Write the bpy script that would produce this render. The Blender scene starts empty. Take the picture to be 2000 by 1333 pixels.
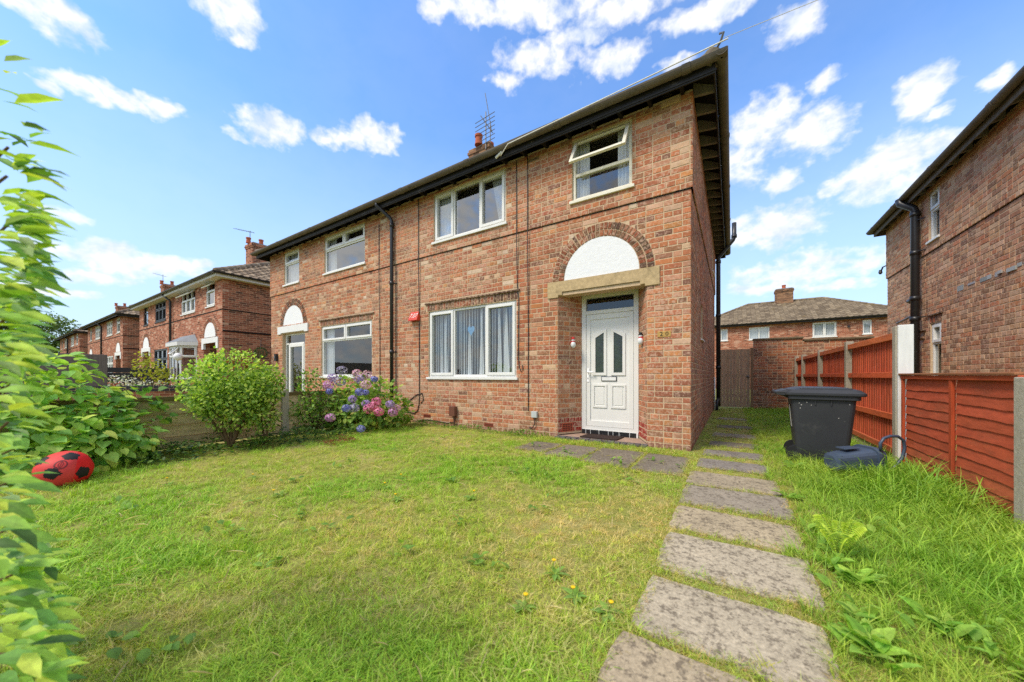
import bpy, math, random
import numpy as np
from mathutils import Vector, Matrix

random.seed(11)
rng = np.random.default_rng(11)
SC = bpy.context.scene
COL = SC.collection

# ------------------------------------------------------------------ camera
CAM_H, FPX, YAW, HORIZON = 1.05, 675.0, 32.5, 734.0      # fitted to the photograph (2000 px wide)
cam_data = bpy.data.cameras.new('camera')
cam = bpy.data.objects.new('camera', cam_data)
COL.objects.link(cam)
cam.location = (0, 0, CAM_H)
cam.rotation_euler = (math.radians(90), 0, math.radians(YAW))
cam_data.sensor_width = 36
cam_data.lens = 36 * FPX / 2000
cam_data.shift_y = (HORIZON - 666.5) / 2000
cam_data.clip_start = 0.02
cam_data.clip_end = 3000
cam_data.dof.use_dof = True
cam_data.dof.focus_distance = 6.0
cam_data.dof.aperture_fstop = 2.0
SC.camera = cam
SC.cycles.max_bounces = 6; SC.cycles.diffuse_bounces = 3; SC.cycles.glossy_bounces = 3; SC.cycles.transmission_bounces = 4
SC.cycles.transparent_max_bounces = 12; SC.cycles.caustics_reflective = False; SC.cycles.caustics_refractive = False
SC.cycles.use_denoising = False; SC.cycles.use_adaptive_sampling = True; SC.cycles.adaptive_threshold = 0.004
SC.render.use_persistent_data = False

# ------------------------------------------------------------------ light, sky, exposure
SUN_EL, SUN_AZ = math.radians(52), math.radians(-150)     # azimuth from +Y towards +X
SC.view_settings.view_transform = 'Standard'
SC.view_settings.look = 'None'
SC.view_settings.gamma = 1
SC.view_settings.exposure = 1.48
sun_data = bpy.data.lights.new('sun', 'SUN')
sun_data.energy = 1.25
sun_data.angle = math.radians(16)
sun_data.color = (1.0, 0.89, 0.74)
sun = bpy.data.objects.new('sun', sun_data)
COL.objects.link(sun)
sdir = Vector((math.sin(SUN_AZ) * math.cos(SUN_EL), math.cos(SUN_AZ) * math.cos(SUN_EL), math.sin(SUN_EL)))
sun.rotation_euler = sdir.to_track_quat('Z', 'Y').to_euler()
sun.location = (-8, -8, 14)

CLOUDS = [(-40.9, 46.3, 7.6, 1.2, 1), (-27.4, 46.7, 10.6, 1.4, 1), (-16.0, 45.2, 8.2, 1.3, 1), (-21.6, 44.0, 6.4, 0.9, 1), (-1.8, 42.5, 7.5, 1.1, 1),
 (7.2, 38.2, 3.1, 1.3, 1), (-27.4, 42.6, 7.0, 1.7, 1.1), (-16.8, 41.0, 5.3, 1.4, 0.9), (-53.9, 32.9, 4.2, 1.6, 1.05), (-57.2, 31.5, 2.1, 0.7, 0.9),
 (-67.1, 30.6, 3.7, 1.5, 1.05), (-70.6, 28.8, 1.6, 0.4, 0.8), (-60.6, 31.5, 2.4, 0.8, 0.75), (-83.4, 27.5, 2.3, 0.8, 0.9),
 (-80.9, 28.2, 2.8, 0.7, 1), (-78.3, 28.9, 1.9, 0.8, 1), (-85.8, 26.7, 0.8, 0.5, 0.8), (-85.6, 32.0, 2.8, 1.4, 1), (-87.7, 31.5, 1.1, 0.7, 0.9),
 (-71.4, 38.9, 3.5, 1.9, 1), (-70.6, 37.1, 1.6, 0.6, 0.9), (9.5, 32.1, 1.7, 1.1, 1), (17.3, 27.9, 2.0, 1.8, 1.1), (18.9, 25.6, 1.0, 0.4, 0.8),
 (3.5, 30.4, 4.4, 2.7, 1), (8.2, 27.8, 3.5, 2.0, 1), (1.2, 27.0, 2.8, 2.2, 0.9), (5.6, 24.1, 2.0, 1.0, 0.8),
 (15.1, 22.2, 3.8, 2.5, 1.1), (11.4, 21.5, 1.7, 0.9, 0.8), (18.4, 22.8, 1.9, 1.0, 0.8), (4.6, 18.9, 5.5, 2.3, 1.05), (0.6, 18.1, 3.4, 1.3, 0.8),
 (22.5, 26.6, 1.1, 0.7, 0.9), (6.7, 13.5, 6.0, 1.4, 0.75), (12.7, 12.9, 2.8, 1.0, 0.75), (3.5, 11.8, 4.7, 0.9, 0.7), (11.0, 10.6, 3.0, 0.7, 0.7),
 (-85.3, 12.6, 1.9, 0.9, 0.9), (-81.6, 12.5, 3.1, 1.3, 0.95), (-77.3, 12.7, 4.1, 1.3, 0.9), (-82.3, 10.5, 3.0, 0.7, 0.7), (-74.1, 13.6, 1.2, 0.6, 0.9),
 (-85.3, 15.9, 1.4, 0.7, 0.7), (-84.4, 8.5, 1.7, 0.6, 0.7), (-86.8, 8.6, 1.8, 0.7, 0.7), (-5.8, 39.5, 2.6, 0.6, 0.6), (-34.2, 40.4, 2.5, 0.6, 0.6)]

def make_world():
    w = bpy.data.worlds.new('World'); SC.world = w; w.use_nodes = True; w.cycles.sampling_method = 'MANUAL'; w.cycles.sample_map_resolution = 512
    nt = w.node_tree; nt.nodes.clear(); N = nt.nodes; L = nt.links
    def sock(x, node, i):
        if isinstance(x, (int, float)): node.inputs[i].default_value = x
        else: L.new(x, node.inputs[i])
    def M(op, a, b=0.0, c=None, clamp=False):
        n = N.new('ShaderNodeMath'); n.operation = op; n.use_clamp = clamp
        sock(a, n, 0); sock(b, n, 1)
        if c is not None: sock(c, n, 2)
        return n.outputs[0]
    out = N.new('ShaderNodeOutputWorld')
    sky = N.new('ShaderNodeTexSky'); sky.sky_type = 'NISHITA'; sky.sun_disc = False
    sky.sun_elevation = SUN_EL; sky.sun_rotation = SUN_AZ
    sky.air_density = 1.0; sky.dust_density = 0.5; sky.ozone_density = 1.2
    bg = N.new('ShaderNodeBackground'); bg.inputs[1].default_value = 0.104
    tn = N.new('ShaderNodeMixRGB'); tn.blend_type = 'MULTIPLY'; tn.inputs[0].default_value = 1; tn.inputs[2].default_value = (0.63, 0.90, 1.18, 1)
    L.new(sky.outputs[0], tn.inputs[1]); L.new(tn.outputs[0], bg.inputs[0])
    tc = N.new('ShaderNodeTexCoord'); sep = N.new('ShaderNodeSeparateXYZ')
    L.new(tc.outputs['Generated'], sep.inputs[0])
    x, y, z = sep.outputs
    az = M('MULTIPLY', M('ARCTAN2', x, y), 180 / math.pi)
    el = M('MULTIPLY', M('ARCSINE', z), 180 / math.pi)
    # lookup coordinates stretched sideways like real cloud banks
    def noise(scale, detail, rough, off=0.0, zs=1.7):
        mp = N.new('ShaderNodeMapping'); mp.inputs['Scale'].default_value = (scale, scale, scale * zs)
        mp.inputs['Location'].default_value = (off, off * 1.7, off * 0.6)
        L.new(tc.outputs['Generated'], mp.inputs[0])
        n = N.new('ShaderNodeTexNoise'); n.inputs['Scale'].default_value = 1.0
        n.inputs['Detail'].default_value = detail; n.inputs['Roughness'].default_value = rough
        L.new(mp.outputs[0], n.inputs['Vector'])
        return n.outputs[0]
    warp1 = M('MULTIPLY', M('SUBTRACT', noise(9, 4, 0.6, 3.0), 0.5), 5.5)
    warp2 = M('MULTIPLY', M('SUBTRACT', noise(9, 4, 0.6, 11.0), 0.5), 4.0)
    azw = M('ADD', az, warp1); elw = M('ADD', el, warp2)
    acc = None
    cxy = N.new('ShaderNodeCombineXYZ'); L.new(azw, cxy.inputs[0]); L.new(elw, cxy.inputs[1])
    for (a, e, wa, we, wt) in CLOUDS:
        v = N.new('ShaderNodeVectorMath'); v.operation = 'MULTIPLY_ADD'; L.new(cxy.outputs[0], v.inputs[0])
        wa, we = wa * 1.0, we * 1.08
        v.inputs[1].default_value = (1 / wa, 1 / we, 0); v.inputs[2].default_value = (-a / wa, -e / we, 0)
        d = N.new('ShaderNodeVectorMath'); d.operation = 'DOT_PRODUCT'; L.new(v.outputs[0], d.inputs[0]); L.new(v.outputs[0], d.inputs[1])
        b = M('MULTIPLY_ADD', d.outputs['Value'], -0.55 * wt, 0.69 * wt)
        acc = b if acc is None else M('MAXIMUM', acc, b)
    acc = M('MAXIMUM', acc, -0.6)
    # unseen cloud overhead and behind, made heavier to whiten the ambient light
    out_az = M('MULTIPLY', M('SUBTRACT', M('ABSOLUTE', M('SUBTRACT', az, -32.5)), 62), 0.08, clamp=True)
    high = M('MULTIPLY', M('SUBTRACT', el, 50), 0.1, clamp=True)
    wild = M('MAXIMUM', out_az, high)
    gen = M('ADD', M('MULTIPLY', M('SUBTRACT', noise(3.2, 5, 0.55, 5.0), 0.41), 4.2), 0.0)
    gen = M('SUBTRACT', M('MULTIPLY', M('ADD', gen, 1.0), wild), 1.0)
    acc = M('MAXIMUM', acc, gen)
    bil = lambda sc_, off_, det: M('SUBTRACT', 1.0, M('MULTIPLY', M('ABSOLUTE', M('SUBTRACT', noise(sc_, det, 0.5, off_, 1.2), 0.5)), 4.0))   # cauliflower lumps
    fine = M('ADD', M('MULTIPLY', bil(13, 1.0, 1), 0.50), M('ADD', M('MULTIPLY', bil(30, 7.0, 1), 0.30), M('MULTIPLY', M('SUBTRACT', noise(60, 5, 0.6, 2.0, 1.2), 0.5), 1.1)))
    dens = M('ADD', acc, M('MULTIPLY', M('SUBTRACT', fine, 0.36), 0.95))
    fac = N.new('ShaderNodeMapRange'); fac.interpolation_type = 'SMOOTHSTEP'
    fac.inputs['From Min'].default_value = -0.12; fac.inputs['From Max'].default_value = 1.0
    fac.inputs['To Max'].default_value = 0.96
    L.new(dens, fac.inputs['Value'])
    # pale haze towards the horizon and thin high veil
    hz = M('MULTIPLY', M('SUBTRACT', 34, el), 0.031, clamp=True)
    veil = M('MULTIPLY', M('MULTIPLY', noise(5, 3, 0.6, 8.0), 0.08), 1.0)
    fac2 = M('MAXIMUM', fac.outputs[0], veil)
    # grey-blue bellies
    sh = N.new('ShaderNodeMapRange'); sh.inputs['From Min'].default_value = 0.32; sh.inputs['From Max'].default_value = 0.55
    L.new(M('ADD', M('MULTIPLY', noise(15, 4, 0.55, 21.0), 0.9), M('MULTIPLY', fine, -0.14)), sh.inputs['Value'])
    ramp = N.new('ShaderNodeMixRGB'); ramp.inputs[1].default_value = (1.0, 0.99, 0.97, 1); ramp.inputs[2].default_value = (0.64, 0.73, 0.87, 1)
    L.new(M('MULTIPLY', sh.outputs[0], 0.9, clamp=True), ramp.inputs[0])
    bgc = N.new('ShaderNodeBackground'); bgc.inputs[1].default_value = 0.42
    L.new(ramp.outputs[0], bgc.inputs[0])
    mix = N.new('ShaderNodeMixShader')
    bgh = N.new('ShaderNodeBackground'); bgh.inputs[0].default_value = (0.245, 0.305, 0.36, 1)      # pale haze low in the sky
    mh = N.new('ShaderNodeMixShader'); L.new(M('MULTIPLY', hz, 0.92), mh.inputs[0]); L.new(bg.outputs[0], mh.inputs[1]); L.new(bgh.outputs[0], mh.inputs[2])
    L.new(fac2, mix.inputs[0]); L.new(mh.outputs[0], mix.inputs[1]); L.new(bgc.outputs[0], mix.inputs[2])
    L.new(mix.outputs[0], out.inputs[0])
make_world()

# ------------------------------------------------------------------ projection (only used to rank pieces by how large they show)
_a = math.radians(YAW)
FWD = np.array([-math.sin(_a), math.cos(_a), 0.0]); RGT = np.array([math.cos(_a), math.sin(_a), 0.0])
def project(P):
    P = np.atleast_2d(np.asarray(P, float)) - np.array([0, 0, CAM_H])
    d = P @ FWD
    dd = np.where(d < 0.05, 0.05, d)
    return 1000 + FPX * (P @ RGT) / dd, HORIZON - FPX * P[:, 2] / dd, d
def in_view(P, m=40):
    x, y, d = project(P)
    return (d > 0.1) & (x > -m) & (x < 2000 + m) & (y > -m) & (y < 1333 + m)

# ------------------------------------------------------------------ helpers
def lin(r, g, b):
    f = lambda c: (c / 255 / 12.92) if c <= 10.31 else ((c / 255 + 0.055) / 1.055) ** 2.4
    return (f(r), f(g), f(b))

def tag(o, label=None, category=None, group=None, kind=None):
    if label: o['label'] = label
    if category: o['category'] = category
    if group: o['group'] = group
    if kind: o['kind'] = kind
    return o

def root(name, loc, label=None, category=None, group=None, kind=None):
    o = bpy.data.objects.new(name, None)
    o.empty_display_size = 0.1
    o.location = loc
    COL.objects.link(o)
    return tag(o, label, category, group, kind)

def attach(o, parent):
    """parts are modelled in world coordinates; only a thing's root carries a location"""
    if parent is not None:
        o.parent = parent
        if parent.parent is None and parent.type == 'EMPTY': o.matrix_parent_inverse = Matrix.Translation(-parent.location)
    return o

def link_mesh(name, me, mat, parent=None, kind=None):
    o = bpy.data.objects.new(name, me)
    if mat is not None and len(me.materials) == 0: me.materials.append(mat)
    COL.objects.link(o)
    attach(o, parent)
    if kind: o['kind'] = kind
    return o

class MB:
    """collects faces (world coordinates) with one colour each, builds ONE mesh object"""
    def __init__(s): s.v = []; s.f = []; s.c = []
    def poly(s, pts, c=(1, 1, 1)):
        n = len(s.v); s.v += [tuple(p) for p in pts]; s.f.append(tuple(range(n, n + len(pts)))); s.c.append(c)
    def add(s, verts, faces, c=(1, 1, 1)):
        n = len(s.v); s.v += [tuple(p) for p in verts]
        for f in faces: s.f.append(tuple(i + n for i in f)); s.c.append(c)
        return s
    def box(s, x0, x1, y0, y1, z0, z1, c=(1, 1, 1)):
        return s.hexa([(x0, y0, z0), (x1, y0, z0), (x1, y1, z0), (x0, y1, z0), (x0, y0, z1), (x1, y0, z1), (x1, y1, z1), (x0, y1, z1)], c)
    def hexa(s, p, c=(1, 1, 1)):
        return s.add(p, [(0, 3, 2, 1), (4, 5, 6, 7), (0, 1, 5, 4), (1, 2, 6, 5), (2, 3, 7, 6), (3, 0, 4, 7)], c)
    def wbox(s, W, u0, u1, z0, z1, n0, n1, c=(1, 1, 1)):
        p = [W(u, z, n) for z in (z0, z1) for (u, n) in ((u0, n0), (u1, n0), (u1, n1), (u0, n1))]
        return s.hexa(p, c)
    def tube(s, pts, r, n=8, c=(1, 1, 1), caps=True, taper=None, half=False):
        pts = [Vector(p) for p in pts]
        rings = []
        prev = None
        for i, p in enumerate(pts):
            a = pts[max(i - 1, 0)]; b = pts[min(i + 1, len(pts) - 1)]
            t = (b - a).normalized()
            ref = Vector((0, 0, 1)) if abs(t.z) < 0.9 else Vector((1, 0, 0))
            if prev is not None: ref = prev
            u = (ref - t * ref.dot(t)).normalized(); v = t.cross(u)
            prev = u
            rr = r if taper is None else r * taper[i]
            rings.append([p + (u * math.cos(2 * math.pi * k / n) + v * math.sin(2 * math.pi * k / n)) * rr for k in range(n)])
        base = len(s.v)
        for R_ in rings: s.v += [tuple(q) for q in R_]
        for i in range(len(pts) - 1):
            for k in range(n):
                k2 = (k + 1) % n
                s.f.append((base + i * n + k, base + i * n + k2, base + (i + 1) * n + k2, base + (i + 1) * n + k)); s.c.append(c)
        if caps:
            s.f.append(tuple(base + k for k in range(n))[::-1]); s.c.append(c)
            s.f.append(tuple(base + (len(pts) - 1) * n + k for k in range(n))); s.c.append(c)
        return s
    def lathe(s, cx, cy, prof, n=16, c=(1, 1, 1)):
        base = len(s.v)
        for (r, z) in prof:
            for k in range(n):
                a = 2 * math.pi * k / n; s.v.append((cx + r * math.cos(a), cy + r * math.sin(a), z))
        for i in range(len(prof) - 1):
            for k in range(n):
                k2 = (k + 1) % n
                s.f.append((base + i * n + k, base + i * n + k2, base + (i + 1) * n + k2, base + (i + 1) * n + k)); s.c.append(c)
        s.f.append(tuple(base + k for k in range(n))[::-1]); s.c.append(c)
        s.f.append(tuple(base + (len(prof) - 1) * n + k for k in range(n))); s.c.append(c)
        return s
    def mesh(s, name, smooth=False):
        me = bpy.data.meshes.new(name)
        me.from_pydata(s.v, [], s.f)
        at = me.attributes.new('Col', 'FLOAT_COLOR', 'FACE')
        at.data.foreach_set('color', np.array([(c[0], c[1], c[2], 1.0) for c in s.c], dtype=np.float32).ravel())
        if smooth: me.polygons.foreach_set('use_smooth', [True] * len(me.polygons))
        me.update()
        return me
    def build(s, name, mat, parent=None, smooth=False, kind=None, bevel=0.0):
        o = link_mesh(name, s.mesh(name, smooth), mat, parent, kind)
        if bevel:
            m = o.modifiers.new('bevel', 'BEVEL'); m.width = bevel; m.segments = 2; m.limit_method = 'ANGLE'
        return o

def frame(origin, U, N):
    o = Vector(origin); U = Vector(U).normalized(); Nn = Vector(N).normalized()
    def W(u, z, n=0.0): return (o.x + U.x * u + Nn.x * n, o.y + U.y * u + Nn.y * n, o.z + z)
    W.U, W.N, W.o = U, Nn, o
    return W

# ------------------------------------------------------------------ materials (all procedural)
def new_mat(name):
    m = bpy.data.materials.new(name); m.use_nodes = True
    nt = m.node_tree; nt.nodes.clear()
    out = nt.nodes.new('ShaderNodeOutputMaterial'); p = nt.nodes.new('ShaderNodeBsdfPrincipled')
    nt.links.new(p.outputs[0], out.inputs[0])
    return m, nt, p, out
def nnoise(nt, scale, detail=4, rough=0.6, vec=None, dim=None):
    n = nt.nodes.new('ShaderNodeTexNoise'); n.inputs['Scale'].default_value = scale
    n.inputs['Detail'].default_value = detail; n.inputs['Roughness'].default_value = rough
    if vec is not None: nt.links.new(vec, n.inputs['Vector'])
    return n
def pos(nt, scale=(1, 1, 1)):
    g = nt.nodes.new('ShaderNodeNewGeometry'); mp = nt.nodes.new('ShaderNodeMapping')
    mp.inputs['Scale'].default_value = scale
    nt.links.new(g.outputs['Position'], mp.inputs[0]); return mp.outputs[0]
def ramp(nt, fac, stops):
    r = nt.nodes.new('ShaderNodeValToRGB'); e = r.color_ramp.elements
    while len(e) < len(stops): e.new(0.5)
    for k, (p_, c) in enumerate(stops):
        e[k].position = p_; e[k].color = (c[0], c[1], c[2], 1)
    nt.links.new(fac, r.inputs[0]); return r.outputs[0]
def mixc(nt, fac, a, b, mode='MIX'):
    m = nt.nodes.new('ShaderNodeMixRGB'); m.blend_type = mode
    for i, x in ((0, fac), (1, a), (2, b)):
        if isinstance(x, (int, float)): m.inputs[i].default_value = x
        elif isinstance(x, tuple): m.inputs[i].default_value = (x[0], x[1], x[2], 1)
        else: nt.links.new(x, m.inputs[i])
    return m.outputs[0]
def bump(nt, p, height, strength, dist):
    b = nt.nodes.new('ShaderNodeBump'); b.inputs['Strength'].default_value = strength; b.inputs['Distance'].default_value = dist
    nt.links.new(height, b.inputs['Height']); nt.links.new(b.outputs[0], p.inputs['Normal'])
def col_attr(nt, name='Col', kind='GEOMETRY'):
    a = nt.nodes.new('ShaderNodeAttribute'); a.attribute_name = name; a.attribute_type = kind
    return a.outputs['Color']

def simple(name, c, rough=0.6, noise=(8, 0.25), bumps=None, spec=0.4, metal=0.0, attr=False, stretch=(1, 1, 1), dirt=None):
    """base colour (or per-face colour) with mottling, fine relief and optional dirt patches"""
    m, nt, p, out = new_mat(name)
    v = pos(nt, stretch)
    base = col_attr(nt) if attr else c
    n1 = nnoise(nt, noise[0], 5, 0.65, v)
    k = noise[1]
    f = ramp(nt, n1.outputs[0], [(0.25, (1 - k,) * 3), (0.75, (1 + k * 0.6,) * 3)])
    cc = mixc(nt, 1.0, base, f, 'MULTIPLY')
    if dirt:
        n2 = nnoise(nt, dirt[0], 6, 0.7, v)
        ff = ramp(nt, n2.outputs[0], [(dirt[1], (0, 0, 0)), (dirt[1] + 0.14, (1, 1, 1))])
        f3 = nt.nodes.new('ShaderNodeMath'); f3.operation = 'MULTIPLY'; nt.links.new(ff, f3.inputs[0]); f3.inputs[1].default_value = dirt[3]
        cc = mixc(nt, f3.outputs[0], cc, dirt[2])
    nt.links.new(cc, p.inputs['Base Color'])
    p.inputs['Roughness'].default_value = rough; p.inputs['Specular IOR Level'].default_value = spec; p.inputs['Metallic'].default_value = metal
    if bumps:
        nb = nnoise(nt, bumps[0], 6, 0.7, v); bump(nt, p, nb.outputs[0], bumps[1], bumps[2])
    return m

def brick_material():
    m, nt, p, out = new_mat('fired_brick')
    v = pos(nt)
    c = col_attr(nt)
    n1 = nnoise(nt, 14, 6, 0.7, v)
    c = mixc(nt, 1.0, c, ramp(nt, n1.outputs[0], [(0.3, (0.80, 0.79, 0.79)), (0.7, (1.14, 1.13, 1.12))]), 'MULTIPLY')
    n2 = nnoise(nt, 24, 5, 0.65, v)                      # lime bloom and pale spalls
    n3 = nnoise(nt, 0.7, 3, 0.6, v)
    a = nt.nodes.new('ShaderNodeMath'); a.operation = 'ADD'; nt.links.new(n2.outputs[0], a.inputs[0])
    b = nt.nodes.new('ShaderNodeMath'); b.operation = 'MULTIPLY'; nt.links.new(n3.outputs[0], b.inputs[0]); b.inputs[1].default_value = 0.35
    nt.links.new(b.outputs[0], a.inputs[1])
    f = ramp(nt, a.outputs[0], [(0.66, (0, 0, 0)), (0.80, (0.60, 0.60, 0.60))])
    c = mixc(nt, f, c, lin(206, 174, 150))
    n4 = nnoise(nt, 55, 3, 0.6, v)                       # burnt specks
    f2 = ramp(nt, n4.outputs[0], [(0.64, (0, 0, 0)), (0.74, (0.5, 0.5, 0.5))])
    c = mixc(nt, f2, c, lin(92, 62, 54))
    n5 = nnoise(nt, 1.3, 5, 0.65, pos(nt, (1, 1, 0.55)))   # grimy runs
    f3 = ramp(nt, n5.outputs[0], [(0.52, (0, 0, 0)), (0.78, (0.42, 0.42, 0.42))])
    c = mixc(nt, f3, c, lin(104, 76, 64))
    nt.links.new(c, p.inputs['Base Color']); p.inputs['Roughness'].default_value = 0.92; p.inputs['Specular IOR Level'].default_value = 0.2
    bump(nt, p, n2.outputs[0], 0.5, 0.006)
    return m

def brick_texture_material(name, stops, mortar):
    """whole wall in brickwork, for houses too far off to tell the bricks apart"""
    m, nt, p, out = new_mat(name)
    g = nt.nodes.new('ShaderNodeNewGeometry')
    sp = nt.nodes.new('ShaderNodeSeparateXYZ'); nt.links.new(g.outputs['Position'], sp.inputs[0])
    sn = nt.nodes.new('ShaderNodeSeparateXYZ'); nt.links.new(g.outputs['True Normal'], sn.inputs[0])
    def M(op, a, b):
        n = nt.nodes.new('ShaderNodeMath'); n.operation = op
        for i, q in ((0, a), (1, b)):
            if isinstance(q, (int, float)): n.inputs[i].default_value = q
            else: nt.links.new(q, n.inputs[i])
        return n.outputs[0]
    u = M('ADD', M('MULTIPLY', sp.outputs[0], M('ABSOLUTE', sn.outputs[1], 0)), M('MULTIPLY', sp.outputs[1], M('ABSOLUTE', sn.outputs[0], 0)))
    cb = nt.nodes.new('ShaderNodeCombineXYZ'); nt.links.new(u, cb.inputs[0]); nt.links.new(sp.outputs[2], cb.inputs[1])
    bt = nt.nodes.new('ShaderNodeTexBrick'); nt.links.new(cb.outputs[0], bt.inputs['Vector'])
    bt.inputs['Color1'].default_value = (0, 0, 0, 1); bt.inputs['Color2'].default_value = (1, 1, 1, 1); bt.inputs['Mortar'].default_value = (0.5, 0.5, 0.5, 1)
    bt.inputs['Scale'].default_value = 1; bt.inputs['Mortar Size'].default_value = 0.006; bt.inputs['Mortar Smooth'].default_value = 0.1
    bt.inputs['Brick Width'].default_value = 0.242; bt.inputs['Row Height'].default_value = 0.083; bt.offset = 0.5
    c = ramp(nt, bt.outputs['Color'], stops)
    n1 = nnoise(nt, 9, 5, 0.7, g.outputs['Position'])
    c = mixc(nt, 1.0, c, ramp(nt, n1.outputs[0], [(0.3, (0.75,) * 3), (0.72, (1.2,) * 3)]), 'MULTIPLY')
    c = mixc(nt, bt.outputs['Fac'], c, mortar)
    nt.links.new(c, p.inputs['Base Color']); p.inputs['Roughness'].default_value = 0.93; p.inputs['Specular IOR Level'].default_value = 0.2
    inv = M('SUBTRACT', 1.0, bt.outputs['Fac']); bump(nt, p, inv, 0.6, 0.008)
    return m

def glass_material(name, f0=0.15, tint=(0.80, 0.84, 0.84)):
    """thin pane: mirror reflection that grows towards grazing angles, clear otherwise"""
    m, nt, p, out = new_mat(name); nt.nodes.remove(p)
    ge = nt.nodes.new('ShaderNodeNewGeometry')
    dt = nt.nodes.new('ShaderNodeVectorMath'); dt.operation = 'DOT_PRODUCT'; nt.links.new(ge.outputs['Normal'], dt.inputs[0]); nt.links.new(ge.outputs['Incoming'], dt.inputs[1])
    def Mt(op, x, y=0.0):
        q = nt.nodes.new('ShaderNodeMath'); q.operation = op
        for i, k in ((0, x), (1, y)):
            if isinstance(k, (int, float)): q.inputs[i].default_value = k
            else: nt.links.new(k, q.inputs[i])
        return q.outputs[0]
    fac = Mt('ADD', Mt('MULTIPLY', Mt('POWER', Mt('SUBTRACT', 1.0, Mt('ABSOLUTE', dt.outputs['Value'])), 4.0), 1 - f0), f0)
    g = nt.nodes.new('ShaderNodeBsdfGlossy'); g.inputs['Roughness'].default_value = 0.01
    n = nnoise(nt, 1.2, 2, 0.5, pos(nt)); b = nt.nodes.new('ShaderNodeBump'); b.inputs['Strength'].default_value = 0.05; b.inputs['Distance'].default_value = 0.02
    nt.links.new(n.outputs[0], b.inputs['Height']); nt.links.new(b.outputs[0], g.inputs['Normal'])
    t = nt.nodes.new('ShaderNodeBsdfTransparent'); t.inputs['Color'].default_value = (*tint, 1)
    mx = nt.nodes.new('ShaderNodeMixShader')
    nt.links.new(fac, mx.inputs[0]); nt.links.new(t.outputs[0], mx.inputs[1]); nt.links.new(g.outputs[0], mx.inputs[2])
    nt.links.new(mx.outputs[0], out.inputs[0])
    return m

def leaf_material(name, rough=0.45, transl=0.35, tinted=False):
    m, nt, p, out = new_mat(name)
    c = col_attr(nt)
    if tinted: c = mixc(nt, 1.0, c, col_attr(nt, 'tint', 'INSTANCER'), 'MULTIPLY')
    n = nnoise(nt, 60, 3, 0.6, pos(nt)); c = mixc(nt, 1.0, c, ramp(nt, n.outputs[0], [(0.3, (0.8,) * 3), (0.7, (1.15,) * 3)]), 'MULTIPLY')
    nt.links.new(c, p.inputs['Base Color']); p.inputs['Roughness'].default_value = rough; p.inputs['Specular IOR Level'].default_value = 0.35
    tr = nt.nodes.new('ShaderNodeBsdfTranslucent'); nt.links.new(mixc(nt, 1.0, c, (1.15, 1.25, 0.6), 'MULTIPLY'), tr.inputs[0])
    mx = nt.nodes.new('ShaderNodeMixShader'); mx.inputs[0].default_value = transl
    nt.links.new(p.outputs[0], mx.inputs[1]); nt.links.new(tr.outputs[0], mx.inputs[2]); nt.links.new(mx.outputs[0], out.inputs[0])
    return m

def ground_material():
    m, nt, p, out = new_mat('garden_soil')
    v = pos(nt)
    n1 = nnoise(nt, 1.6, 6, 0.65, v); n2 = nnoise(nt, 38, 5, 0.7, v)
    c = ramp(nt, n1.outputs[0], [(0.3, lin(128, 140, 58)), (0.5, lin(150, 150, 78)), (0.7, lin(176, 162, 104))])
    c = mixc(nt, 1.0, c, ramp(nt, n2.outputs[0], [(0.3, (0.55,) * 3), (0.7, (1.25,) * 3)]), 'MULTIPLY')
    nt.links.new(c, p.inputs['Base Color']); p.inputs['Roughness'].default_value = 1.0; p.inputs['Specular IOR Level'].default_value = 0.1
    bump(nt, p, n2.outputs[0], 0.8, 0.02)
    return m

def slab_material():
    m, nt, p, out = new_mat('old_concrete_slab')
    v = pos(nt)
    base = col_attr(nt)
    n1 = nnoise(nt, 55, 4, 0.75, v); n2 = nnoise(nt, 16, 6, 0.72, v); n3 = nnoise(nt, 3.0, 4, 0.6, v)
    c = mixc(nt, 1.0, base, ramp(nt, n1.outputs[0], [(0.32, (0.66,) * 3), (0.68, (1.2,) * 3)]), 'MULTIPLY')
    c = mixc(nt, 1.0, c, ramp(nt, n3.outputs[0], [(0.3, (0.82,) * 3), (0.7, (1.12,) * 3)]), 'MULTIPLY')
    n4 = nnoise(nt, 30, 5, 0.75, v)
    f = ramp(nt, n4.outputs[0], [(0.50, (0, 0, 0)), (0.60, (0.72, 0.72, 0.72))])           # black lichen spots
    c = mixc(nt, f, c, lin(88, 78, 66))
    f2 = ramp(nt, n2.outputs[0], [(0.60, (0, 0, 0)), (0.76, (0.45, 0.45, 0.45))])
    c = mixc(nt, f2, c, lin(196, 182, 152))
    nt.links.new(c, p.inputs['Base Color']); p.inputs['Roughness'].default_value = 0.95; p.inputs['Specular IOR Level'].default_value = 0.2
    bump(nt, p, n1.outputs[0], 0.6, 0.004)
    return m

M = {}
M['brick'] = brick_material()
M['mortar'] = simple('lime_mortar', lin(202, 176, 144), 0.97, (30, 0.25), (90, 0.6, 0.004), 0.15, dirt=(2.2, 0.60, lin(150, 126, 102), 0.5))
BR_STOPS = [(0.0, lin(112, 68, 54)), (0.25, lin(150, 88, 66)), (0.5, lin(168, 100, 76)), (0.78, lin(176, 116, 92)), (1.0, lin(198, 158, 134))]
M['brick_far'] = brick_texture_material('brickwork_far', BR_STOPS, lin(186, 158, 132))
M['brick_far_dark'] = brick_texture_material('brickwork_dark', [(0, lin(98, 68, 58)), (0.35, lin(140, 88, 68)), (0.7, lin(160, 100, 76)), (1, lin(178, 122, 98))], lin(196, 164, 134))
M['upvc'] = simple('white_upvc', lin(228, 227, 222), 0.34, (3, 0.06), None, 0.5, dirt=(3, 0.62, lin(206, 203, 194), 0.3))
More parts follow.
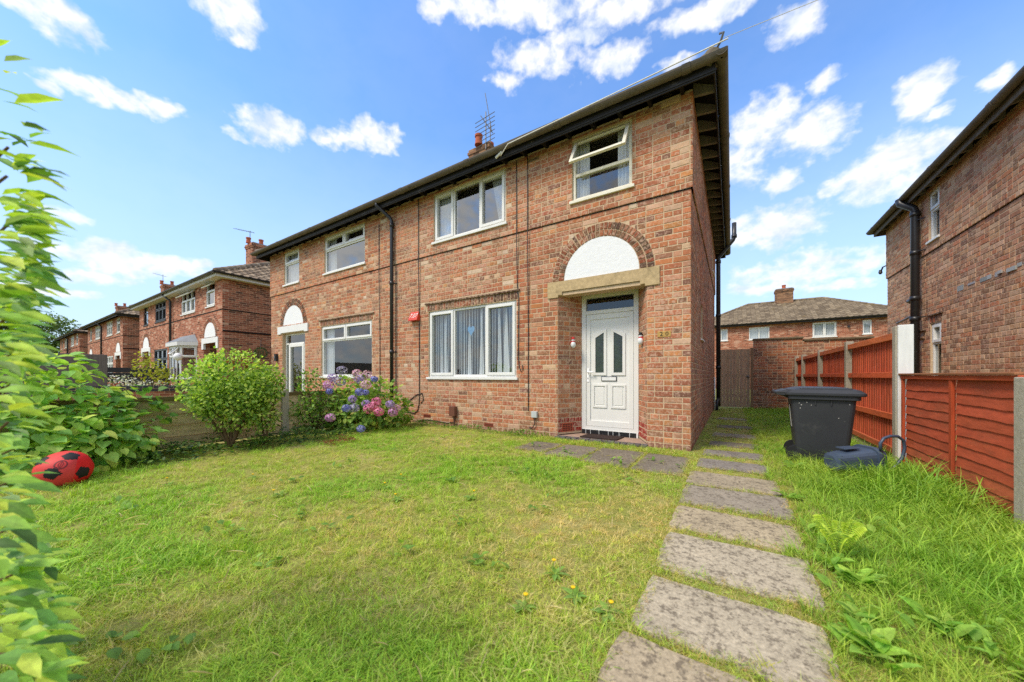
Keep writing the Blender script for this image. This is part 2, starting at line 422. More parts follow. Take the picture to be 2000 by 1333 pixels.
M['cream_paint'] = simple('aged_cream_paint', lin(226, 220, 200), 0.45, (9, 0.12), (60, 0.1, 0.002), 0.4, dirt=(6, 0.62, lin(170, 160, 128), 0.5))
M['black_frame'] = simple('black_window_frame', lin(48, 50, 54), 0.4, (6, 0.1))
M['glass'] = glass_material('window_glass')
M['glass_net'] = glass_material('window_glass_bright', 0.30)
M['glass_dark'] = glass_material('dark_obscure_glass', 0.08, (0.5, 0.55, 0.6))
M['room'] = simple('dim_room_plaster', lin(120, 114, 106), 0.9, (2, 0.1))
M['curtain'] = simple('white_net_curtain', lin(236, 236, 238), 0.9, (20, 0.06), None, 0.1)
M['black_pvc'] = simple('black_plastic_pipe', lin(40, 40, 42), 0.38, (5, 0.2), None, 0.5, dirt=(3, 0.6, lin(84, 80, 76), 0.5))
M['black_wood'] = simple('black_painted_timber', lin(40, 38, 38), 0.55, (12, 0.3), (40, 0.2, 0.003), 0.35, dirt=(9, 0.58, lin(110, 104, 98), 0.55), stretch=(0.4, 0.4, 2))
M['dark_wood'] = simple('dark_eaves_timber', lin(38, 33, 31), 0.85, (8, 0.3), None, 0.15)
M['rafter'] = simple('weathered_rafter', lin(132, 124, 116), 0.8, (9, 0.3), (50, 0.2, 0.002))
M['old_gutter'] = simple('weathered_grey_gutter', lin(108, 100, 90), 0.75, (7, 0.3), (50, 0.3, 0.003), 0.25, dirt=(4, 0.55, lin(70, 64, 56), 0.6))
M['white_fascia'] = simple('white_soffit_board', lin(214, 212, 208), 0.5, (4, 0.1))
M['render'] = simple('white_painted_render', lin(232, 233, 234), 0.85, (14, 0.06), (26, 0.45, 0.012), 0.2, dirt=(5, 0.66, lin(190, 188, 180), 0.4))
M['lintel'] = simple('buff_concrete_lintel', lin(192, 168, 128), 0.92, (24, 0.28), (80, 0.6, 0.005), 0.15, dirt=(5, 0.52, lin(138, 122, 92), 0.7))
M['soffit'] = simple('grey_porch_soffit', lin(150, 132, 106), 0.95, (12, 0.25), (60, 0.5, 0.004), 0.15)
M['lintel_white'] = simple('white_painted_lintel', lin(226, 226, 224), 0.8, (10, 0.08), (60, 0.3, 0.003), 0.2)
M['tile'] = simple('concrete_roof_tile', (0.2, 0.17, 0.14), 0.92, (6, 0.3), (40, 0.5, 0.006), 0.15, attr=True, dirt=(1.6, 0.60, lin(150, 128, 74), 0.55))
M['clay'] = simple('terracotta_clay', lin(176, 92, 62), 0.85, (10, 0.25), (40, 0.3, 0.003))
M['lead'] = simple('grey_lead', lin(128, 134, 140), 0.6, (8, 0.2))
M['metal'] = simple('grey_aerial_metal', lin(120, 118, 116), 0.5, (8, 0.1), None, 0.5, 0.6)
M['concrete'] = simple('pitted_concrete', lin(176, 168, 150), 0.95, (28, 0.22), (70, 0.7, 0.006), 0.15, dirt=(4, 0.55, lin(132, 126, 104), 0.6))
M['white_board'] = simple('white_painted_board', lin(224, 224, 220), 0.7, (8, 0.12), (30, 0.3, 0.003), 0.25, stretch=(3, 3, 0.4), dirt=(5, 0.64, lin(160, 156, 146), 0.5))
M['red_wood'] = simple('red_stained_timber', (1, 1, 1), 0.75, (9, 0.35), (26, 0.45, 0.005), 0.2, attr=True, stretch=(2.4, 0.5, 2.4), dirt=(3, 0.52, lin(150, 84, 58), 0.6))
M['red_wood_v'] = simple('red_stained_boards', (1, 1, 1), 0.78, (9, 0.38), (26, 0.45, 0.005), 0.2, attr=True, stretch=(3, 3, 0.35), dirt=(2.5, 0.54, lin(128, 66, 42), 0.6))
M['old_wood'] = simple('mossy_old_timber', (1, 1, 1), 0.9, (8, 0.35), (26, 0.5, 0.006), 0.15, attr=True, stretch=(2.4, 0.4, 3), dirt=(2.6, 0.56, lin(128, 124, 76), 0.5))
M['gate_wood'] = simple('brown_gate_timber', (1, 1, 1), 0.85, (9, 0.3), (26, 0.4, 0.005), 0.15, attr=True, stretch=(4, 4, 0.3))
M['leaf'] = leaf_material('leaf', 0.5, 0.45)
M['leaf_soft'] = leaf_material('leaf_soft', 0.6, 0.45)
M['grass'] = leaf_material('grass_blade', 0.55, 0.35, tinted=True)
M['petal'] = leaf_material('petal', 0.7, 0.3)
M['bark'] = simple('bark', lin(112, 92, 66), 0.95, (20, 0.3), (40, 0.7, 0.01), 0.1, attr=False)
M['ground'] = ground_material()
M['slab'] = slab_material()
M['bin'] = simple('dark_grey_bin_plastic', lin(52, 53, 56), 0.48, (4, 0.16), (120, 0.12, 0.002), 0.4, dirt=(3.5, 0.60, lin(92, 90, 86), 0.35))
M['bin_blue'] = simple('blue_black_caddy_plastic', lin(66, 78, 96), 0.4, (4, 0.16), (120, 0.12, 0.002), 0.45, dirt=(5, 0.60, lin(94, 98, 104), 0.4))
M['rubber'] = simple('black_rubber', lin(30, 30, 31), 0.7, (8, 0.2))
M['mat'] = simple('dark_brown_door_mat', lin(66, 54, 50), 0.98, (60, 0.4), (180, 0.9, 0.01), 0.1)
M['black_tile'] = simple('worn_black_paint', lin(34, 34, 36), 0.4, (20, 0.3), (30, 0.3, 0.004), 0.4, dirt=(34, 0.60, lin(206, 202, 196), 0.85))
M['step'] = simple('worn_step_brick', (1, 1, 1), 0.9, (16, 0.3), (50, 0.5, 0.006), 0.2, attr=True)
M['plain'] = simple('painted_part', (1, 1, 1), 0.5, (12, 0.1), None, 0.4, attr=True)
M['gold'] = simple('brass_plate', lin(190, 152, 84), 0.5, (30, 0.25), (60, 0.2, 0.002), 0.5, 0.3)
M['ball'] = simple('scuffed_ball_skin', (1, 1, 1), 0.6, (9, 0.2), (70, 0.25, 0.003), 0.3, attr=True, dirt=(12, 0.64, lin(96, 66, 60), 0.4))
# ------------------------------------------------------------------ brickwork
BP, BL, BJ = 0.083, 0.231, 0.0125          # course height, stretcher length, joint
PAL = {'orange': lin(190, 118, 82), 'rust': lin(176, 106, 79), 'red': lin(162, 93, 71), 'brown': lin(148, 106, 85), 'pink': lin(188, 138, 116),
       'pale': lin(206, 172, 150), 'white': lin(218, 200, 184), 'burnt': lin(112, 83, 74), 'amber': lin(198, 136, 88), 'plum': lin(134, 96, 86), 'tan': lin(196, 152, 122), 'umber': lin(120, 88, 72)}
MEAN = lin(170, 116, 88)
def pick(ws):
    k = list(ws); t = random.random() * sum(ws.values())
    r = PAL[k[-1]]
    for q in k:
        t -= ws[q]
        if t <= 0: r = PAL[q]; break
    return tuple(0.76 * a + 0.24 * b for a, b in zip(r, MEAN))
def pick_raw(ws): return random.choices([PAL[q] for q in ws], list(ws.values()))[0]
PAL = {k: (c[0] * 0.98, c[1] * 1.0, c[2] * 0.88) for k, c in PAL.items()}      # warm, slightly sandy clay
def vary(c, a=0.13):
    f = 1 + random.uniform(-a, a)
    return tuple(max(0.004, x * f * (1 + random.uniform(-0.04, 0.04))) for x in c)
def front_brick(u, z):
    w = {'orange': 3.2, 'rust': 4, 'red': 1.5, 'brown': 1.4, 'pink': 2, 'pale': 0.5, 'white': 0.12, 'burnt': 0.3, 'amber': 0.4, 'plum': 0.3}
    pale = max(0, 1 - abs(z - 3.0) / 0.75) * (1 if u < -2.9 else 0.25) * (0.65 + 0.35 * math.sin(u * 2.1 + z * 3))
    w['pale'] += 2.6 * pale; w['white'] += 0.7 * pale; w['pink'] += 2 * pale; w['brown'] += 1.2 * pale
    if u < -6.7: w['brown'] += 2.0; w['pink'] += 1.5; w['pale'] += 0.6
    if u > -1.1 and z < 2.3: w['amber'] += 1.6; w['orange'] += 4; w['brown'] = 0.8
    if u > -1.0 and abs(u + 0.55) < 0.13 and z < 2.4: w['burnt'] += 1.2; w['brown'] += 1
    if u < -3.0 and z < 0.5: w['pale'] += 1.2; w['brown'] += 1
    if z < 0.08: w = {'plum': 3, 'burnt': 2, 'brown': 2}
    return vary(pick(w))
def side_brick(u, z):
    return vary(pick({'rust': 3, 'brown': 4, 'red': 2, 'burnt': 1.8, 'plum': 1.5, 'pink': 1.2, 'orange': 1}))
def sandy(c): return vary(tuple(0.66 * a + 0.34 * b for a, b in zip(c, lin(178, 132, 102))))
def gable_brick(u, z):
    if z > 3.64: return sandy(pick_raw({'tan': 5, 'pink': 2, 'brown': 2, 'rust': 1.6, 'pale': 2.6, 'burnt': 0.3, 'orange': 2, 'umber': 0.6}))
    return sandy(pick_raw({'tan': 4, 'pink': 2, 'brown': 3, 'rust': 1.6, 'pale': 2.2, 'burnt': 0.8, 'umber': 1.7, 'orange': 1.4}))
def yard_brick(u, z):
    return vary(pick({'rust': 4, 'red': 3, 'orange': 2, 'burnt': 2.0, 'brown': 2}))
def splay_brick(u, z):
    if z < 0.30: return vary(lin(152, 46, 34), 0.1)
    return vary(pick({'orange': 2.5, 'rust': 4, 'brown': 3, 'pink': 1.2, 'pale': 0.6, 'burnt': 0.4, 'amber': 0.5}))

def subtract(rects, o):
    res = []
    for (a, b, c, d) in rects:
        if o[1] <= a or o[0] >= b or o[3] <= c or o[2] >= d: res.append((a, b, c, d)); continue
        if o[0] > a: res.append((a, o[0], c, d))
        if o[1] < b: res.append((o[1], b, c, d))
        m0, m1 = max(a, o[0]), min(b, o[1])
        if o[2] > c: res.append((m0, m1, c, o[2]))
        if o[3] < d: res.append((m0, m1, o[3], d))
    return res

def brick_geo(u0, u1, z0, z1):
    """one brick: chamfered face, wobbly arrises; local frame (u, z, n)"""
    j = lambda: random.uniform(-0.0016, 0.0016)
    i = 0.0045
    o = [(u0 + j(), z0 + j()), (u1 + j(), z0 + j()), (u1 + j(), z1 + j()), (u0 + j(), z1 + j())]
    cx, cz = (u0 + u1) / 2, (z0 + z1) / 2
    inn = [(x + math.copysign(i, cx - x) + j(), z + math.copysign(i, cz - z) + j()) for x, z in o]
    t = random.uniform(-0.0015, 0.0025)
    v = [(x, z, t) for x, z in inn] + [(x, z, t - 0.0045) for x, z in o] + [(x, z, -0.014) for x, z in o]
    f = [(0, 1, 2, 3)]
    for k in range(4):
        k2 = (k + 1) % 4
        f += [(4 + k, 4 + k2, k2, k), (8 + k, 8 + k2, 4 + k2, 4 + k)]
    return v, f

def lay_bricks(u0, u1, z0, z1, openings, arches, bond=5, shift=0.0):
    out = []
    k = int(math.floor(z0 / BP))
    while k * BP < z1 - 0.02:
        a, b = max(z0, k * BP) , min(z1, (k + 1) * BP - BJ)
        header = (k % bond == 0)
        L = (BL - BJ) / 2 if header else BL
        st = L + BJ
        u = u0 - (st * (0.5 if k % 2 else 0.0) + shift * 0)
        if header: u = u0 - (st * 0.5 if (k // bond) % 2 else 0)
        while u < u1 - 0.01:
            ln = L
            if not header and random.random() < 0.34: ln = (BL - BJ) / 2
            ua, ub = max(u, u0), min(u + ln, u1)
            if ub - ua > 0.02:
                rs = [(ua, ub, a, b)]
                for o in openings: rs = subtract(rs, (o[0] - 0.004, o[1] + 0.004, o[2] - 0.004, o[3] + 0.004))
                for (cu, cz, R) in arches:
                    zm = (a + b) / 2 - cz
                    if 0 < zm < R:
                        h = math.sqrt(R * R - zm * zm); rs = subtract(rs, (cu - h, cu + h, a, b))
                out += [r for r in rs if r[1] - r[0] > 0.025 and r[3] - r[2] > 0.025]
            u += ln + BJ
        k += 1
    return out

def make_wall(house, W, u0, u1, z0, z1, openings=(), arches=(), colour=None, mat='brick', nobj=0, thick=0.22, name='wall', bond=5, nobrick=(), trim=(0.0, 0.0)):
    """mortar core with real bricks (or, far away, a brickwork material); returns the wall part"""
    c0, c1 = u0 + trim[0], u1 - trim[1]
    us = sorted({c0, c1, *[c for o in openings for c in o[:2] if c0 < c < c1]})
    zs = sorted({z0, z1, *[c for o in openings for c in o[2:] if z0 < c < z1]})
    core = MB()
    for i in range(len(us) - 1):
        for k in range(len(zs) - 1):
            um, zm = (us[i] + us[i + 1]) / 2, (zs[k] + zs[k + 1]) / 2
            if any(o[0] < um < o[1] and o[2] < zm < o[3] for o in openings): continue
            core.wbox(W, us[i], us[i + 1], zs[k], zs[k + 1], -thick, -0.0042 if mat == 'brick' else 0.0)
    wall = core.build(name, M['mortar'] if mat == 'brick' else M[mat], house)
    if mat != 'brick': return wall
    rs = lay_bricks(u0, u1, z0, z1, list(openings) + list(nobrick), arches, bond)
    P = np.array([W((r[0] + r[1]) / 2, (r[2] + r[3]) / 2, 0) for r in rs])
    chosen = set()
    if nobj:
        x, y, d = project(P); ok = in_view(P, 0)
        nx = np.array([W.N.x, W.N.y, 0.0]); vd = P - np.array([0, 0, CAM_H])
        cosf = np.abs(vd @ nx) / np.linalg.norm(vd, axis=1)
        area = np.array([(r[1] - r[0]) * (r[3] - r[2]) for r in rs]) * cosf / np.maximum(d, 0.3) ** 2 * ok
        full = np.array([abs(r[1] - r[0] - BL) < 0.002 and abs(r[3] - r[2] - (BP - BJ)) < 0.002 for r in rs])
        order = np.argsort(-(area * full))[:nobj]
        chosen = set(int(i) for i in order if area[i] * full[i] > 0)
    stuff = MB(); variants = []
    if chosen:
        for q in range(28):
            v, f = brick_geo(-BL / 2, BL / 2, -(BP - BJ) / 2, (BP - BJ) / 2)
            mb = MB(); mb.add([(W.U.x * a + W.N.x * c, W.U.y * a + W.N.y * c, b) for a, b, c in v], f)
            variants.append(mb)
    byc = {}
    for i, r in enumerate(rs):
        um, zm = (r[0] + r[1]) / 2, (r[2] + r[3]) / 2
        c = colour(um, zm); off = 0.0
        if i in chosen:
            key = (i * 7919) % 28
            c = tuple(round(x, 2) for x in c)
            if (key, c) not in byc:
                variants[key].c = [c] * len(variants[key].f); byc[(key, c)] = variants[key].mesh('brick')
                byc[(key, c)].materials.append(M['brick'])
            o = bpy.data.objects.new('brick', byc[(key, c)]); COL.objects.link(o)
            o.parent = wall; o.location = W(um, zm, off)
        else:
            v, f = brick_geo(*r)
            stuff.add([W(a, b, n + off) for a, b, n in v], f, c)
    if stuff.f: stuff.build('brick_courses', M['brick'], wall, kind='stuff')
    return wall

def arch(house, W, cu, cz, r_in, r_out, separate, mat='brick', render='render', n_in=30, n_out=36, face=-0.002):
    """two rings of bricks on end over a rendered half-moon"""
    rm = (r_in + r_out) / 2
    joined = MB()
    for (a, b, n) in ((r_in + 0.008, rm - 0.006, n_in), (rm + 0.006, r_out, n_out)):
        for k in range(n):
            t0, t1 = math.pi * (k + 0.09) / n, math.pi * (k + 0.91) / n
            c = tuple(x * 0.72 for x in vary(pick_raw({'red': 3, 'burnt': 2.0, 'brown': 1.8, 'rust': 1.6, 'umber': 1}), 0.2))
            pr = random.uniform(0.004, 0.009)
            q = []
            for nn, e in ((pr, 0.003), (-0.015, 0.0)):
                for (rr, tt) in ((a + e, t0 + e / rm), (b - e, t0 + e / rm), (b - e, t1 - e / rm), (a + e, t1 - e / rm)):
                    q.append(W(cu + rr * math.cos(tt), cz + rr * math.sin(tt), nn))
            fs = [(0, 1, 2, 3), (0, 4, 5, 1), (1, 5, 6, 2), (2, 6, 7, 3), (3, 7, 4, 0)]
            if separate: MB().add(q, fs, c).build('arch_brick', M['brick'], house)
            else: joined.add(q, fs, c)
    if joined.f: joined.build('brick_arch', M['brick'], house)
    t = MB(); pts = [(cu + r_in * math.cos(math.pi * k / 32), cz + r_in * math.sin(math.pi * k / 32)) for k in range(33)]
    t.poly([W(u, z, face) for u, z in pts])
    for k in range(32): t.poly([W(*pts[k], face), W(*pts[k + 1], face), W(*pts[k + 1], -0.05), W(*pts[k], -0.05)])
    t.build('tympanum', M[render], house)

# ------------------------------------------------------------------ windows
def window(house, W, u0, u1, z0, z1, lights, mat='upvc', glass='glass', fw=0.05, sash=0.042, sill=0.05, depth=0.075, set_back=0.035, room=1.4, rc='room', label=None, sill_mat=None):
    """lights: (a0,a1,b0,b1, has_sash, open_angle) as fractions of the frame; returns the window part"""
    n1, n0 = -set_back, -set_back - depth
    fr = MB()
    fr.wbox(W, u0, u0 + fw, z0, z1, n0, n1); fr.wbox(W, u1 - fw, u1, z0, z1, n0, n1)
    fr.wbox(W, u0 + fw, u1 - fw, z1 - fw, z1, n0, n1); fr.wbox(W, u0 + fw, u1 - fw, z0, z0 + fw, n0, n1)
    wi, hi = u1 - u0, z1 - z0
    rects = []
    for (a0, a1, b0, b1, has, op) in lights:
        ra = u0 + wi * a0 + (fw if a0 == 0 else fw * 0.5); rb = u0 + wi * a1 - (fw if a1 == 1 else fw * 0.5)
        rc0 = z0 + hi * b0 + (fw if b0 == 0 else fw * 0.5); rd = z0 + hi * b1 - (fw if b1 == 1 else fw * 0.5)
        rects.append((ra, rb, rc0, rd, has, op))
        e = 0.001
        if a1 < 1: fr.wbox(W, rb, rb + fw, max(rc0, z0 + fw), min(rd, z1 - fw), n0 + e, n1 - e)
        if b1 < 1: fr.wbox(W, max(ra - fw, u0 + fw) , min(rb + fw, u1 - fw), rd, rd + fw, n0 + 2 * e, n1 - 2 * e)
    win = fr.build('window', M[mat], house, bevel=0.006)
    if label: win['label'] = label
    for (a, b, c, d, has, op) in rects:
        Wl = W
        if op:      # top-hung light pushed out by op degrees about its head
            co, si = math.cos(math.radians(op)), math.sin(math.radians(op))
            def Wl(u, z, n, d=d, co=co, si=si):
                dz = z - d; dn = n - n1
                return W(u, d + dz * co + dn * si, n1 - dz * si + dn * co)
        if has:
            s = MB(); g0, g1 = (n1 - 0.022, n1 + 0.018) if op else (n0 + 0.01, n1 + 0.022)
            a_, b_, c_, d_ = a - 0.012, b + 0.012, c - 0.012, d + 0.012
            s.wbox(Wl, a_, a + sash, c_, d_, g0, g1); s.wbox(Wl, b - sash, b_, c_, d_, g0, g1)
            s.wbox(Wl, a + sash, b - sash, d - sash, d_, g0, g1); s.wbox(Wl, a + sash, b - sash, c_, c + sash, g0, g1)
            so = s.build('sash', M[mat], win, bevel=0.006)
            a, b, c, d = a + sash, b - sash, c + sash, d - sash
        pm = MB(); nn = n1 - (0.004 if op else 0.03)
        pm.poly([Wl(a - 0.004, c - 0.004, nn), Wl(b + 0.004, c - 0.004, nn), Wl(b + 0.004, d + 0.004, nn), Wl(a - 0.004, d + 0.004, nn)])
        pm.build('pane', M[glass], win)
    if sill:
        s = MB(); s.wbox(W, u0 - 0.04, u1 + 0.04, z0 - sill, z0 - 0.002, -0.09, 0.035)
        s.build('sill', M[sill_mat or mat], win, bevel=0.006)
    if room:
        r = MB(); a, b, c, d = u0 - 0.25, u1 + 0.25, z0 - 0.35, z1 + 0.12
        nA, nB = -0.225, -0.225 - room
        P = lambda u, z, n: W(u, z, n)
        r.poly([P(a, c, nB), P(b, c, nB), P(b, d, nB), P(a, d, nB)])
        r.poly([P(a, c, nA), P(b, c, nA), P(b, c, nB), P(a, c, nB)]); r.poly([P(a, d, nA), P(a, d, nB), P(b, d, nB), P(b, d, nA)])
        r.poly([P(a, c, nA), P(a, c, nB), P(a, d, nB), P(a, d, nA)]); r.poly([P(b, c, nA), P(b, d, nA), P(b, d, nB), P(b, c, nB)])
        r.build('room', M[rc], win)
    return win

def curtain(W, u0, u1, z0, z1, n, label, waves=9, amp=0.025, shape=None, mat='curtain', group=None):
    nu, nz = waves * 8, 10
    mb = MB(); idx = {}
    for i in range(nu + 1):
        for k in range(nz + 1):
            s, t = i / nu, k / nz
            a, b = (u0, u1) if shape is None else shape(t)
            idx[i, k] = len(mb.v)
            mb.v.append(W(a + (b - a) * s, z0 + (z1 - z0) * t, n + amp * math.sin(s * waves * 2 * math.pi) * (1 - 0.3 * t)))
    for i in range(nu):
        for k in range(nz):
            mb.f.append((idx[i, k], idx[i + 1, k], idx[i + 1, k + 1], idx[i, k + 1])); mb.c.append((1, 1, 1))
    o = mb.build('curtain', M[mat], None, smooth=True)
    return tag(o, label, 'curtain', group)

# ------------------------------------------------------------------ roofs
def hip_roof(house, x0, x1, y0, y1, ze, pitch=28, over=0.30, tile_sides='', col=((0.16, 0.125, 0.10), (0.24, 0.20, 0.16)), ridge_mat='tile', under='dark_wood'):
    X0, X1, Y0, Y1 = x0 - over, x1 + over, y0 - over, y1 + over
    h = (Y1 - Y0) / 2; rise = h * math.tan(math.radians(pitch)); zr = ze + rise
    ym = (Y0 + Y1) / 2
    A, B = (X0 + h, ym, zr), (X1 - h, ym, zr)
    c = [(X0, Y0, ze), (X1, Y0, ze), (X1, Y1, ze), (X0, Y1, ze)]
    r = MB()
    cc = tuple((a + b) / 2 for a, b in zip(*col))
    for P in ((c[0], c[1], B, A), (c[2], c[3], A, B), (c[1], c[2], B), (c[3], c[0], A)): r.poly(P, cc)
    lo = lambda p: (p[0], p[1], p[2] - 0.05)
    roof = r.build('roof', M['tile'], house)
    u = MB()
    for P in ((c[0], c[1], B, A), (c[2], c[3], A, B), (c[1], c[2], B), (c[3], c[0], A)): u.poly([lo(p) for p in P][::-1])
    u.build('roof_underside', M[under], roof)
    def slope(p0, p1, q1, q0):          # eave p0->p1, top q0..q1
        p0, p1, q0, q1 = map(Vector, (p0, p1, q0, q1))
        ex = (p1 - p0); Lx = ex.length; ex.normalize()
        nrm = ex.cross((q0 - p0)).normalized()
        if nrm.z < 0: nrm = -nrm
        up = nrm.cross(ex)
        if up.z < 0: up = -up
        Ls = (q0 - p0).dot(up); a0 = (q0 - p0).dot(ex); a1 = (q1 - p0).dot(ex)
        tw, tl = 0.30, 0.335
        mb = MB(); rows = int(Ls / tl) + 1
        for rI in range(rows):
            t0 = rI * tl - 0.02; t1 = min(t0 + tl + 0.02, Ls)
            tm = min(max((t0 + t1) / 2, 0), Ls)
            sa, sb = a0 * tm / Ls, Lx + (a1 - Lx) * tm / Ls
            n = int(Lx / tw) + 1
            for k in range(n):
                s0 = k * tw
                if s0 + tw < sa or s0 > sb: continue
                prof = [(0, 0.0), (0.15, 0.0), (0.19, 0.034), (0.26, 0.034), (0.30, 0.0)]
                rf_ = random.random(); cl = tuple(col[0][q] + (col[1][q] - col[0][q]) * rf_ for q in range(3))
                j = random.uniform(0, 0.006)
                for m in range(4):
                    (xa, ha), (xb, hb) = prof[m], prof[m + 1]
                    xa, xb = min(max(s0 + xa, sa), sb), min(max(s0 + xb, sa), sb)
                    if xb - xa < 0.004: continue
                    f = lambda x, t, hh: p0 + ex * x + up * t + nrm * hh
                    mb.poly([f(xa, t0, ha + 0.045 + j), f(xb, t0, hb + 0.045 + j), f(xb, t1, hb + 0.018), f(xa, t1, ha + 0.018)], cl)
                    mb.poly([f(xa, t0, 0.0), f(xb, t0, 0.0), f(xb, t0, hb + 0.045 + j), f(xa, t0, ha + 0.045 + j)], cl)
        mb.build('roof_tiles', M['tile'], roof, kind='stuff')
    if 'f' in tile_sides: slope(c[0], c[1], B, A)
    if 'b' in tile_sides: slope(c[2], c[3], A, B)
    if 'r' in tile_sides: slope(c[1], c[2], B, B)
    if 'l' in tile_sides: slope(c[3], c[0], A, A)
    rd = MB()
    def ridge(p, q):
        p, q = Vector(p) + Vector((0, 0, 0.03)), Vector(q) + Vector((0, 0, 0.03)); n = max(1, int((q - p).length / 0.42))
        for k in range(n):
            a, b = p.lerp(q, k / n), p.lerp(q, (k + 0.97) / n)
            rf_ = random.random(); cl = tuple(col[0][m] + (col[1][m] - col[0][m]) * rf_ for m in range(3))
            rd.tube([a, b], 0.105, 8, cl, taper=[1.06, 0.96])
    ridge(A, B)
    for i, T in ((0, A), (1, B), (2, B), (3, A)): ridge(c[i], T)
    rd.build('ridge_tiles', M['tile'], roof, smooth=True, kind='stuff')
    return roof, zr

def chimney(house, x, y, z0, z1, wx=0.75, wy=0.95, pots=2, far=True, mat='brick_far'):
    """stack with oversailing courses, flaunching and clay pots"""
    cx0, cx1, cy0, cy1 = x - wx / 2, x + wx / 2, y - wy / 2, y + wy / 2
    s = MB(); s.box(cx0, cx1, cy0, cy1, z0, z1 - 0.25)
    for k, o in enumerate((0.03, 0.055, 0.03)): s.box(cx0 - o, cx1 + o, cy0 - o, cy1 + o, z1 - 0.25 + k * 0.083, z1 - 0.25 + (k + 1) * 0.083 - 0.002)
    st = s.build('chimney', M[mat], house)
    f = MB(); f.box(cx0 + 0.04, cx1 - 0.04, cy0 + 0.04, cy1 - 0.04, z1 - 0.002, z1 + 0.06); f.box(cx0 - 0.05, cx1 + 0.05, cy0 - 0.05, cy1 + 0.05, z0 + 0.2, z0 + 0.28)
    f.build('flashing', M['lead'], st)
    for k in range(pots):
        py = y + (k - (pots - 1) / 2) * (wy * 0.52)
        p = MB(); h = (0.34, 0.42, 0.30)[k % 3]
        p.lathe(x, py, [(0.13, z1 + 0.03), (0.115, z1 + 0.1), (0.10, z1 + h - 0.08), (0.125, z1 + h - 0.06), (0.125, z1 + h), (0.085, z1 + h), (0.08, z1 + h - 0.2)], 14)
        p.build('chimney_pot', M['clay'], st, smooth=False)
    return st

def gutter_run(mb, p, q, r=0.068):
    """half-round gutter, open upwards, with bead and socket collars"""
    p, q = Vector(p), Vector(q); t = (q - p).normalized(); side = Vector((0, 0, 1)).cross(t).normalized()
    n = 9
    def arc(c, rr): return [c + side * (rr * math.cos(math.pi + math.pi * k / n)) + Vector((0, 0, rr * math.sin(math.pi + math.pi * k / n))) for k in range(n + 1)]
    def seg(a, b, rr):
        A, B = arc(a, rr), arc(b, rr); A2, B2 = arc(a, rr - 0.007), arc(b, rr - 0.007)
        for k in range(n): mb.poly([A[k], A[k + 1], B[k + 1], B[k]]); mb.poly([A2[k], B2[k], B2[k + 1], A2[k + 1]])
        for k in (0, n): mb.poly([A[k], B[k], B2[k], A2[k]])
        for X, Y in ((A, A2), (B, B2)):
            for k in range(n): mb.poly([X[k], X[k + 1], Y[k + 1], Y[k]])
    seg(p, q, r)
    L = (q - p).length; k = 1.83
    while k < L: seg(p + t * (k - 0.05), p + t * (k + 0.05), r + 0.008); k += 1.83

def pipe(name, pts, r, parent, mat='black_pvc', collars=(), brackets=(), W=None, n=12):
    mb = MB(); mb.tube(pts, r, n)
    for (x, y, za) in collars: mb.tube([(x, y, za - 0.045), (x, y, za + 0.045)], r * 1.22, n)
    o = mb.build(name, M[mat], parent, smooth=True)
    for (a, b) in brackets:
        bb = MB(); bb.tube([a, b], 0.012, 6); bb.build('bracket', M[mat], o)
    return o
# ------------------------------------------------------------------ the ground
def structure(name, mb, mat, label=None, smooth=False):
    o = mb.build(name, M[mat], None, smooth=smooth); o['kind'] = 'structure'
    if label: o['label'] = label
    return o
g = MB(); g.poly([(-900, -900, 0), (900, -900, 0), (900, 900, 0), (-900, 900, 0)])
structure('ground', g, 'ground', 'soil and thin turf under the gardens and street')
M['asphalt'] = simple('asphalt', lin(78, 78, 80), 0.9, (20, 0.2), (90, 0.5, 0.004))
M['pavement'] = simple('pavement_flags', lin(150, 146, 140), 0.9, (6, 0.2), (60, 0.4, 0.004))
g = MB(); g.poly([(-160, -12, 0.004), (160, -12, 0.004), (160, -6.2, 0.004), (-160, -6.2, 0.004)]); structure('road', g, 'asphalt', 'street behind the viewer')
g = MB(); g.box(-160, 160, -6.2, -4.2, 0.0, 0.11); structure('pavement', g, 'pavement', 'pavement with kerb along the street')

M['chimney_brick'] = brick_texture_material('sooty_chimney_brick', [(0, lin(84, 66, 54)), (0.4, lin(126, 92, 70)), (0.75, lin(146, 106, 80)), (1, lin(158, 124, 92))], lin(150, 128, 102))
# ------------------------------------------------------------------ the house with the white door (one semi-detached pair)
FY, XL, XR, YB, XM = 5.37, -12.88, -0.48, 12.95, -6.68
STR, TOP = 44 * BP, 5.0                    # string course, wall head
house = root('semi_detached_house', (XM, FY, 0), 'red brick semi-detached pair with white front door under a round brick arch', 'house')
WF = frame((0, FY, 0), (1, 0, 0), (0, -1, 0)); WFu = frame((0, FY - 0.024, 0), (1, 0, 0), (0, -1, 0))
WS = frame((XR, 0, 0), (0, 1, 0), (1, 0, 0)); WSu = frame((XR + 0.024, 0, 0), (0, 1, 0), (1, 0, 0))
A_MAIN, A_NB = (-1.775, 2.645), (-11.45, 2.61)
low_open = [(-5.58, -3.33, 1.0, 2.44), (-2.5, -1.06, 0.0, 2.40), (-9.85, -7.55, 1.0, 2.44), (-12.12, -10.74, 0.0, 2.37)]
low_skip = [(-5.66, -3.28, 2.44, 2.625), (-9.93, -7.47, 2.44, 2.625), (-2.685, -0.885, 2.37, 2.645), (-12.38, -10.54, 2.36, 2.61)]
up_open = [(-5.40, -3.55, 3.87, 4.92), (-2.23, -1.27, 3.9, 4.93), (-9.65, -7.80, 3.87, 4.92), (-11.95, -11.03, 3.87, 4.92)]
make_wall(house, WF, XL, XR, 0, STR - BJ, low_open, [(*A_MAIN, 0.83), (*A_NB, 0.83)], front_brick, nobj=215, nobrick=low_skip, trim=(0, 0.0043))
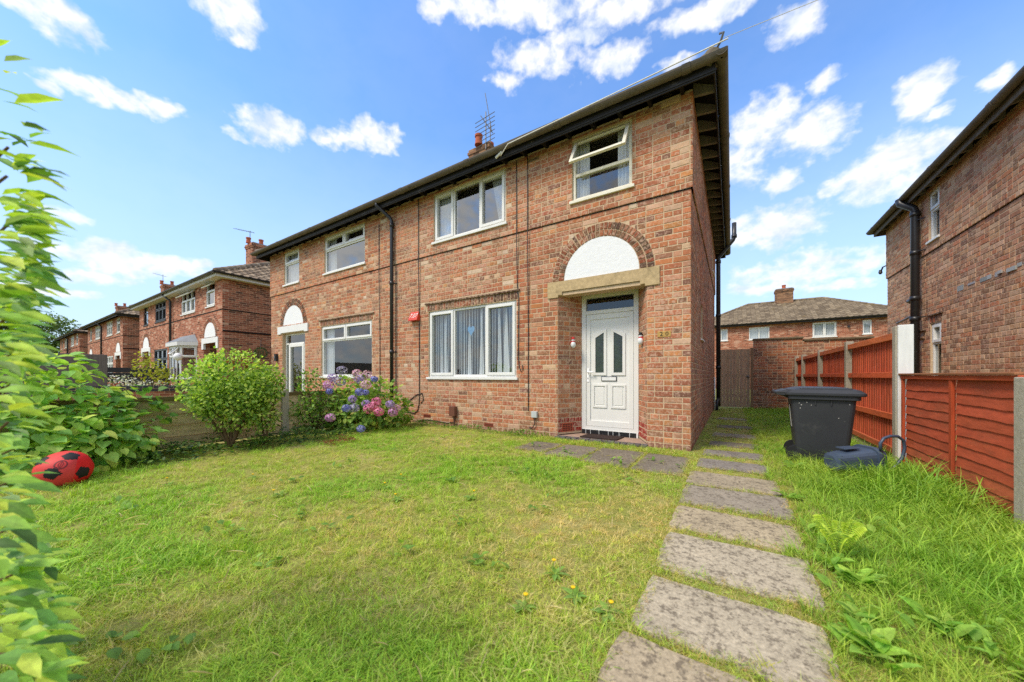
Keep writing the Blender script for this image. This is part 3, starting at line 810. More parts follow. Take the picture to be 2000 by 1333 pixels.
make_wall(house, WFu, XL - 0.024, XR + 0.024, STR, TOP, up_open, [], front_brick, nobj=60, trim=(0, 0.0043))
side_open = [(7.15, 7.60, 1.70, 2.36)]
make_wall(house, WS, FY, YB, 0, STR - BJ, side_open, [], side_brick, nobj=25, trim=(0.0043, 0), bond=4)
make_wall(house, WSu, FY - 0.024, YB, STR, TOP, [(10.9, 11.5, 3.9, 4.9)], [], side_brick, trim=(0.0043, 0), bond=4)
b = MB(); b.box(XL, XR - 0.24, YB - 0.2, YB, 0, TOP); b.box(XL, XL + 0.2, FY + 0.23, YB - 0.21, 0, TOP); b.build('wall', M['brick_far_dark'], house)
b = MB(); b.box(XL, XR, FY - 0.006, FY + 0.2, STR - BJ + 0.001, STR - 0.001); b.box(XR - 0.2, XR + 0.006, FY + 0.2, YB, STR - BJ + 0.001, STR - 0.001); b.build('string_shadow_line', M['black_wood'], house)  # black strip colours in the shadow gap under the oversailing upper wall

arch(house, WF, *A_MAIN, 0.605, 0.82, True)
arch(house, WF, *A_NB, 0.605, 0.82, False)

def lintel(u0, u1, zt, zb, zm, mat, nout=0.03):
    """lintel with deeper shouldered ends"""
    pts = [(u0, zt), (u0, zb), (u0 + 0.20, zb), (u0 + 0.20, zb + 0.035), (u0 + 0.27, zb + 0.035), (u0 + 0.27, zm), (u1 - 0.27, zm), (u1 - 0.27, zb + 0.035), (u1 - 0.20, zb + 0.035), (u1 - 0.20, zb), (u1, zb), (u1, zt)]
    m = MB(); m.poly([WF(u, z, nout) for u, z in pts])
    for k in range(len(pts)):
        a, c = pts[k], pts[(k + 1) % len(pts)]
        m.poly([WF(*a, nout), WF(*c, nout), WF(*c, -0.2), WF(*a, -0.2)])
    return m.build('lintel', M[mat], house, bevel=0.006)
lintel(-2.685, -0.885, 2.64, 2.375, 2.46, 'lintel', 0.018)
lintel(-12.38, -10.54, 2.605, 2.365, 2.40, 'lintel_white', 0.03)

def soldier(u0, u1, z0, z1, W, parent, separate, n=30):
    j = MB()
    for k in range(n):
        a, c_ = u0 + (u1 - u0) * (k + 0.08) / n, u0 + (u1 - u0) * (k + 0.92) / n
        v, f = brick_geo(a, c_, z0, z1); c = tuple(x * 0.75 for x in vary(pick_raw({'red': 3, 'burnt': 2, 'brown': 2, 'rust': 2, 'umber': 1}), 0.2))
        if separate: MB().add([W(x, z, q + 0.002) for x, z, q in v], f, c).build('soldier_brick', M['brick'], parent)
        else: j.add([W(x, z, q + 0.002) for x, z, q in v], f, c)
    if j.f: j.build('soldier_course', M['brick'], parent)
    d = MB(); d.wbox(W, u0 - 0.05, u1 + 0.05, z1 + 0.008, z1 + 0.034, -0.02, 0.032, lin(92, 70, 56)); d.build('drip_tile', M['brick'], parent)
soldier(-5.62, -3.30, 2.452, 2.585, WF, house, True)
soldier(-9.90, -7.50, 2.452, 2.585, WF, house, False)

# splayed porch
PL0, PL1, PR0, PR1, DY = -2.5, -2.23, -1.06, -1.28, 5.82
WL = frame((PL0, FY, 0), (PL1 - PL0, DY - FY, 0), (DY - FY, -(PL1 - PL0), 0)); LL = math.hypot(PL1 - PL0, DY - FY)
WR = frame((PR0, FY, 0), (PR1 - PR0, DY - FY, 0), (-(DY - FY), (PR1 - PR0), 0)); LR = math.hypot(PR1 - PR0, DY - FY)
make_wall(house, WL, 0.012, LL, 0.05, 2.46, [], [], splay_brick, name='porch_wall', thick=0.04)
make_wall(house, WR, 0.012, LR, 0.05, 2.46, [], [], splay_brick, name='porch_wall', thick=0.04)
b = MB(); b.poly([(PL0, FY - 0.015, 2.458), (PR0, FY - 0.015, 2.458), (PR1 + 0.05, DY + 0.1, 2.458), (PL1 - 0.05, DY + 0.1, 2.458)]); b.build('porch_soffit', M['soffit'], house)
b = MB(); b.hexa([(PL0 - 0.02, FY + 0.03, 0), (PR0 + 0.02, FY + 0.03, 0), (PR1, DY + 0.05, 0), (PL1, DY + 0.05, 0), (PL0 - 0.02, FY + 0.03, 0.032), (PR0 + 0.02, FY + 0.03, 0.032), (PR1, DY + 0.05, 0.038), (PL1, DY + 0.05, 0.038)], lin(166, 140, 122))
step_ = b.build('porch_floor', M['step'], house)
for k in range(15):
    u0, u1 = PL0 - 0.02 + 1.48 * (k + 0.05) / 15, PL0 - 0.02 + 1.48 * (k + 0.95) / 15
    MB().box(u0, u1, FY - 0.10, FY + 0.03, 0.0, 0.034 + random.uniform(-0.003, 0.003), vary(lin(98, 92, 92), 0.2)).build('step_brick', M['step'], step_, bevel=0.006)
b = MB(); b.box(PL1 + 0.0, PR1, DY - 0.030, DY + 0.05, 0.03, 0.118); thr = b.build('threshold', M['white_board'], house)
tx = PL1 - 0.005
for wd in (0.075, 0.085, 0.15, 0.16, 0.08, 0.10, 0.17, 0.11):      # worn black tiles with pale joints
    MB().box(tx + 0.006, min(tx + wd - 0.004, PR1 + 0.002), DY - 0.038, DY - 0.02, 0.034, 0.114).build('threshold_tile', M['black_tile'], thr, bevel=0.004); tx += wd
# terracotta air brick in the porch
b = MB()
for i in range(6):
    for k in range(4): b.wbox(WL, 0.10 + i * 0.034, 0.122 + i * 0.034, 0.10 + k * 0.033, 0.121 + k * 0.033, 0.004, 0.0055, lin(40, 20, 16))
b.wbox(WL, 0.09, 0.31, 0.085, 0.24, -0.01, 0.004, lin(176, 82, 56)); b.build('air_brick', M['plain'], house)

# the white front door
WD = frame((0, DY, 0), (1, 0, 0), (0, -1, 0))
def polyframe(mb, W, outer, inner, n0, n1, c=(1, 1, 1)):
    k = len(outer)
    for i in range(k):
        j = (i + 1) % k
        mb.poly([W(*outer[i], n1), W(*outer[j], n1), W(*inner[j], n1), W(*inner[i], n1)], c)
        mb.poly([W(*outer[i], n0), W(*outer[j], n0), W(*outer[j], n1), W(*outer[i], n1)], c)
        mb.poly([W(*inner[i], n1), W(*inner[j], n1), W(*inner[j], n0), W(*inner[i], n0)], c)
m = MB(); D0, D1 = -2.235, -1.275
polyframe(m, WD, [(D0, 0.119), (D1, 0.119), (D1, 2.455), (D0, 2.455)], [(D0 + 0.075, 0.175), (D1 - 0.075, 0.175), (D1 - 0.075, 2.39), (D0 + 0.075, 2.39)], -0.08, 0.02)
m.wbox(WD, D0 + 0.075, D1 - 0.075, 2.11, 2.175, -0.079, 0.019)
dframe = m.build('door_frame', M['upvc'], house, bevel=0.006)
b = MB(); b.poly([WD(D0 + 0.07, 2.17, -0.02), WD(D1 - 0.07, 2.17, -0.02), WD(D1 - 0.07, 2.40, -0.02), WD(D0 + 0.07, 2.40, -0.02)]); b.build('fanlight_pane', M['glass_dark'], dframe)
b = MB(); b.box(D0 - 0.1, D1 + 0.1, DY + 0.6, DY + 0.62, 1.9, 2.6); b.build('hall_wall', M['room'], dframe)
Lf0, Lf1 = D0 + 0.082, D1 - 0.082; LW = Lf1 - Lf0
b = MB(); b.wbox(WD, Lf0, Lf1, 0.18, 2.105, -0.06, -0.005); door = b.build('front_door', M['upvc'], house, bevel=0.006)
m = MB()
fu = lambda t: Lf0 + LW * t
polyframe(m, WD, [(Lf0, 0.18), (Lf1, 0.18), (Lf1, 2.105), (Lf0, 2.105)], [(fu(0.085), 0.27), (fu(0.915), 0.27), (fu(0.915), 2.02), (fu(0.085), 2.02)], -0.006, 0.012)
m.build('door_sash', M['upvc'], door, bevel=0.007)
M['obscure'] = simple('leaded_obscure_glass', lin(58, 70, 60), 0.12, (30, 0.5), (60, 0.5, 0.01), 0.8, dirt=(9, 0.5, lin(44, 48, 56), 0.7))
for (a, c, za, zc) in ((0.20, 0.385, 1.70, 1.785), (0.595, 0.78, 1.785, 1.70)):
    ua, uc = fu(a), fu(c)
    outp = [(ua - 0.045, 1.055), (uc + 0.045, 1.055), (uc + 0.045, zc + 0.055), (ua - 0.045, za + 0.055)]
    inn = [(ua, 1.10), (uc, 1.10), (uc, zc), (ua, za)]
    mm = MB(); polyframe(mm, WD, outp, inn, -0.006, 0.012); mm.build('glazing_bead', M['upvc'], door, bevel=0.006)
    pp = MB(); pp.poly([WD(u, z, -0.002) for u, z in inn]); pp.build('door_pane', M['obscure'], door)
    mm = MB(); pa, pc = ua - 0.05, uc + 0.05
    polyframe(mm, WD, [(pa, 0.50), (pc, 0.50), (pc, 0.90), (pa, 0.90)], [(pa + 0.03, 0.53), (pc - 0.03, 0.53), (pc - 0.03, 0.87), (pa + 0.03, 0.87)], -0.006, 0.010)
    mm.wbox(WD, pa + 0.05, pc - 0.05, 0.55, 0.85, -0.006, 0.002); mm.build('door_panel', M['upvc'], door, bevel=0.005)
b = MB(); b.wbox(WD, fu(0.33), fu(0.66), 0.955, 1.035, -0.006, 0.006, lin(60, 60, 60)); b.wbox(WD, fu(0.345), fu(0.645), 0.966, 1.024, 0.004, 0.011, lin(230, 230, 228)); b.build('letter_box', M['plain'], door)
b = MB(); b.wbox(WD, Lf0 + 0.012, Lf0 + 0.047, 0.94, 1.17, 0.012, 0.022); b.tube([WD(Lf0 + 0.03, 1.11, 0.02), WD(Lf0 + 0.03, 1.11, 0.06), WD(Lf0 + 0.14, 1.11, 0.06)], 0.010, 8)
b.wbox(WD, Lf0 + 0.024, Lf0 + 0.036, 0.985, 1.015, 0.021, 0.024, lin(50, 50, 50)); b.build('door_handle', M['plain'], door)

# windows of the pair
w1 = window(house, WF, -5.58, -3.33, 1.02, 2.44, [(0, 0.315, 0, 1, True, 0), (0.315, 0.685, 0, 1, False, 0), (0.685, 1, 0, 1, True, 0)], label='wide white ground floor window with hanging net curtain strips')
w2 = window(house, WFu, -5.40, -3.55, 3.90, 4.92, [(0, 0.30, 0, 1, True, 0), (0.30, 0.665, 0, 1, False, 0), (0.665, 1, 0, 1, True, 0)], glass='glass_net', label='white three light bedroom window')
w3 = window(house, WFu, -2.23, -1.27, 3.92, 4.93, [(0, 1, 0, 0.42, False, 0), (0, 1, 0.42, 1, True, 30)], mat='cream_paint', glass='glass', label='cream bedroom window with its top light pushed open')
w4 = window(house, WF, -9.85, -7.55, 1.03, 2.44, [(0, 1, 0, 0.70, False, 0), (0, 0.5, 0.70, 1, True, 0), (0.5, 1, 0.70, 1, True, 0)], label='large white picture window with two small top lights')
w5 = window(house, WFu, -9.65, -7.80, 3.90, 4.92, [(0, 1, 0, 0.62, False, 0), (0, 0.5, 0.62, 1, True, 0), (0.5, 1, 0.62, 1, True, 0)], glass='glass_net')
w6 = window(house, WFu, -11.95, -11.03, 3.90, 4.92, [(0, 1, 0, 0.62, False, 0), (0, 1, 0.62, 1, True, 0)], glass='glass_net')
w7 = window(house, WF, -12.12, -10.74, 0.12, 2.37, [(0, 1, 0.86, 1, False, 0), (0, 0.17, 0, 0.86, False, 0), (0.17, 0.84, 0, 0.86, True, 0), (0.84, 1, 0, 0.86, False, 0)], sill=0, sash=0.085, set_back=0.10, label='white glazed porch door of the left half')
w7.name = 'porch_door'
w8 = window(house, WS, 7.15, 7.60, 1.72, 2.36, [(0, 1, 0, 1, False, 0)], set_back=0.1, sill=0.03, room=0.8)
w9 = window(house, WSu, 10.9, 11.5, 3.92, 4.9, [(0, 1, 0, 1, False, 0)], set_back=0.03, sill=0.03, room=0.8)

# curtains and things on the window boards
def strips(u0, u1, z0, z1, n, items, label):
    mb = MB()
    for (c, wb, wt) in items:
        u = u0 + (u1 - u0) * c; seg = 5
        for k in range(seg):
            a, b_ = k / seg, (k + 1) / seg
            wa, wc = wb + (wt - wb) * a, wb + (wt - wb) * b_
            for s in (-1, 1):
                mb.poly([WF(u, z0 + (z1 - z0) * a, n + 0.02), WF(u + s * wa, z0 + (z1 - z0) * a, n), WF(u + s * wc, z0 + (z1 - z0) * b_, n), WF(u, z0 + (z1 - z0) * b_, n + 0.02)])
    return tag(mb.build('curtain', M['curtain'], None), label, 'curtain', 'net curtains in the ground floor window')
def rnd_items(n, fan):
    r = [(0.03 + 0.94 * (k + random.uniform(0.2, 0.8)) / n, random.uniform(0.003, 0.009), random.uniform(0.004, 0.012)) for k in range(n)]
    return r + [(c, w, 0.010) for c, w in fan]
strips(-5.50, -4.92, 1.05, 2.42, -0.125, rnd_items(9, [(0.55, 0.055), (0.36, 0.035)]), 'white net curtain strips in left light of the wide ground floor window')
strips(-4.84, -4.06, 1.05, 2.42, -0.125, rnd_items(11, [(0.40, 0.05), (0.80, 0.06), (0.22, 0.02)]), 'white net curtain strips in middle light of the wide ground floor window')
strips(-4.00, -3.38, 1.05, 2.42, -0.125, rnd_items(9, [(0.35, 0.06), (0.60, 0.075), (0.88, 0.05)]), 'white net curtain strips in right light of the wide ground floor window')
curtain(WFu, -5.42, -4.85, 3.88, 4.95, -0.16, 'white curtain in left light of the three light bedroom window', 6)
curtain(WFu, -3.98, -3.56, 3.88, 4.95, -0.16, 'white curtain tied back in right light of the bedroom window', 5, shape=lambda t: (-3.98 + 0.22 * (1 - t), -3.70 - 0.03 * t))
curtain(WFu, -2.26, -1.98, 3.88, 4.95, -0.15, 'white curtain at left of the cream window with open top light', 5)
curtain(WFu, -1.52, -1.24, 3.88, 4.95, -0.15, 'white curtain at right of the cream window with open top light', 5)
curtain(WF, -9.9, -9.45, 0.95, 2.45, -0.16, 'pale curtain at left edge of the large picture window', 5)
curtain(WFu, -9.7, -9.3, 3.86, 4.95, -0.16, 'pale curtain in the left half bedroom picture window', 4)
curtain(WFu, -12.0, -11.0, 3.86, 4.95, -0.16, 'white curtain behind the narrow window at far left upstairs', 6)
# red flowers in a pot, a black and white toy bird, a blue paper heart
t = root('flower_pot', (-4.13, FY + 0.2, 1.04), 'small pot of red flowers inside the wide ground floor window', 'plant')
b = MB(); b.lathe(-4.13, FY + 0.19, [(0.035, 1.03), (0.05, 1.10), (0.045, 1.10)], 10, lin(70, 90, 50)); b.build('pot', M['plain'], t)
b = MB()
for k in range(16):
    a, q = random.uniform(0, 6.28), random.uniform(0.0, 0.085); x, y, z = -4.13 + q * math.cos(a), FY + 0.19 + q * 0.4 * math.sin(a), 1.135 + random.uniform(-0.02, 0.03)
    b.lathe(x, y, [(0.004, z - 0.02), (0.024, z - 0.006), (0.020, z + 0.012), (0.004, z + 0.018)], 7, vary(lin(206, 30, 48), 0.2))
b.build('blooms', M['plain'], t)
t = root('toy_penguin', (-3.66, FY + 0.2, 1.04), 'small black and white toy bird on the ground floor window board', 'toy')
b = MB(); b.lathe(-3.66, FY + 0.18, [(0.02, 1.03), (0.055, 1.06), (0.058, 1.10), (0.035, 1.145), (0.01, 1.15)], 12, lin(226, 226, 214)); b.build('body', M['plain'], t, smooth=True)
b = MB(); b.lathe(-3.65, FY + 0.18, [(0.01, 1.135), (0.036, 1.155), (0.036, 1.185), (0.018, 1.205), (0.003, 1.208)], 12, lin(44, 46, 44)); b.build('head', M['plain'], t, smooth=True)
b = MB(); pts = []
for k in range(24):
    a = 2 * math.pi * k / 24; pts.append((-4.47 + 0.0056 * 16 * math.sin(a) ** 3, 1.97 + 0.0070 * (13 * math.cos(a) - 5 * math.cos(2 * a) - 2 * math.cos(3 * a) - math.cos(4 * a))))
b.poly([WF(u, z, -0.098) for u, z in pts], lin(120, 176, 226)); b.poly([WF(u, z, -0.104) for u, z in pts][::-1], lin(120, 176, 226))
for k in range(24): b.poly([WF(*pts[k], -0.098), WF(*pts[k - 1], -0.098), WF(*pts[k - 1], -0.104), WF(*pts[k], -0.104)], lin(120, 176, 226))
tag(b.build('paper_heart', M['plain']), 'pale blue heart hanging in the wide ground floor window', 'ornament')

# eaves: rafter feet, fascia, gutters
def eaves(parent, x0, x1, y0, y1, fascia_mat, front=True, sides='r', gut='old_gutter', raf=True, rm='rafter', zf=(4.885, 5.02), o=0.28):
    f = MB()
    f.box(x0 - o - 0.022, x1 + o + 0.022, y0 - o - 0.022, y0 - o, *zf)
    f.box(x0 - o - 0.022, x0 - o, y0 - o + 0.001, y1 + o, *zf); f.box(x1 + o, x1 + o + 0.022, y0 - o + 0.001, y1 + o, *zf)
    f.box(x0 - o - 0.022, x1 + o + 0.022, y1 + o + 0.001, y1 + o + 0.022, *zf)
    f.box(x0 - o - 0.034, x1 + o + 0.034, y0 - o - 0.034, y0 - o - 0.0225, zf[0] + 0.02, zf[0] + 0.05)
    fo = f.build('fascia', M[fascia_mat], parent, bevel=0.005)
    gm = MB(); z = 5.05; c = o + 0.022 + 0.069
    gutter_run(gm, (x0 - c - 0.06, y0 - c, z), (x1 + c + 0.06, y0 - c, z))
    gutter_run(gm, (x1 + c, y0 - c - 0.06, z), (x1 + c, y1 + c, z)); gutter_run(gm, (x0 - c, y1 + c, z), (x0 - c, y0 - c, z)); gutter_run(gm, (x1 + c, y1 + c, z), (x0 - c, y1 + c, z))
    gm.build('gutter', M[gut], parent)
    if raf:
        n = int((x1 - x0) / 0.42)
        if front:
            for k in range(n + 1):
                x = x0 + 0.1 + (x1 - x0 - 0.2) * k / n
                MB().hexa([(x - .024, y0 - o + .002, 4.93), (x + .024, y0 - o + .002, 4.93), (x + .024, y0 - 0.02, 4.965), (x - .024, y0 - 0.02, 4.965), (x - .024, y0 - o + .002, 5.02), (x + .024, y0 - o + .002, 5.02), (x + .024, y0 - 0.02, 5.14), (x - .024, y0 - 0.02, 5.14)]).build('rafter', M['dark_wood'], parent)
        n = int((y1 - y0) / 0.42)
        for s in sides:
            xs = x1 if s == 'r' else x0; d = 1 if s == 'r' else -1
            for k in range(n + 1):
                y = y0 + 0.1 + (y1 - y0 - 0.2) * k / n; a, e = xs + d * (o - .002), xs + d * 0.02
                MB().hexa([(a, y - .024, 4.93), (a, y + .024, 4.93), (e, y + .024, 4.965), (e, y - .024, 4.965), (a, y - .024, 5.02), (a, y + .024, 5.02), (e, y + .024, 5.14), (e, y - .024, 5.14)]).build('rafter', M[rm], parent)
    return fo
eaves(house, XL, XR, FY, YB, 'black_wood')
roof, zr = hip_roof(house, XL, XR, FY, YB, 5.045, tile_sides='fr')
chimney(house, XM, 9.15, 6.6, 8.22, 0.75, 1.15, 3, mat='chimney_brick')
b = MB(); b.tube([(XR + 0.30, FY - 0.30, 5.16), (XR + 0.36, FY - 0.36, 5.20), (XR + 0.39, FY - 0.39, 5.27), (XR + 0.35, FY - 0.35, 5.31)], 0.014, 6); b.build('hip_iron', M['metal'], roof)
b = MB(); b.lathe(XR + 0.26, FY - 0.26, [(0.11, 5.10), (0.10, 5.17), (0.05, 5.22), (0.01, 5.23)], 9, (0.2, 0.17, 0.12)); b.build('hip_mortar', M['tile'], roof)
# pipes
pipe('downpipe', [(-6.86, FY - 0.37, 5.02), (-6.86, FY - 0.37, 4.94), (-6.72, FY - 0.10, 4.72), (-6.69, FY - 0.085, 4.64), (-6.69, FY - 0.085, 0.05)], 0.042, house,
     collars=[(-6.69, FY - 0.085, z) for z in (4.55, 3.2, 1.6)], brackets=[((-6.69, FY - 0.05, z), (-6.60, FY - 0.01, z)) for z in (3.2, 1.6)])
pipe('soil_pipe', [(XR + 0.12, 12.4, 0.1), (XR + 0.12, 12.4, 4.62), (XR + 0.13, 12.4, 4.70), (XR + 0.50, 12.3, 5.12), (XR + 0.53, 12.3, 5.2), (XR + 0.53, 12.3, 5.62)], 0.06, house,
     collars=[(XR + 0.12, 12.4, z) for z in (4.55, 2.9, 1.3)] + [(XR + 0.53, 12.3, 5.22)])
pipe('waste_pipe', [(XR + 0.12, 12.4, 0.35), (XR + 0.1, 12.15, 0.28), (XR + 0.08, 12.05, 0.02)], 0.05, house)
pipe('overflow_pipe', [(XR + 0.04, 11.95, 0.02), (XR + 0.04, 11.95, 1.0)], 0.022, house, mat='white_board')
# air bricks in the front wall
for (u, z) in ((-5.62, 0.17), (-3.95, 0.10), (-2.95, 4.86)):
    b = MB(); c = lin(150, 72, 52) if z < 1 else lin(166, 140, 104)
    b.wbox(WF if z < 1 else WFu, u - 0.11, u + 0.11, z - 0.035, z + 0.035, -0.01, 0.003, c)
    for i in range(8): b.wbox(WF if z < 1 else WFu, u - 0.095 + i * 0.025, u - 0.082 + i * 0.025, z - 0.024, z + 0.024, 0.0025, 0.0045, lin(50, 30, 24))
    b.build('air_brick', M['plain'], house)

# ------------------------------------------------------------------ the house on the right, side wall to the path
GX = 3.52
gable = root('brick_house', (GX, 9, 0), 'brown brick house on the right seen from its side with black soil pipe', 'house')
WG = frame((GX, 0, 0), (0, 1, 0), (-1, 0, 0)); WGu = frame((GX - 0.024, 0, 0), (0, 1, 0), (-1, 0, 0))
make_wall(gable, WG, FY, 13.26, 0, STR - BJ, [(10.43, 10.88, 0.95, 2.14)], [], gable_brick, nobj=190, nobrick=[(10.38, 10.93, 2.14, 2.32)], trim=(0, 0.0043), bond=4)
make_wall(gable, WGu, FY, 13.284, STR, TOP, [(10.43, 10.88, 3.84, 4.90)], [], gable_brick, nobj=110, trim=(0, 0.0043), bond=4)
b = MB(); b.box(GX - 0.006, GX + 0.2, FY, 13.26, STR - BJ + 0.001, STR - 0.001); b.build('string_shadow_line', M['dark_wood'], gable)  # dark strip painted in for the shadow below the upper wall
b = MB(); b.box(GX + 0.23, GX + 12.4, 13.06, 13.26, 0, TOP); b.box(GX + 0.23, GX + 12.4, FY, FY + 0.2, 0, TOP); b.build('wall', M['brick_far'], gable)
window(gable, WG, 10.43, 10.88, 0.98, 2.14, [(0, 1, 0, 0.64, False, 0), (0, 1, 0.64, 1, True, 0)], sash=0.05, label='narrow white ground floor side window')
window(gable, WGu, 10.43, 10.88, 3.87, 4.90, [(0, 1, 0, 0.60, False, 0), (0, 1, 0.60, 1, True, 0)], sash=0.05, label='narrow white upstairs side window')
curtain(WGu, 10.43, 10.88, 3.8, 4.5, -0.14, 'grey curtain behind the narrow upstairs window of the right house', 4)
soldier(10.40, 10.91, 2.15, 2.29, WG, gable, True, 7)
eaves(gable, GX, GX + 12.4, FY, 13.26, 'old_gutter', front=False, sides='l', o=0.19)
hip_roof(gable, GX, GX + 12.4, FY, 13.26, 5.045, tile_sides='l', over=0.21)
pipe('soil_pipe', [(GX - 0.32, 11.35, 5.04), (GX - 0.31, 11.33, 4.93), (GX - 0.14, 11.2, 4.74), (GX - 0.12, 11.2, 4.66), (GX - 0.12, 11.2, 0.0)], 0.07, gable, collars=[(GX - 0.12, 11.2, z) for z in (4.6, 3.75, 2.75, 2.3)],
     brackets=[((GX - 0.12, 11.15, z), (GX - 0.01, 11.0, z)) for z in (4.45, 3.76, 2.32)])
b = MB(); b.tube([(GX - 0.12, 11.25, 2.72), (GX - 0.12, 11.5, 2.74), (GX - 0.06, 11.56, 2.74), (GX, 11.56, 2.74)], 0.05, 10); b.build('waste_pipe', M['black_pvc'], gable, smooth=True)
b = MB(); b.tube([(GX - 0.08, 11.26, 2.42), (GX - 0.08, 12.3, 2.34)], 0.026, 8); b.build('waste_pipe', M['metal'], gable, smooth=True)
b = MB(); b.wbox(WG, 11.45, 11.68, 2.16, 2.33, -0.01, 0.012, lin(206, 176, 132))
for k in range(5): b.wbox(WG, 11.47, 11.66, 2.18 + k * 0.029, 2.19 + k * 0.029, 0.011, 0.014, lin(120, 92, 62))
b.build('vent_grille', M['plain'], gable)
b = MB(); b.wbox(WG, 11.06, 12.9, 2.02, 2.05, -0.01, 0.05, lin(96, 80, 70)); b.wbox(WG, 11.1, 12.0, 1.86, 1.90, -0.01, 0.04, lin(120, 90, 70)); b.build('brick_ledge', M['brick'], gable)
random.seed(5)
u = 7.6
while u < 9.9:      # scar of an old flashing
    w_ = random.uniform(0.05, 0.22); b = MB(); b.wbox(WG, u, u + w_, 2.62 + random.uniform(-0.02, 0.02), 2.66 + random.uniform(0, 0.04), -0.01, random.uniform(0.004, 0.02), vary(lin(150, 148, 146), 0.3)); b.build('old_flashing', M['plain'], gable); u += w_ + random.uniform(0.01, 0.18)
b = MB(); b.tube([(GX, 13.26, 4.02), (GX - 0.03, 13.48, 4.03), (GX - 0.04, 13.56, 3.95)], 0.018, 6); b.lathe(GX - 0.05, 13.58, [(0.02, 3.86), (0.045, 3.9), (0.03, 3.98)], 8); tag(b.build('wall_lamp', M['black_pvc']), 'small black lamp bracket on far edge of right house', 'lamp')

# ------------------------------------------------------------------ the house across the back gardens
back = root('back_house', (3.6, 36, 0), 'distant brick house with brown tiled hipped roof behind the yard wall', 'house')
WB = frame((0, 32.5, 0), (1, 0, 0), (0, -1, 0))
bw = [(-0.78, -0.30, 3.82, 4.76), (1.10, 2.38, 3.80, 4.76), (4.86, 6.15, 3.78, 4.84), (7.46, 7.90, 3.84, 4.82)]
make_wall(back, WB, -2.6, 9.8, 0, 5.0, bw, mat='brick_far')
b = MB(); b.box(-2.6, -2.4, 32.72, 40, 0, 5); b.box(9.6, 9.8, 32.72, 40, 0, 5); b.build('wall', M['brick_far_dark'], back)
for k, o_ in enumerate(bw):
    big = o_[1] - o_[0] > 1
    window(back, WB, o_[0], o_[1], o_[2] + 0.03, o_[3], [(0, 0.5, 0, 1, k == 2, 0), (0.5, 1, 0, 1, k == 2, 0)] if big else [(0, 1, 0, 1, False, 0)], fw=0.07, sill=0.06)
    curtain(WB, o_[0], o_[1], o_[2], o_[3], -0.14, ['pale blind in far left window of the distant back house', 'pale vertical blinds in second window of the distant back house', 'net curtain in the wide right window of the distant back house', 'grey curtain in far right window of the distant back house'][k], 8, 0.02)
eaves(back, -2.6, 9.8, 32.5, 40.0, 'black_wood', raf=False, gut='black_pvc')
hip_roof(back, -2.6, 9.8, 32.5, 40.0, 5.045, tile_sides='fr', pitch=27.5, col=(lin(112, 98, 80), lin(150, 134, 110)))
chimney(back, 3.6, 36.2, 6.6, 8.15, 1.15, 0.8, 2, mat='chimney_brick')
b = MB(); b.tube([WB(6.75, 4.42, 0.0), WB(6.75, 4.42, 0.12)], 0.07, 10); b.build('flue', M['black_pvc'], back)

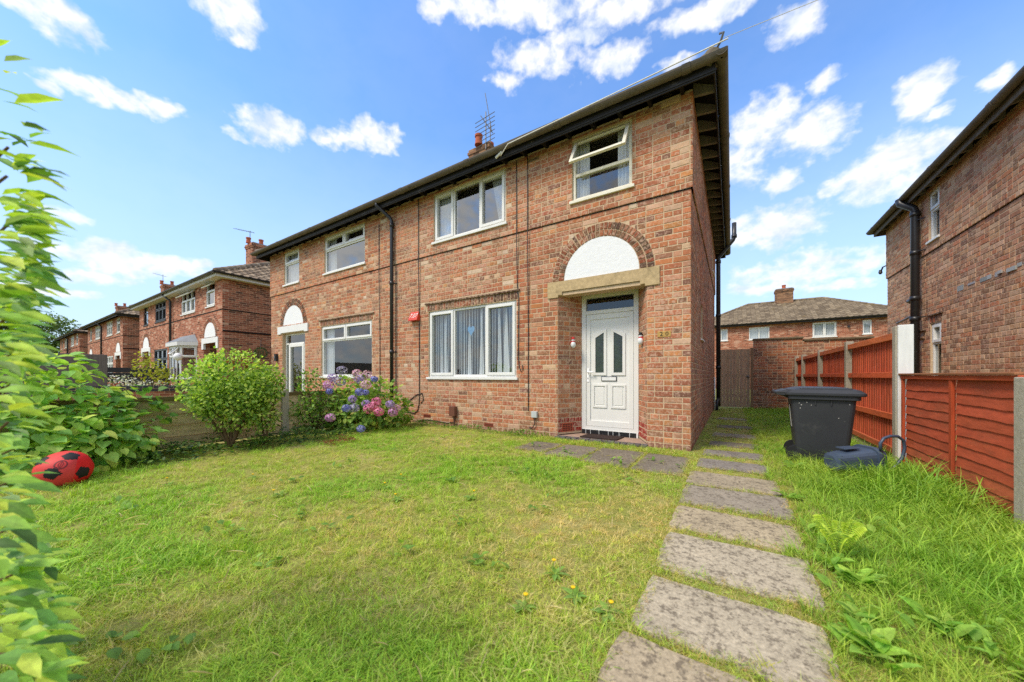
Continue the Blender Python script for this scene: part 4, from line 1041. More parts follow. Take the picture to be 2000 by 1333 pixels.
# ------------------------------------------------------------------ further pairs down the street
def far_pair(dx, label, st):
    h = root('semi_detached_house', (XM + dx, FY, 0), label, 'house', 'brick pairs further down the street')
    S = lambda r: (r[0] + dx, r[1] + dx, r[2], r[3])
    ops = [S(o) for o in low_open[:3] + [(-12.2, -10.7, 0.0, 2.36)] + up_open]
    if st == 'bay': ops = [o for o in ops if not (abs(o[0] + 5.58 - dx) < 0.01)]
    make_wall(h, WF, XL + dx, XR + dx, 0, 5.0, ops, mat='brick_far')
    WSf = frame((XR + dx, 0, 0), (0, 1, 0), (1, 0, 0))
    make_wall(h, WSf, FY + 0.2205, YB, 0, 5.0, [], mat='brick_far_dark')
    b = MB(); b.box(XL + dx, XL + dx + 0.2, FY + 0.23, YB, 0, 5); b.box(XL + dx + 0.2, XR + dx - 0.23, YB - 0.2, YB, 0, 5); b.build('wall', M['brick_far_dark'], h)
    b = MB(); b.box(XL + dx, XR + dx + 0.012, FY - 0.012, FY - 0.0005, 3.66, 3.70); b.box(XR + dx + 0.0005, XR + dx + 0.012, FY, YB, 3.66, 3.70); b.box(XR + dx + 0.0005, XR + dx + 0.02, FY, YB, 2.80, 2.86); b.build('string_shadow_line', M['dark_wood'], h)  # dark strips; the one at string height colours in its shadow line
    for a in (A_MAIN, A_NB):
        arch(h, WF, a[0] + dx, a[1], 0.605, 0.80, False, face=0.012)
        u = a[0] + dx
        b = MB(); b.wbox(WF, u - 0.9, u + 0.9, 2.40, 2.62, -0.05, 0.03); b.wbox(WF, u - 0.9, u - 0.68, 2.16, 2.399, -0.05, 0.03); b.wbox(WF, u + 0.68, u + 0.9, 2.16, 2.399, -0.05, 0.03); b.build('lintel', M['lintel_white'], h)
        r = MB(); d = 0.7
        r.wbox(WF, u - 0.9, u + 0.9, 0, 2.6, -d - 0.05, -d); r.wbox(WF, u - 0.95, u - 0.75, 0, 2.5, -d, -0.221); r.wbox(WF, u + 0.75, u + 0.95, 0, 2.5, -d, -0.221)
        r.build('porch_wall', M['brick_far_dark'], h)
        dr = MB(); dr.wbox(WF, u - 0.45, u + 0.45, 0.05, 2.05, -d + 0.001, -d + 0.05, lin(216, 216, 212) if st == 'bay' else lin(60, 66, 72)); dr.wbox(WF, u - 0.3, u + 0.3, 1.2, 1.8, -d + 0.051, -d + 0.06, lin(70, 76, 80)); dr.build('front_door', M['plain'], h)
    dk = 'black_frame' if st == 'bay' else 'upvc'
    T3 = lambda op: [(0, 0.34, 0, 0.62, True, 0), (0.34, 0.67, 0, 0.62, True, 0), (0.67, 1, 0, 0.62, True, 0), (0, 0.34, 0.62, 1, True, op), (0.34, 0.67, 0.62, 1, True, op), (0.67, 1, 0.62, 1, True, op)]
    def win(o, lights, mt): window(h, WF, o[0] + dx, o[1] + dx, o[2] + 0.03, o[3], lights, mat=mt, glass='glass_net', set_back=0.03)
    win(up_open[0], T3(50 if st == 'bay' else 0), 'upvc'); win(up_open[1], [(0, 1, 0, 0.66, True, 0), (0, 1, 0.66, 1, True, 50 if st == 'bay' else 0)], 'upvc')
    win(up_open[2], T3(0), dk); win(up_open[3], [(0, 1, 0, 0.66, False, 0), (0, 1, 0.66, 1, False, 0)], dk)
    win(low_open[2], T3(0), dk)
    if st != 'bay': win(low_open[0], T3(0), 'upvc')
    eaves(h, XL + dx, XR + dx, FY, YB, 'white_fascia' if st == 'bay' else 'black_wood', raf=False, gut='black_pvc')
    if st == 'bay':
        s = MB(); s.box(XL + dx - 0.27, XR + dx + 0.27, FY - 0.27, FY + 0.001, 4.89, 4.905); s.box(XR + dx - 0.001, XR + dx + 0.27, FY + 0.001, YB, 4.89, 4.904); s.build('soffit', M['white_fascia'], h)
    hip_roof(h, XL + dx, XR + dx, FY, YB, 5.045, tile_sides='fr', col=(lin(116, 100, 84), lin(158, 140, 118)))
    chimney(h, XM + dx, 9.15, 6.6, 8.55, 0.85, 1.2, 3, mat='brick_far_dark')
    pipe('downpipe', [(XM + dx - 0.2, FY - 0.37, 5.02), (XM + dx, FY - 0.09, 4.7), (XM + dx, FY - 0.09, 0.02)], 0.05, h)
    return h
hb = far_pair(-16.52, 'brick pair next along the street with white eaves, bay window and black framed windows', 'bay')
far_pair(-33.04, 'brick pair second along the street with dark eaves and black downpipe', 'plain')
far_pair(-49.56, 'furthest brick pair of the row, mostly hidden behind trees', 'plain')
# bay window of the next pair
bx0, bx1, by, bz0, bz1 = -5.62 - 16.52, -3.30 - 16.52, FY - 0.45, 0.9, 2.36
plan = [(bx0, FY), (bx0 + 0.45, by), (bx1 - 0.45, by), (bx1, FY)]
for i in range(3):
    p, q = Vector((*plan[i], 0)), Vector((*plan[i + 1], 0)); U = (q - p).normalized(); N_ = Vector((U.y, -U.x, 0)); ln = (q - p).length
    Wb = frame((p.x, p.y, 0), U, N_)
    make_wall(hb, Wb, 0, ln, 0, bz0, [], mat='brick_far', thick=0.05)
    n = 3 if i == 1 else 1
    lights = [l for k in range(n) for l in ((k / n, (k + 1) / n, 0, 0.66, False, 0), (k / n, (k + 1) / n, 0.66, 1, True, 40 if (i == 1 and k == 2) else 0))]
    w = window(hb, Wb, 0, ln, bz0 + 0.03, bz1, lights, set_back=0.0, room=0, glass='glass_net'); w.name = 'bay_window'
b = MB()
top = [(x + (0.12 if i > 1 else -0.12), y - (0.12 if 0 < i < 3 else 0)) for i, (x, y) in enumerate(plan)]
b.hexa([(*top[0], bz1), (*top[1], bz1), (*top[2], bz1), (*top[3], bz1), (*top[0], bz1 + 0.16), (*top[1], bz1 + 0.16), (*top[2], bz1 + 0.16), (*top[3], bz1 + 0.16)]); b.build('bay_fascia', M['white_fascia'], hb)
b = MB(); t2 = [(x, y, bz1 + 0.165) for x, y in top]; r0, r1 = (bx0 + 0.3, FY, bz1 + 0.52), (bx1 - 0.3, FY, bz1 + 0.52)
b.poly([t2[0], t2[1], r0]); b.poly([t2[1], t2[2], r1, r0]); b.poly([t2[2], t2[3], r1]); b.build('bay_roof', M['lead'], hb)

# the pair across the road, seen only as a reflection in the windows
opp = root('opposite_house', (-6, -22, 0), 'brick house across the road, seen reflected in the windows', 'house')
WO = frame((0, -22, 0), (1, 0, 0), (0, 1, 0))
oo = [(-13.2, -11.3, 1.0, 2.4), (-13.2, -11.3, 3.8, 4.9), (-7.5, -5.3, 1.0, 2.4), (-7.3, -5.5, 3.8, 4.9), (-4.2, -3.2, 3.8, 4.9), (-1.2, 0.5, 3.8, 4.9), (-1.2, 0.5, 1.0, 2.4)]
make_wall(opp, WO, -14, 2.2, 0, 5, oo, mat='brick_far')
for o_ in oo: window(opp, WO, *o_, [(0, 0.5, 0, 1, False, 0), (0.5, 1, 0, 1, False, 0)], glass='glass_net')
b = MB(); b.box(2.0, 2.2, -29.5, -22.23, 0, 5); b.box(-14, -13.8, -29.5, -22.23, 0, 5); b.build('wall', M['brick_far_dark'], opp)
hip_roof(opp, -14, 2.2, -29.5, -22, 5.045, tile_sides='')
chimney(opp, -5.9, -25.7, 6.6, 8.6, 0.9, 1.2, 3)
# ------------------------------------------------------------------ garden path
random.seed(21)
path = root('garden_path', (0, 2.5, 0), 'row of weathered concrete slabs leading past the porch to the gate', None, None, 'structure')
def slab(x0, x1, y0, y1, c, cut=0.012, skew=0.0, z=0.018):
    """one worn paving slab with rounded, nibbled edges and a slight tilt"""
    n = 7; pts = []
    j = lambda: random.uniform(-0.006, 0.006)
    for k in range(n): pts.append((x0 + (x1 - x0) * k / n + j(), y0 + j() + cut * (k == 0) + skew * k / n))
    for k in range(n): pts.append((x1 + j() - cut * (k == 0), y0 + skew + (y1 - y0) * k / n + j()))
    for k in range(n): pts.append((x1 + (x0 - x1) * k / n + j(), y1 + j() - cut * (k == 0) + skew * (1 - k / n)))
    for k in range(n): pts.append((x0 + j() + cut * (k == 0), y1 + (y0 - y1) * k / n + j()))
    cx, cy = (x0 + x1) / 2, (y0 + y1) / 2
    tx, ty = random.uniform(-0.012, 0.012), random.uniform(-0.015, 0.015)
    zz = lambda x, y: z + tx * (x - cx) + ty * (y - cy)
    top = [(cx + (x - cx) * 0.985, cy + (y - cy) * 0.98, zz(x, y)) for x, y in pts]; mid = [(x, y, zz(x, y) - 0.008) for x, y in pts]; bot = [(x, y, -0.02) for x, y in pts]
    m = MB(); m.poly(top, c); N_ = len(pts)
    for k in range(N_):
        q = (k + 1) % N_
        m.poly([mid[k], mid[q], top[q], top[k]], c); m.poly([bot[k], bot[q], mid[q], mid[k]], c)
    return m.build('slab', M['slab'], path)
PALE, GREY, DARK = lin(182, 169, 144), lin(155, 144, 126), lin(126, 118, 105)
SLABS = [(-0.40, 0.30, 0.50, 0.96, PALE, 0), (-0.39, 0.29, 1.01, 1.42, lin(174, 158, 130), -0.01), (-0.36, 0.32, 1.475, 1.90, PALE, 0), (-0.365, 0.36, 2.00, 2.49, PALE, 0.03), (-0.37, 0.375, 2.58, 3.03, lin(180, 164, 134), 0.02),
         (-0.375, 0.39, 3.13, 3.66, GREY, 0.05), (-0.38, 0.37, 3.69, 4.24, lin(168, 154, 128), 0.04), (-0.35, 0.34, 4.48, 4.92, lin(142, 134, 124), 0.03), (-0.33, 0.34, 5.20, 5.56, lin(136, 128, 118), 0.03),
         (-0.30, 0.34, 5.95, 6.32, DARK, 0.03), (-0.30, 0.34, 6.9, 7.3, GREY, 0), (-0.28, 0.34, 8.1, 8.5, DARK, 0), (-0.30, 0.30, 9.6, 10.0, GREY, 0),
         (-0.95, -0.44, 3.96, 4.88, lin(134, 124, 108), 0.0), (-1.57, -0.985, 4.00, 4.86, lin(130, 120, 104), 0.0), (-2.12, -1.595, 4.10, 4.84, lin(136, 125, 109), 0.0), (-2.64, -2.14, 4.20, 4.82, lin(126, 116, 101), 0.0)]
for (x0, x1, y0, y1, c, sk) in SLABS:
    slab(x0, x1, y0, y1, c, skew=sk)

# ------------------------------------------------------------------ red fences on the right
RED = lambda a=0.16: vary(lin(186, 88, 58), a)
tall = root('timber_fence', (1.6, 9, 0), 'tall red-stained board fence with concrete posts running back to the yard wall', 'fence')
PY = [5.76, 7.81, 9.96, 12.08, 13.3]
for k, y in enumerate(PY):
    b = MB(); b.box(1.58, 1.68, y - 0.05, y + 0.05, 0, 1.615 + random.uniform(-0.01, 0.01)); b.build('post', M['concrete'], tall, bevel=0.008)
for k in range(4):
    a, c = PY[k] + 0.052, PY[k + 1] - 0.052
    for (z0, z1, xo, hue) in ((1.475, 1.555, 1.60, lin(214, 118, 72)), (1.015, 1.09, 1.605, lin(206, 98, 58)), (0.515, 0.59, 1.605, lin(210, 104, 62)), (0.125, 0.20, 1.605, lin(186, 100, 64))):
        sag = random.uniform(-0.008, 0.008)
        b = MB(); b.hexa([(xo, a, z0 + sag), (1.639, a, z0 + sag), (1.639, c, z0), (xo, c, z0), (xo, a, z1 + sag), (1.639, a, z1 + sag), (1.639, c, z1), (xo, c, z1)], vary(hue, 0.08)); b.build('rail', M['red_wood'], tall, bevel=0.005)
    b = MB(); b.box(1.63, 1.67, a, c, 0.0, 0.12); b.build('gravel_board', M['concrete'], tall)
    n = 21; st = (c - a) / n
    for i in range(n):
        y0 = a + i * st; z1 = 1.50 + random.uniform(-0.006, 0.006); e = random.uniform(0, 0.004)
        b = MB(); b.hexa([(1.641 + e, y0, 0.12), (1.655, y0, 0.12), (1.655, y0 + st * 0.90, 0.12), (1.650 + e, y0 + st * 0.90, 0.12), (1.641 + e, y0, z1), (1.655, y0, z1), (1.655, y0 + st * 0.90, z1), (1.650 + e, y0 + st * 0.90, z1)], RED(0.2))
        b.build('board', M['red_wood_v'], tall)
b = MB(); b.box(1.592, 1.715, 5.672, 5.706, 0.0, 1.625); tag(b.build('white_board', M['white_board'], None, bevel=0.006), 'white painted upright board at the joint of the two red fences', 'board')

lowf = root('lap_fence_panel', (1.63, 4.7, 0), 'low red overlapping-slat fence panel nearest the viewer', 'fence')
def wavy(name, parent, y0, y1, z0, z1, xo, c, mat, amp=0.007, th=0.011, lean=0.013, face=-1):
    """one sawn board with a wandering waney edge, leaning over the one below; face -1 looks towards -X"""
    n = 14; ph = random.uniform(0, 6); m = MB()
    def edge(y):
        s = (y - y0) / (y1 - y0)
        return z0 + amp * (math.sin(s * 5 + ph) * 0.6 + math.sin(s * 13 + ph * 2) * 0.35 + math.sin(s * 31 + ph) * 0.2)
    L_ = []
    for k in range(n + 1):
        y = y0 + (y1 - y0) * k / n; zb = edge(y)
        L_.append([(xo, y, zb), (xo - face * lean, y, z1), (xo - face * (lean + th), y, z1), (xo - face * th, y, zb)])
    for k in range(n):
        A, B = L_[k], L_[k + 1]
        for q in range(4): m.poly([A[q], B[q], B[(q + 1) % 4], A[(q + 1) % 4]], c)
    m.poly(L_[0][::-1], c); m.poly(L_[-1], c)
    return m.build(name, M[mat], parent)
for (ya, yc) in ((4.645, 5.63), (3.765, 4.605)):
    zt = 1.01
    for i in range(11):
        z1 = zt - i * 0.089; z0 = z1 - 0.115
        if z0 < 0: z0 = 0.005
        c = RED(0.10); 
        if i > 7: c = tuple(x * 0.8 + y_ * 0.2 for x, y_ in zip(c, lin(150, 116, 76)))
        wavy('slat', lowf, ya, yc, z0, z1 + 0.004, 1.636, c, 'red_wood')
for (y0, y1) in ((5.625, 5.668), (4.603, 4.650), (3.752, 3.77)):
    b = MB(); b.box(1.612, 1.634, y0, y1, 0.0, 1.02, vary(lin(176, 78, 46), 0.08)); b.build('batten', M['red_wood_v'], lowf, bevel=0.004)
b = MB(); b.box(1.606, 1.634, 3.75, 5.67, 1.012, 1.052, lin(186, 84, 50)); b.build('top_rail', M['red_wood'], lowf, bevel=0.004)
b = MB(); b.box(1.590, 1.700, 3.75, 5.67, 1.054, 1.074, lin(156, 104, 72)); b.build('cap', M['red_wood'], lowf, bevel=0.005)
b = MB(); b.box(1.58, 1.69, 3.63, 3.74, 0, 1.04); b.build('post', M['concrete'], lowf, bevel=0.008)

# ------------------------------------------------------------------ yard gate and wall at the end of the path
gate = root('garden_gate', (0.06, 13.35, 0), 'brown vertical-board side gate closing the passage beside the house', 'gate')
n = 9
for i in range(n):
    x0 = -0.36 + 0.84 * i / n
    b = MB(); b.box(x0, x0 + 0.84 / n - 0.0025, 13.33, 13.355 + random.uniform(0, 0.006), 0.03, 1.90 + random.uniform(-0.008, 0.004), vary(lin(190, 160, 132), 0.07)); b.build('board', M['gate_wood'], gate)
for z in (0.35, 1.0, 1.6):
    b = MB(); b.box(-0.35, 0.47, 13.364, 13.40, z, z + 0.09, lin(120, 92, 70)); b.build('rail', M['gate_wood'], gate)
b = MB(); b.box(0.485, 0.565, 13.30, 13.38, 0, 1.93, lin(152, 122, 94)); b.build('gate_post', M['gate_wood'], gate)
b = MB(); b.lathe(0.42, 13.315, [(0.02, 0.98), (0.04, 1.0), (0.04, 1.03), (0.02, 1.05)], 10); b.build('latch', M['metal'], gate)
yard = root('yard_wall', (1.6, 13.4, 0), 'dark red brick yard wall with stone coping beside the gate', 'wall')
WY = frame((0, 13.40, 0), (1, 0, 0), (0, -1, 0))
make_wall(yard, WY, 0.57, 1.78, 0, 2.16, [], [], yard_brick, bond=6); make_wall(yard, WY, 1.782, 3.3, 0, 2.08, [], [], yard_brick, bond=6)
for (a, c, z) in ((0.55, 1.80, 2.165), (1.802, 2.36, 2.085), (2.37, 3.3, 2.085)):
    b = MB(); b.box(a, c, 13.36, 13.66, z, z + 0.055, lin(120, 106, 84)); b.build('coping', M['step'], yard, bevel=0.01)

# ------------------------------------------------------------------ wheeled bin
def xform(o, ux, uy):
    ux = Vector((*ux, 0)).normalized(); uy = Vector((*uy, 0)).normalized()
    return lambda x, y, z: (o[0] + ux.x * x + uy.x * y, o[1] + ux.y * x + uy.y * y, o[2] + z)
def rrect(x0, x1, y0, y1, r, n=4):
    out = []
    for (cx, cy, a0) in ((x1 - r, y1 - r, 0), (x0 + r, y1 - r, 90), (x0 + r, y0 + r, 180), (x1 - r, y0 + r, 270)):
        for k in range(n + 1):
            a = math.radians(a0 + 90 * k / n); out.append((cx + r * math.cos(a), cy + r * math.sin(a)))
    return out
def loft(mb, T, rings, c=(1, 1, 1), caps=(True, True)):
    R_ = [[T(x, y, z) for x, y in ring] for ring, z in rings]
    n = len(R_[0])
    for i in range(len(R_) - 1):
        for k in range(n): mb.poly([R_[i][k], R_[i][(k + 1) % n], R_[i + 1][(k + 1) % n], R_[i + 1][k]], c)
    if caps[0]: mb.poly(R_[0][::-1], c)
    if caps[1]: mb.poly(R_[-1], c)
bin_ = root('wheelie_bin', (0.95, 5.6, 0), 'dark grey wheeled bin standing in long grass beside the red fence', 'bin')
T = xform((0.60, 5.36, 0.0), (1.0, -0.04), (0.04, 1.0))
m = MB(); loft(m, T, [(rrect(0.065, 0.51, 0.05, 0.50, 0.05), 0.02), (rrect(0.05, 0.53, 0.03, 0.52, 0.05), 0.16), (rrect(0.0, 0.59, 0.0, 0.55, 0.05), 0.80)]); body = m.build('body', M['bin'], bin_, bevel=0.0)
m = MB(); loft(m, T, [(rrect(-0.02, 0.61, -0.02, 0.57, 0.05), 0.765), (rrect(-0.028, 0.618, -0.028, 0.578, 0.05), 0.77), (rrect(-0.028, 0.618, -0.028, 0.578, 0.05), 0.81), (rrect(-0.02, 0.61, -0.02, 0.57, 0.05), 0.815)]); m.build('rim', M['bin'], bin_)
m = MB(); loft(m, T, [(rrect(-0.05, 0.655, -0.045, 0.595, 0.06), 0.812), (rrect(-0.06, 0.665, -0.05, 0.60, 0.06), 0.822), (rrect(-0.06, 0.662, -0.05, 0.60, 0.06), 0.845), (rrect(-0.03, 0.62, -0.01, 0.56, 0.07), 0.882), (rrect(0.04, 0.53, 0.06, 0.49, 0.08), 0.905), (rrect(0.1, 0.44, 0.14, 0.41, 0.08), 0.912)])
lid = m.build('lid', M['bin'], bin_, smooth=False)
m = MB(); loft(m, T, [(rrect(0.08, 0.56, 0.005, 0.04, 0.015), 0.862), (rrect(0.09, 0.55, 0.012, 0.055, 0.02), 0.902)]); m.build('lid_rib', M['bin'], lid)
m = MB(); m.tube([T(-0.02, 0.06, 0.80), T(-0.13, 0.06, 0.835), T(-0.15, 0.09, 0.845), T(-0.15, 0.46, 0.845), T(-0.13, 0.49, 0.835), T(-0.02, 0.49, 0.80)], 0.020, 8); m.build('handle', M['bin'], bin_, smooth=True)
m = MB()
loft(m, T, [([(-0.13, 0.03), (0.0, -0.03), (0.0, 0.58), (-0.13, 0.52)], 0.815), ([(-0.15, 0.03), (0.0, -0.03), (0.0, 0.58), (-0.15, 0.52)], 0.850), ([(-0.06, 0.03), (0.0, 0.0), (0.0, 0.55), (-0.06, 0.52)], 0.876)]); m.build('hinge_flap', M['bin'], lid)
for y in (0.06, 0.47):
    m = MB(); m.tube([T(0.06, y, 0.10), T(0.06, y + 0.05, 0.10)], 0.10, 18); w = m.build('wheel', M['rubber'], bin_)
    m = MB(); m.tube([T(0.06, y - 0.004, 0.10), T(0.06, y + 0.054, 0.10)], 0.035, 12); m.build('hub', M['bin'], w)
m = MB(); m.poly([T(0.006 - 0.0, 0.10, 0.68), T(0.006, 0.20, 0.68), T(0.028, 0.20, 0.42), T(0.028, 0.10, 0.42)], lin(206, 206, 200)); m.poly([T(-0.002, 0.10, 0.69), T(-0.002, 0.24, 0.69), T(0.019, 0.24, 0.42), T(0.019, 0.10, 0.42)], lin(206, 206, 200)); m.build('sticker', M['plain'], bin_)
m = MB()
for (x, z) in ((0.08, 0.72), (0.10, 0.70), (0.09, 0.66), (0.15, 0.73), (0.19, 0.70), (0.43, 0.56), (0.48, 0.53), (0.50, 0.43), (0.51, 0.50), (0.52, 0.72)):
    y = 0.05 * (1 - z / 0.8) - 0.004; s = random.uniform(0.004, 0.008); m.poly([T(x + s * math.cos(a), y, z + s * math.sin(a)) for a in (0, 1, 2, 3, 4, 5)], lin(168, 166, 160))
m.build('scuff_marks', M['plain'], body)
for x in (0.22, 0.36):
    m = MB(); loft(m, T, [(rrect(x, x + 0.012, -0.006, 0.02, 0.003, 2), 0.70), (rrect(x, x + 0.012, -0.010, 0.01, 0.003, 2), 0.77)]); m.build('moulded_rib', M['bin'], body)

# caddy lying on its side
cad = root('food_caddy', (1.05, 4.78, 0), 'small blue-black caddy bin lying on its side in the grass', 'bin')
ax = Vector((0.86, 0.50, 0)).normalized(); pr = Vector((-0.50, 0.86, 0)).normalized()
def TC(x, y, z): p = Vector((0.86, 4.76, 0.0)) + ax * z + pr * y; return (p.x, p.y, p.z + x * 0.88 + 0.03 + 0.05 * z)
m = MB(); loft(m, TC, [(rrect(0.08, 0.22, -0.05, 0.08, 0.05), 0.0), (rrect(0.05, 0.25, -0.085, 0.11, 0.07), 0.015), (rrect(0.0, 0.30, -0.13, 0.15, 0.085), 0.34)]); m.build('body', M['bin_blue'], cad, smooth=True)
m = MB(); loft(m, TC, [(rrect(-0.012, 0.318, -0.145, 0.165, 0.09), 0.335), (rrect(-0.014, 0.322, -0.148, 0.168, 0.09), 0.36), (rrect(-0.005, 0.308, -0.14, 0.16, 0.09), 0.41), (rrect(0.04, 0.26, -0.09, 0.11, 0.09), 0.455)]); m.build('lid', M['bin_blue'], cad)
m = MB(); loft(m, TC, [(rrect(0.299, 0.309, -0.05, 0.07, 0.004, 2), 0.10), (rrect(0.306, 0.314, -0.05, 0.07, 0.004, 2), 0.24)]); m.build('badge', M['bin_blue'], cad)
m = MB(); hp = [(0.30, 0.36), (0.38, 0.355), (0.435, 0.39), (0.455, 0.45), (0.45, 0.52), (0.40, 0.575), (0.31, 0.585), (0.20, 0.56), (0.12, 0.50), (0.08, 0.44)]
m.tube([TC(x, -0.13, z) for x, z in hp], 0.0135, 10); m.build('handle', M['bin_blue'], cad, smooth=True)

# ------------------------------------------------------------------ low timber fence on the left and the neighbour's walls
lf = root('left_fence', (-6.7, 2, 0), 'low weathered board fence with concrete posts behind the privet bush', 'fence')
for y in (-0.80, 1.09, 3.0, 4.9):
    b = MB(); b.box(-6.76, -6.64, y - 0.055, y + 0.055, 0, 0.80); b.build('post', M['concrete'], lf, bevel=0.008)
for (a, c) in ((-0.74, 1.03), (1.15, 2.94), (3.06, 4.84)):
    for i in range(4):
        z1 = 0.70 - i * 0.165; wavy('board', lf, a, c, max(z1 - 0.185, 0.02), z1, -6.672, vary(lin(214, 190, 146), 0.12), 'old_wood', 0.010, 0.014, 0.022, face=1)
    b = MB(); b.box(-6.70, -6.655, a, c, 0.70, 0.755, vary(lin(118, 102, 66), 0.1)); b.build('top_rail', M['old_wood'], lf, bevel=0.005)

nw = root('garden_wall', (-14.9, 2, 0), 'low red brick garden wall with dark blue brick coping beyond the left fence', 'wall')
WN = frame((-14.9, 0, 0), (0, 1, 0), (1, 0, 0))
make_wall(nw, WN, 1.2, 5.3, 0, 0.56, [], mat='brick_far_dark')
b = MB(); b.wbox(WN, 1.2, 5.3, 0.561, 0.735, -0.215, 0.006); b.build('mortar_bed', M['mortar'], nw)
for i in range(36):
    y = 1.2 + i * 0.114; b = MB(); b.wbox(WN, y, y + 0.100, 0.655, 0.745, -0.225, 0.016, vary(lin(70, 70, 82), 0.18)); b.build('coping_brick', M['step'], nw)
for i in range(17):
    y = 1.2 + i * 0.242; b = MB(); b.wbox(WN, y, y + 0.228, 0.568, 0.642, -0.1, 0.014, vary(lin(66, 62, 70), 0.2)); b.build('coping_brick', M['step'], nw)
b = MB(); b.box(-15.0, -14.92, -1.5, 2.10, 0, 1.64, lin(112, 104, 102)); tag(b.build('grey_screen', M['gate_wood'], None, bevel=0.01), 'plain grey-brown screen panel beyond the large-leaved bush', 'panel')
bf = root('black_fence', (-23.2, 3, 0), 'dark slatted fence between the gardens of the next pair', 'fence')
for k in range(5):
    b = MB(); b.box(-23.24, -23.2, 0.5, 5.3, 0.25 + k * 0.235, 0.47 + k * 0.235, vary(lin(44, 46, 52), 0.1)); b.build('board', M['plain'], bf)
b = MB(); b.box(-23.26, -23.16, 4.45, 4.55, 0, 1.47, lin(52, 60, 72)); b.build('post', M['plain'], bf)

# ------------------------------------------------------------------ things fixed to the house
def text_mesh(txt, size, W, u, z, n, mat, name, parent, shear=0.0, ext=0.002):
    cu = bpy.data.curves.new(name, 'FONT'); cu.body = txt; cu.size = size; cu.extrude = ext; cu.align_x = 'CENTER'; cu.align_y = 'CENTER'; cu.shear = shear
    tmp = bpy.data.objects.new('tmp', cu); COL.objects.link(tmp)
    me = bpy.data.meshes.new_from_object(tmp.evaluated_get(bpy.context.evaluated_depsgraph_get()))
    bpy.data.objects.remove(tmp)
    for v in me.vertices: v.co = W(u + v.co.x, z + v.co.y, n + v.co.z)
    o = link_mesh(name, me, mat, parent)
    return o
M['ink'] = simple('black_numeral', lin(30, 26, 22), 0.6)
M['white_ink'] = simple('white_lettering', lin(240, 226, 220), 0.6)
t = root('house_number_plate', (-0.82, FY, 1.65), 'brass house number plate reading 20 right of the door', 'sign')
b = MB(); b.wbox(WF, -0.915, -0.735, 1.605, 1.69, 0.001, 0.008); b.build('plate', M['gold'], t, bevel=0.003)
text_mesh('2', 0.085, WF, -0.862, 1.648, 0.009, M['ink'], 'digit', t); text_mesh('0', 0.085, WF, -0.787, 1.648, 0.009, M['ink'], 'digit', t)

t = root('alarm_box', (-5.97, FY, 2.36), 'red wedge-shaped alarm box on the wall beside the downpipe', 'alarm box')
b = MB(); q = lambda u, z, n: WF(u, z, n)
b.hexa([q(-6.12, 2.27, 0.11), q(-5.83, 2.27, 0.11), q(-5.83, 2.27, 0.0), q(-6.12, 2.27, 0.0), q(-6.10, 2.475, 0.03), q(-5.85, 2.475, 0.03), q(-5.85, 2.475, 0.0), q(-6.10, 2.475, 0.0)], lin(206, 62, 36)); b.build('case', M['plain'], t, bevel=0.008)
def WA(u, z, n): return WF(u, z, 0.112 - (z - 2.27) * (0.08 / 0.205) + n)
text_mesh('7.07', 0.14, WA, -5.975, 2.375, 0.001, M['white_ink'], 'lettering', t, 0.15)

def cable(pts, label, r=0.008, mat='black_pvc'):
    m = MB(); m.tube(pts, r, 6); return tag(m.build('cable', M[mat]), label, 'cable', 'cables running down the front wall')
q = lambda u, z, n=0.012: WF(u, z, n)
cable([q(-5.85, z, 0.014 + (0.026 if z > 3.6 else 0)) for z in (4.95, 4.2, 3.68, 3.62, 2.5, 1.4, 0.45)] + [q(-5.90, 0.28), q(-6.02, 0.20), q(-6.25, 0.24), q(-6.35, 0.33), q(-6.2, 0.47), q(-5.95, 0.62), q(-5.76, 0.66), q(-5.72, 0.52), q(-5.8, 0.44)], 'black cable beside the alarm box ending in a loose loop near the ground', 0.009)
cable([q(-3.30, z, 0.012 + (0.026 if z > 3.6 else 0)) for z in (4.95, 4.2, 3.68, 3.62, 2.7)] + [q(-3.27, 2.4), q(-3.28, 1.4), q(-3.26, 1.2), q(-3.22, 1.12), q(-3.18, 1.16), q(-3.19, 1.24)], 'thin cable ending in a hook at right edge of the wide window')
cable([q(-3.07, z, 0.012 + (0.026 if z > 3.6 else 0)) for z in (4.95, 4.2, 3.68, 3.62, 2.0, 0.9, 0.42)], 'thin cable running down to the small grey box')
cable([q(-7.22, z, 0.012 + (0.026 if z > 3.6 else 0)) for z in (4.72, 4.2, 3.68, 3.62, 2.0, 0.6)], 'thin cable on the left half between window and downpipe')
cable([q(-4.80, 0.22), q(-4.81, 0.1), q(-5.0, 0.06), q(-5.6, 0.09), q(-5.9, 0.05)], 'cable running from the small brown box along the wall foot')
t = root('junction_box', (-4.82, FY, 0.3), 'small brown box low on the wall below the wide window', 'junction box')
b = MB(); b.wbox(WF, -4.90, -4.75, 0.22, 0.42, 0.0, 0.09, lin(110, 70, 56)); b.build('case', M['plain'], t, bevel=0.008)
b = MB(); b.tube([WF(-4.79, 0.23, 0.05), WF(-4.79, 0.0, 0.05)], 0.014, 8, lin(90, 60, 50)); b.build('conduit', M['plain'], t)
t = root('grey_box', (-2.93, FY, 0.36), 'small pale grey box low on the wall left of the porch', 'junction box')
b = MB(); b.wbox(WF, -2.99, -2.88, 0.31, 0.42, 0.0, 0.05, lin(186, 190, 190)); b.build('case', M['plain'], t, bevel=0.006)
b = MB(); b.tube([WF(-2.93, 0.31, 0.025), WF(-2.93, 0.2, 0.03), WF(-2.97, 0.13, 0.025), WF(-3.05, 0.12, 0.01)], 0.009, 6, lin(60, 56, 54)); b.build('conduit', M['plain'], t)

